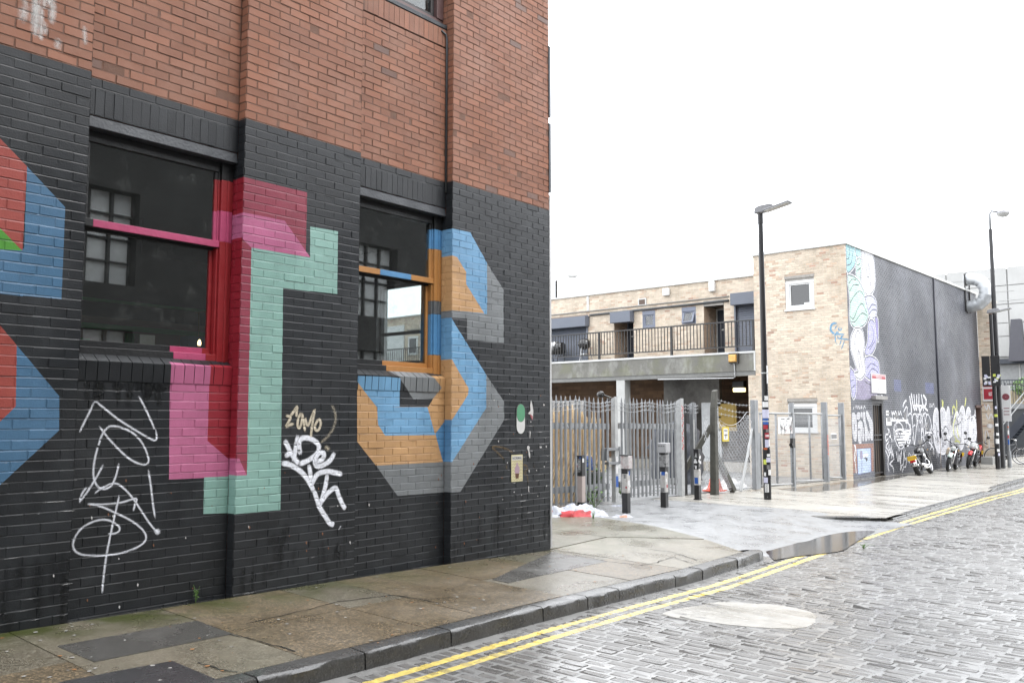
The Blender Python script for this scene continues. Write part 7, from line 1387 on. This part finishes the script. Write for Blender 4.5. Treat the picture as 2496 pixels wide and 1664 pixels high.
def motorbike(label, rear, front, tankm, fendm, style, lean):
    R0, F0 = Vector(rear), Vector(front); d = F0-R0; L = 1.5; yaw = math.atan2(d.y, d.x)
    k = empty('motorbike', (R0.x, R0.y, (zp(R0.y)-.035)), yaw, label, 'motorbike', None); k.rotation_mode = 'ZYX' if False else 'XYZ'
    k.rotation_euler = Matrix.Rotation(yaw, 4, 'Z').__matmul__(Matrix.Rotation(lean, 4, 'X')).to_euler()
    rr, rf = (.325, .33) if style == 'cruiser' else (.31, .32); ww = .16 if style == 'cruiser' else .12
    wheel(k, 'rear_wheel', 0, rr, ww, style != 'sport', None if style != 'sport' else m_blk); st = empty('front_assembly', (1.2, 0, 0), R(14 if style != 'sport' else 20), parent=k)
    wf = wheel(k, 'front_wheel', L, rf, .11 if style != 'cruiser' else .13, style != 'sport', None if style != 'sport' else m_blk); bpy.data.objects.remove(st)
    hx, hz = (1.14, .93)
    f = MB()
    for y in (-.09, .09): f.tube([(L, y, rf), (hx+.02, y, hz)], [.03, .022], 10)
    f.build('front_fork', m_chr if style != 'cruiser' else m_blk, k, smooth=True); f = MB(); f.box(hx-.06, hx+.08, -.11, .11, hz-.05, hz+.0); f.box(hx-.02, hx+.12, -.11, .11, hz-.22, hz-.18); f.build('fork_yoke', m_blk, k, bevel=.01)
    hb = [(hx-.16, -.40, hz+.10), (hx-.04, -.3, hz+.15), (hx+.01, -.1, hz+.06), (hx+.01, .1, hz+.06), (hx-.04, .3, hz+.15), (hx-.16, .40, hz+.10)] if style != 'cruiser' else [(hx-.26, -.38, hz+.12), (hx-.1, -.34, hz+.19), (hx-.02, -.12, hz+.07), (hx-.02, .12, hz+.07), (hx-.1, .34, hz+.19), (hx-.26, .38, hz+.12)]
    f = MB(); f.tube(hb, .014, 8); f.build('handlebar', m_blk, k, smooth=True); f = MB()
    for a, b in ((hb[0], hb[1]), (hb[-1], hb[-2])): a, b = Vector(a), Vector(b); f.tube([a, a.lerp(b, .85)], .021, 8); f.tube([a.lerp(b, 1.0)+Vector((.06, 0, 0)), a+Vector((.09, 0, 0))], .007, 5)
    f.build('grip', m_seat, k, smooth=True)
    for s in (-1, 1):
        f = MB(); p = Vector((hx-.08, s*.3, hz+.15)); q = p+Vector((-.02, s*.1, .2 if style != 'cruiser' else .1)); f.tube([p, q], .007, 6); f.lathe([(.01, -.02), (.06, -.012), (.062, .0), (.055, .012), (.01, .014)], q, (1, 0, .1), 16, 0); f.build('mirror', m_blk, k, smooth=True)
    body_lathe(k, 'headlight', [(.02, -.12), (.07, -.09), (.09, -.02), (.092, .03)], (hx+.16, 0, hz-.1), (1, 0, 0), m_chr if style == 'classic' else m_blk); body_lathe(k, 'headlight_lens', [(.09, .031), (.075, .055), (.03, .068), (.005, .07)], (hx+.16, 0, hz-.1), (1, 0, 0), m_hl)
    for s in (-1, 1): body_lathe(k, 'indicator', [(.01, -.02), (.02, -.014), (.02, .014), (.01, .02)], (hx+.12, s*.17, hz-.14), (1, 0, 0), mat('amber_lens', srgb(214, 150, 60), .35))
    body_lathe(k, 'fuel_tank', [(.02, -.3), (.10, -.26), (.15, -.1), (.17, .08), (.14, .22), (.07, .29), (.02, .3)], (.83, 0, .79), (1, 0, .08), tankm, .95)
    f = MB(); f.tube([(hx, 0, hz-.08), (.85, 0, .70), (.4, 0, .62), (.05, 0, .6)], .03, 8); f.tube([(hx, 0, hz-.15), (1.0, 0, .4), (.55, 0, .3)], .025, 8); f.tube([(0, .08, rr), (.5, .08, .38), (.52, .0, .6)], .025, 8); f.tube([(0, -.08, rr), (.5, -.08, .38), (.52, 0, .6)], .025, 8); f.build('frame', m_blk if style != 'classic' else m_red, k, smooth=True)
    f = MB(); f.box(.5, .92, -.15, .15, .26, .5); f.lathe([(.10, -.19), (.13, -.17), (.13, .17), (.10, .19)], (.62, 0, .38), (0, 1, 0), 16)
    for q in range(7): f.box(.66, .86, -.1-.0*q, .1, .51+.03*q, .525+.03*q)
    f.hexa([(.68, -.085, .5), (.84, -.085, .5), (.84, .085, .5), (.68, .085, .5), (.68, -.085, .72), (.84, -.085, .72), (.84, .085, .72), (.68, .085, .72)]); f.build('engine', m_eng, k, bevel=.012)
    body_lathe(k, 'air_filter', [(.02, -.02), (.09, 0), (.09, .06), (.02, .075)], (.62, -.13, .6), (0, -1, 0), m_chr)
    f = MB(); f.hexa([(.02, -.12, .63), (.62, -.13, .66), (.62, .13, .66), (.02, .12, .63), (-.02, -.1, .72), (.58, -.09, .70), (.58, .09, .70), (-.02, .1, .72)]); f.build('seat', m_seat, k, bevel=.04)
    fender(k, 0, rr+.035, R(25), R(185), .1, fendm[0], 'rear_fender'); fender(k, L, rf+.03, R(35), R(150), .075, fendm[1], 'front_fender')
    f = MB()
    for z, x1 in ((.3, -.15), (.21, .05)): f.tube([(.82, -.1, .55), (.95, -.17, .42), (.85, -.19, z), (.5, -.19, z-.01)], .022, 8); f.tube([(.5, -.19, z-.01), (.4, -.19, z), (x1, -.2, z+.03)], [.024, .045, .042], 12)
    f.build('exhaust', m_chr, k, smooth=True)
    f = MB(); f.box(-.345, -.33, -.14, .14, .52, .66); f.build('number_plate', m_plate, k); f = MB(); text_into(f, 'LD03 KXN', lambda u, v, d: (-.347, -u, v), .065, 0, 0, .59, 0, sx=.85); f.build('plate_lettering', m_sg, k); f = MB(); f.box(-.37, -.29, -.09, .09, .44, .515); f.build('tail_light', m_tail, k, bevel=.015)
    f = MB(); f.tube([(.55, .12, .3), (.5, .3, .02)], .012, 6); f.build('side_stand', m_blk, k); f = MB(); f.box(.0, .4, .11, .13, rr-.04, rr+.05); f.build('chain_guard', m_blk, k)
    if style == 'sport': f = MB(); f.hexa([(1.0, -.16, .72), (1.32, -.13, .78), (1.32, .13, .78), (1.0, .16, .72), (1.05, -.1, 1.0), (1.26, -.08, .97), (1.26, .08, .97), (1.05, .1, 1.0)]); f.build('headlight_cowl', m_whi, k, bevel=.03); f = MB(); f.hexa([(-.2, -.1, .72), (.2, -.12, .66), (.2, .12, .66), (-.2, .1, .72), (-.28, -.06, .86), (.15, -.09, .78), (.15, .09, .78), (-.28, .06, .86)]); f.build('tail_cowl', m_red, k, bevel=.02)
    if style == 'classic': f = MB(); f.hexa([(.25, -.33, .55), (.6, -.33, .52), (.6, -.2, .52), (.25, -.2, .55), (.25, -.33, .78), (.58, -.33, .74), (.58, -.2, .74), (.25, -.2, .78)]); f.build('side_case', m_sand, k, bevel=.03); body_lathe(k, 'windscreen', [(.01, 0), (.14, .02), (.18, .06)], (hx+.02, 0, hz+.2), (-1, 0, .4), glass_mat('screen_glass', tint=(.7, .7, .7, 1), dirt=.3))
    return k
def gp(u, v): p = on_g(u, v, -.035); return (p.x, p.y, 0)
motorbike('black chrome cruiser motorbike seen from behind with a yellow plate', gp(2243, 1158), gp(2283, 1150.5), m_blk, (m_chr, m_blk), 'cruiser', -R(15))
motorbike('classic motorbike with spoked wheels and pale green mudguard in the middle of the row', gp(2328, 1143.5), gp(2302, 1150), m_blk, (m_blk, m_mint), 'classic', -R(13))
motorbike('motorbike with red mudguard and white headlamp cowl furthest along the dark wall', gp(2376, 1136.5), gp(2350, 1142.5), m_blk, (m_blk, m_red), 'sport', -R(13))
def bicycle(label, x, y, rz, m, lean=.08):
    k = empty('bicycle', (x, y, zp(y)-.035), 0, label, 'bicycle', 'bicycles by the sign post'); k.rotation_euler = Matrix.Rotation(rz, 4, 'Z').__matmul__(Matrix.Rotation(lean, 4, 'X')).to_euler(); r = .34
    for nm, xx in (('rear_wheel', 0), ('front_wheel', 1.02)):
        w = empty(nm, (xx, 0, r), parent=k); f = MB(); f.tube([(r*math.cos(2*math.pi*i/28)*.97, 0, r*math.sin(2*math.pi*i/28)*.97) for i in range(28)], .017, 8, closed=True); f.build('tyre', m_rub, w, smooth=True); f = MB(); f.tube([((r-.03)*math.cos(2*math.pi*i/28), 0, (r-.03)*math.sin(2*math.pi*i/28)) for i in range(28)], .009, 6, closed=True)
        for i in range(14): t_ = 2*math.pi*i/14; f.bar((0, .02*(-1)**i, 0), ((r-.03)*math.cos(t_), 0, (r-.03)*math.sin(t_)), .0025, .0025)
        f.build('rim', m_chr, w)
    f = MB()
    for a, b, q in (((.44, 0, .28), (.32, 0, .82), .016), ((.44, 0, .28), (.86, 0, .75), .017), ((.34, 0, .74), (.84, 0, .84), .014), ((0, .06, r), (.44, 0, .28), .009), ((0, -.06, r), (.44, 0, .28), .009), ((0, .06, r), (.35, 0, .72), .008), ((0, -.06, r), (.35, 0, .72), .008), ((.83, 0, .9), (.88, 0, .7), .018), ((.88, .05, .7), (1.02, .05, r), .011), ((.88, -.05, .7), (1.02, -.05, r), .011)): f.tube([a, b], q, 8)
    f.build('frame', m, k, smooth=True); f = MB(); f.tube([(.83, 0, .9), (.86, 0, 1.0)], .012, 6); f.tube([(.72, -.27, 1.02), (.84, -.2, 1.03), (.88, 0, 1.0), (.84, .2, 1.03), (.72, .27, 1.02)], .012, 8); f.build('handlebar', m_chr, k, smooth=True); f = MB(); f.hexa([(.14, -.08, .89), (.46, -.02, .9), (.46, .02, .9), (.14, .08, .89), (.14, -.07, .95), (.46, -.015, .93), (.46, .015, .93), (.14, .07, .95)]); f.build('saddle', m_seat, k, bevel=.02)
    f = MB(); f.lathe([(.02, -.012), (.09, -.01), (.09, .01), (.02, .012)], (.44, -.04, .28), (0, 1, 0), 18); f.tube([(.44, -.07, .28), (.56, -.07, .16)], .01, 6); f.tube([(.44, .07, .28), (.32, .07, .4)], .01, 6); f.box(.53, .6, -.15, -.07, .15, .17); f.build('crank', m_blk, k); return k
bp = gp(2470, 1132); bicycle('silver bicycle leaning on the parking sign post', bp[0]-.75, bp[1]+.1, R(20), m_eng); bp = gp(2492, 1130); bicycle('pale bicycle cut off by the right edge of the picture', bp[0]-.05, bp[1]+.6, R(25), m_chr)
# parking sign post
k = empty('parking_sign', (-8.4, 38.32, -.22), 0, 'grey post with a tall narrow white parking plate and bracket on top', 'sign'); f = MB(); f.tube([(0, 0, -.05), (0, 0, 3.25)], .045, 12); f.tube([(0, 0, -.05), (0, 0, .6)], .075, 12); f.build('shaft', m_galv, k, smooth='auto'); f = MB(); f.box(-.16, .16, -.07, -.05, 1.75, 3.15); f.build('plate', m_sw_, k); f = MB(); f.lathe([(.13, 0), (.13, .004), (.01, .005)], (0, -.0705, 2.7), (0, -1, 0), 20); f.box(-.1, .1, -.0735, -.0705, 2.0, 2.03); f.box(-.1, .1, -.0735, -.0705, 2.12, 2.15); f.box(-.1, .1, -.0735, -.0705, 2.24, 2.27); f.build('symbol', mat('sign_maroon', (.25, .06, .08, 1), .5), k); f = MB(); f.tube([(-.05, 0, 3.2), (.5, .05, 3.18), (.75, .1, 3.0)], .02, 6); f.build('bracket', m_iron, k); f = MB()
for z0, z1, a, b, m in ((.85, 1.05, -50, 30, 2), (1.1, 1.2, -50, 30, 3), (1.25, 1.4, -40, 30, 0), (1.5, 1.56, -30, 30, 4)): patch(f, .0465, z0, z1, A0+R(a), A0+R(b), m)
f.build('sticker', SM, k, kind='stuff')
# ------------------------------------------------------------------ far end of the street
m_cb = mat('pale_concrete_panel', (.50, .50, .49, 1), .7, var=.1, nscale=.8, stain=(.42, .42, .4, 1), sscale=.35, samt=.5, streak=(1, 1, .3)); m_cbj = mat('panel_joint', (.3, .3, .29, 1), .8)
k = empty('concrete_building', (0, 62, 0), 0, 'big pale concrete panelled building closing the street on the right', 'building'); XA, XB, HT = -24.0, -2.0, 11.3
f = MB(); f.box(XA, XB, .06, 8, -.5, HT-.1); f.build('core', m_cbj, k)
zr = [(5.6, 6.85), (6.9, 7.7), (7.75, 8.9), (8.95, 10.1), (10.15, 11.3)]; x = XA; r_ = random.Random(6); pp_ = None
while x < XB-.1:
    for z0, z1 in zr:
        f = MB(); f.box(x+.03, min(x+3.55, XB), 0, .06, z0, z1); f.build('panel', m_cb, k)
    x += 3.6
f = MB(); z = 5.9
for i in range(16): a = XA+20*r_.random(); zz = 5.8+5.2*r_.random(); f.box(a, a+1+2*r_.random(), -.02, -.001, zz, zz+.04)
f.build('rib', m_cb, k, kind='stuff')
f = MB(); f.box(XA, XB, -.5, .05, 5.1, 5.4); f.box(XA, XB, -.02, .04, 3.0, 3.3); f.build('dark_band', m_nd, k); f = MB(); f.box(XA, XB, .02, .05, 3.3005, 5.0995); f.build('glazing', mat('grey_glazing', (.32, .33, .33, 1), .2), k)
f = MB(); x = XA
while x < XB: f.box(x, x+.08, -.03, .019, 3.3, 5.1); x += 1.4
f.build('mullion', m_cb, k, kind='stuff'); f = MB(); f.box(XA, XB, .0, .05, -.5, 2.9995); f.build('dark_base', mat('slate_cladding', (.05, .055, .06, 1), .5, var=.2), k)
f = MB(); x = XA
while x < XB: f.box(x, x+.05, -.04, -.005, -.5, 2.99); x += .45
f.build('cladding_rib', m_nd, k, kind='stuff')
f = MB(); f.prism([(-.45, 0), (.45, 0), (.3, 2.6), (-.22, 2.6)], 'y', -.3, .3); o = f.build('flue', mat('slate_flue', (.07, .07, .085, 1), .5)); pv = on_y(2481, 880, 61); o.location = (pv.x, 61, pv.z); tag(o, 'dark tapering flue standing in front of the pale concrete wall', 'flue')
f = MB(); f.box(-.4, .4, -.4, .4, pv.z*0, pv.z); 
# raised terrace with railing and planting, steel stair
k = empty('raised_terrace', (0, 52, 0), 0, 'raised dark terrace with thin railings, pale cushions and a steel stair', 'terrace'); a = on_y(2436, 985, 52); TZ = a.z; f = MB(); f.box(-16, -6, 0, 8, -.3, TZ); f.build('deck', mat('slate_cladding', (.05, .055, .06, 1), .5), k); f = MB(); f.box(-16, -6, -.06, -.001, TZ-.25, TZ+.02); f.build('edge_beam', m_galv, k)
f = MB(); f.box(-16, -6, -.02, .02, TZ+1.25, TZ+1.3); x = -15.9
while x < -6: f.box(x, x+.025, -.012, .012, TZ+.02, TZ+1.25); x += .13
f.build('railing', m_nd, k, kind='stuff'); f = MB(); f.box(-15.9, -7, 1.2, 1.8, TZ, TZ+.75); f.build('bench', mat('pale_timber', (.5, .42, .28, 1), .6), k)
f = MB(); a, b = on_y(2437, 1060, 50), on_y(2500, 985, 50)
f.bar((a.x, -2, a.z-.55), (b.x, -2, b.z-.55), .12, .35); f.bar((a.x, -1.0, a.z-.55), (b.x, -1, b.z-.55), .12, .35)
n = 11
for i in range(n): t_ = i/n; p = Vector((a.x, -2, a.z-.6)).lerp(Vector((b.x, -2, b.z-.6)), t_); f.box(p.x, p.x+.3, -1.95, -1.05, p.z+.1, p.z+.14)
f.build('stair', m_nd, k); f = MB()
for dz in (0, .32): f.tube([(a.x-.6, -2.05, a.z+.3+dz-.02), (a.x, -2.05, a.z+.3+dz), (b.x, -2.05, b.z+.3+dz)], .03, 6)
f.build('handrail', m_galw, k)
k = empty('shrub', (-10.6, 53.0, TZ), 0, 'rounded green shrub on the raised terrace', 'plant'); f = MB(); r_ = random.Random(15)
for i in range(500):
    d = Vector((r_.gauss(0, 1), r_.gauss(0, 1), r_.gauss(0, 1))).normalized()*(.5+.25*r_.random()); p = Vector((d.x, d.y*.8, .95+d.z*.7)); u = Vector((r_.gauss(0, 1), r_.gauss(0, 1), r_.gauss(0, 1))).normalized()*.08; v = u.orthogonal().normalized()*.04; f.poly([p-u, p+v, p+u, p-v], 0, r_.random())
f.build('leaves', m_leaf, k, kind='stuff'); f = MB(); f.tube([(0, 0, 0), (0, 0, .6)], .04, 6); f.build('stem', m_eng, k)
# dropped white specks of gum and paper on the pavement
f = MB(); r_ = random.Random(31)
for i in range(150):
    s = 1.2+8*r_.random()**1.3; x = fw(min(s, 8.6))+(kerb_w(s)-.1-fw(min(s, 8.6)))*r_.random(); z = z_pav(x, s)+.0055; q = .008+.012*r_.random(); a = 6.28*r_.random(); f.poly([(x+q*math.cos(a+t_)*(.6+.5*r_.random()), s+q*math.sin(a+t_)*(.6+.5*r_.random()), z) for t_ in (0, 1.2, 2.5, 3.6, 5)], r_.choice([0, 0, 0, 1]))
f.build('gum_spots', [mat('old_gum', (.4, .39, .37, 1), .6), mat('stub', (.4, .2, .08, 1), .6)], pav, kind='stuff')
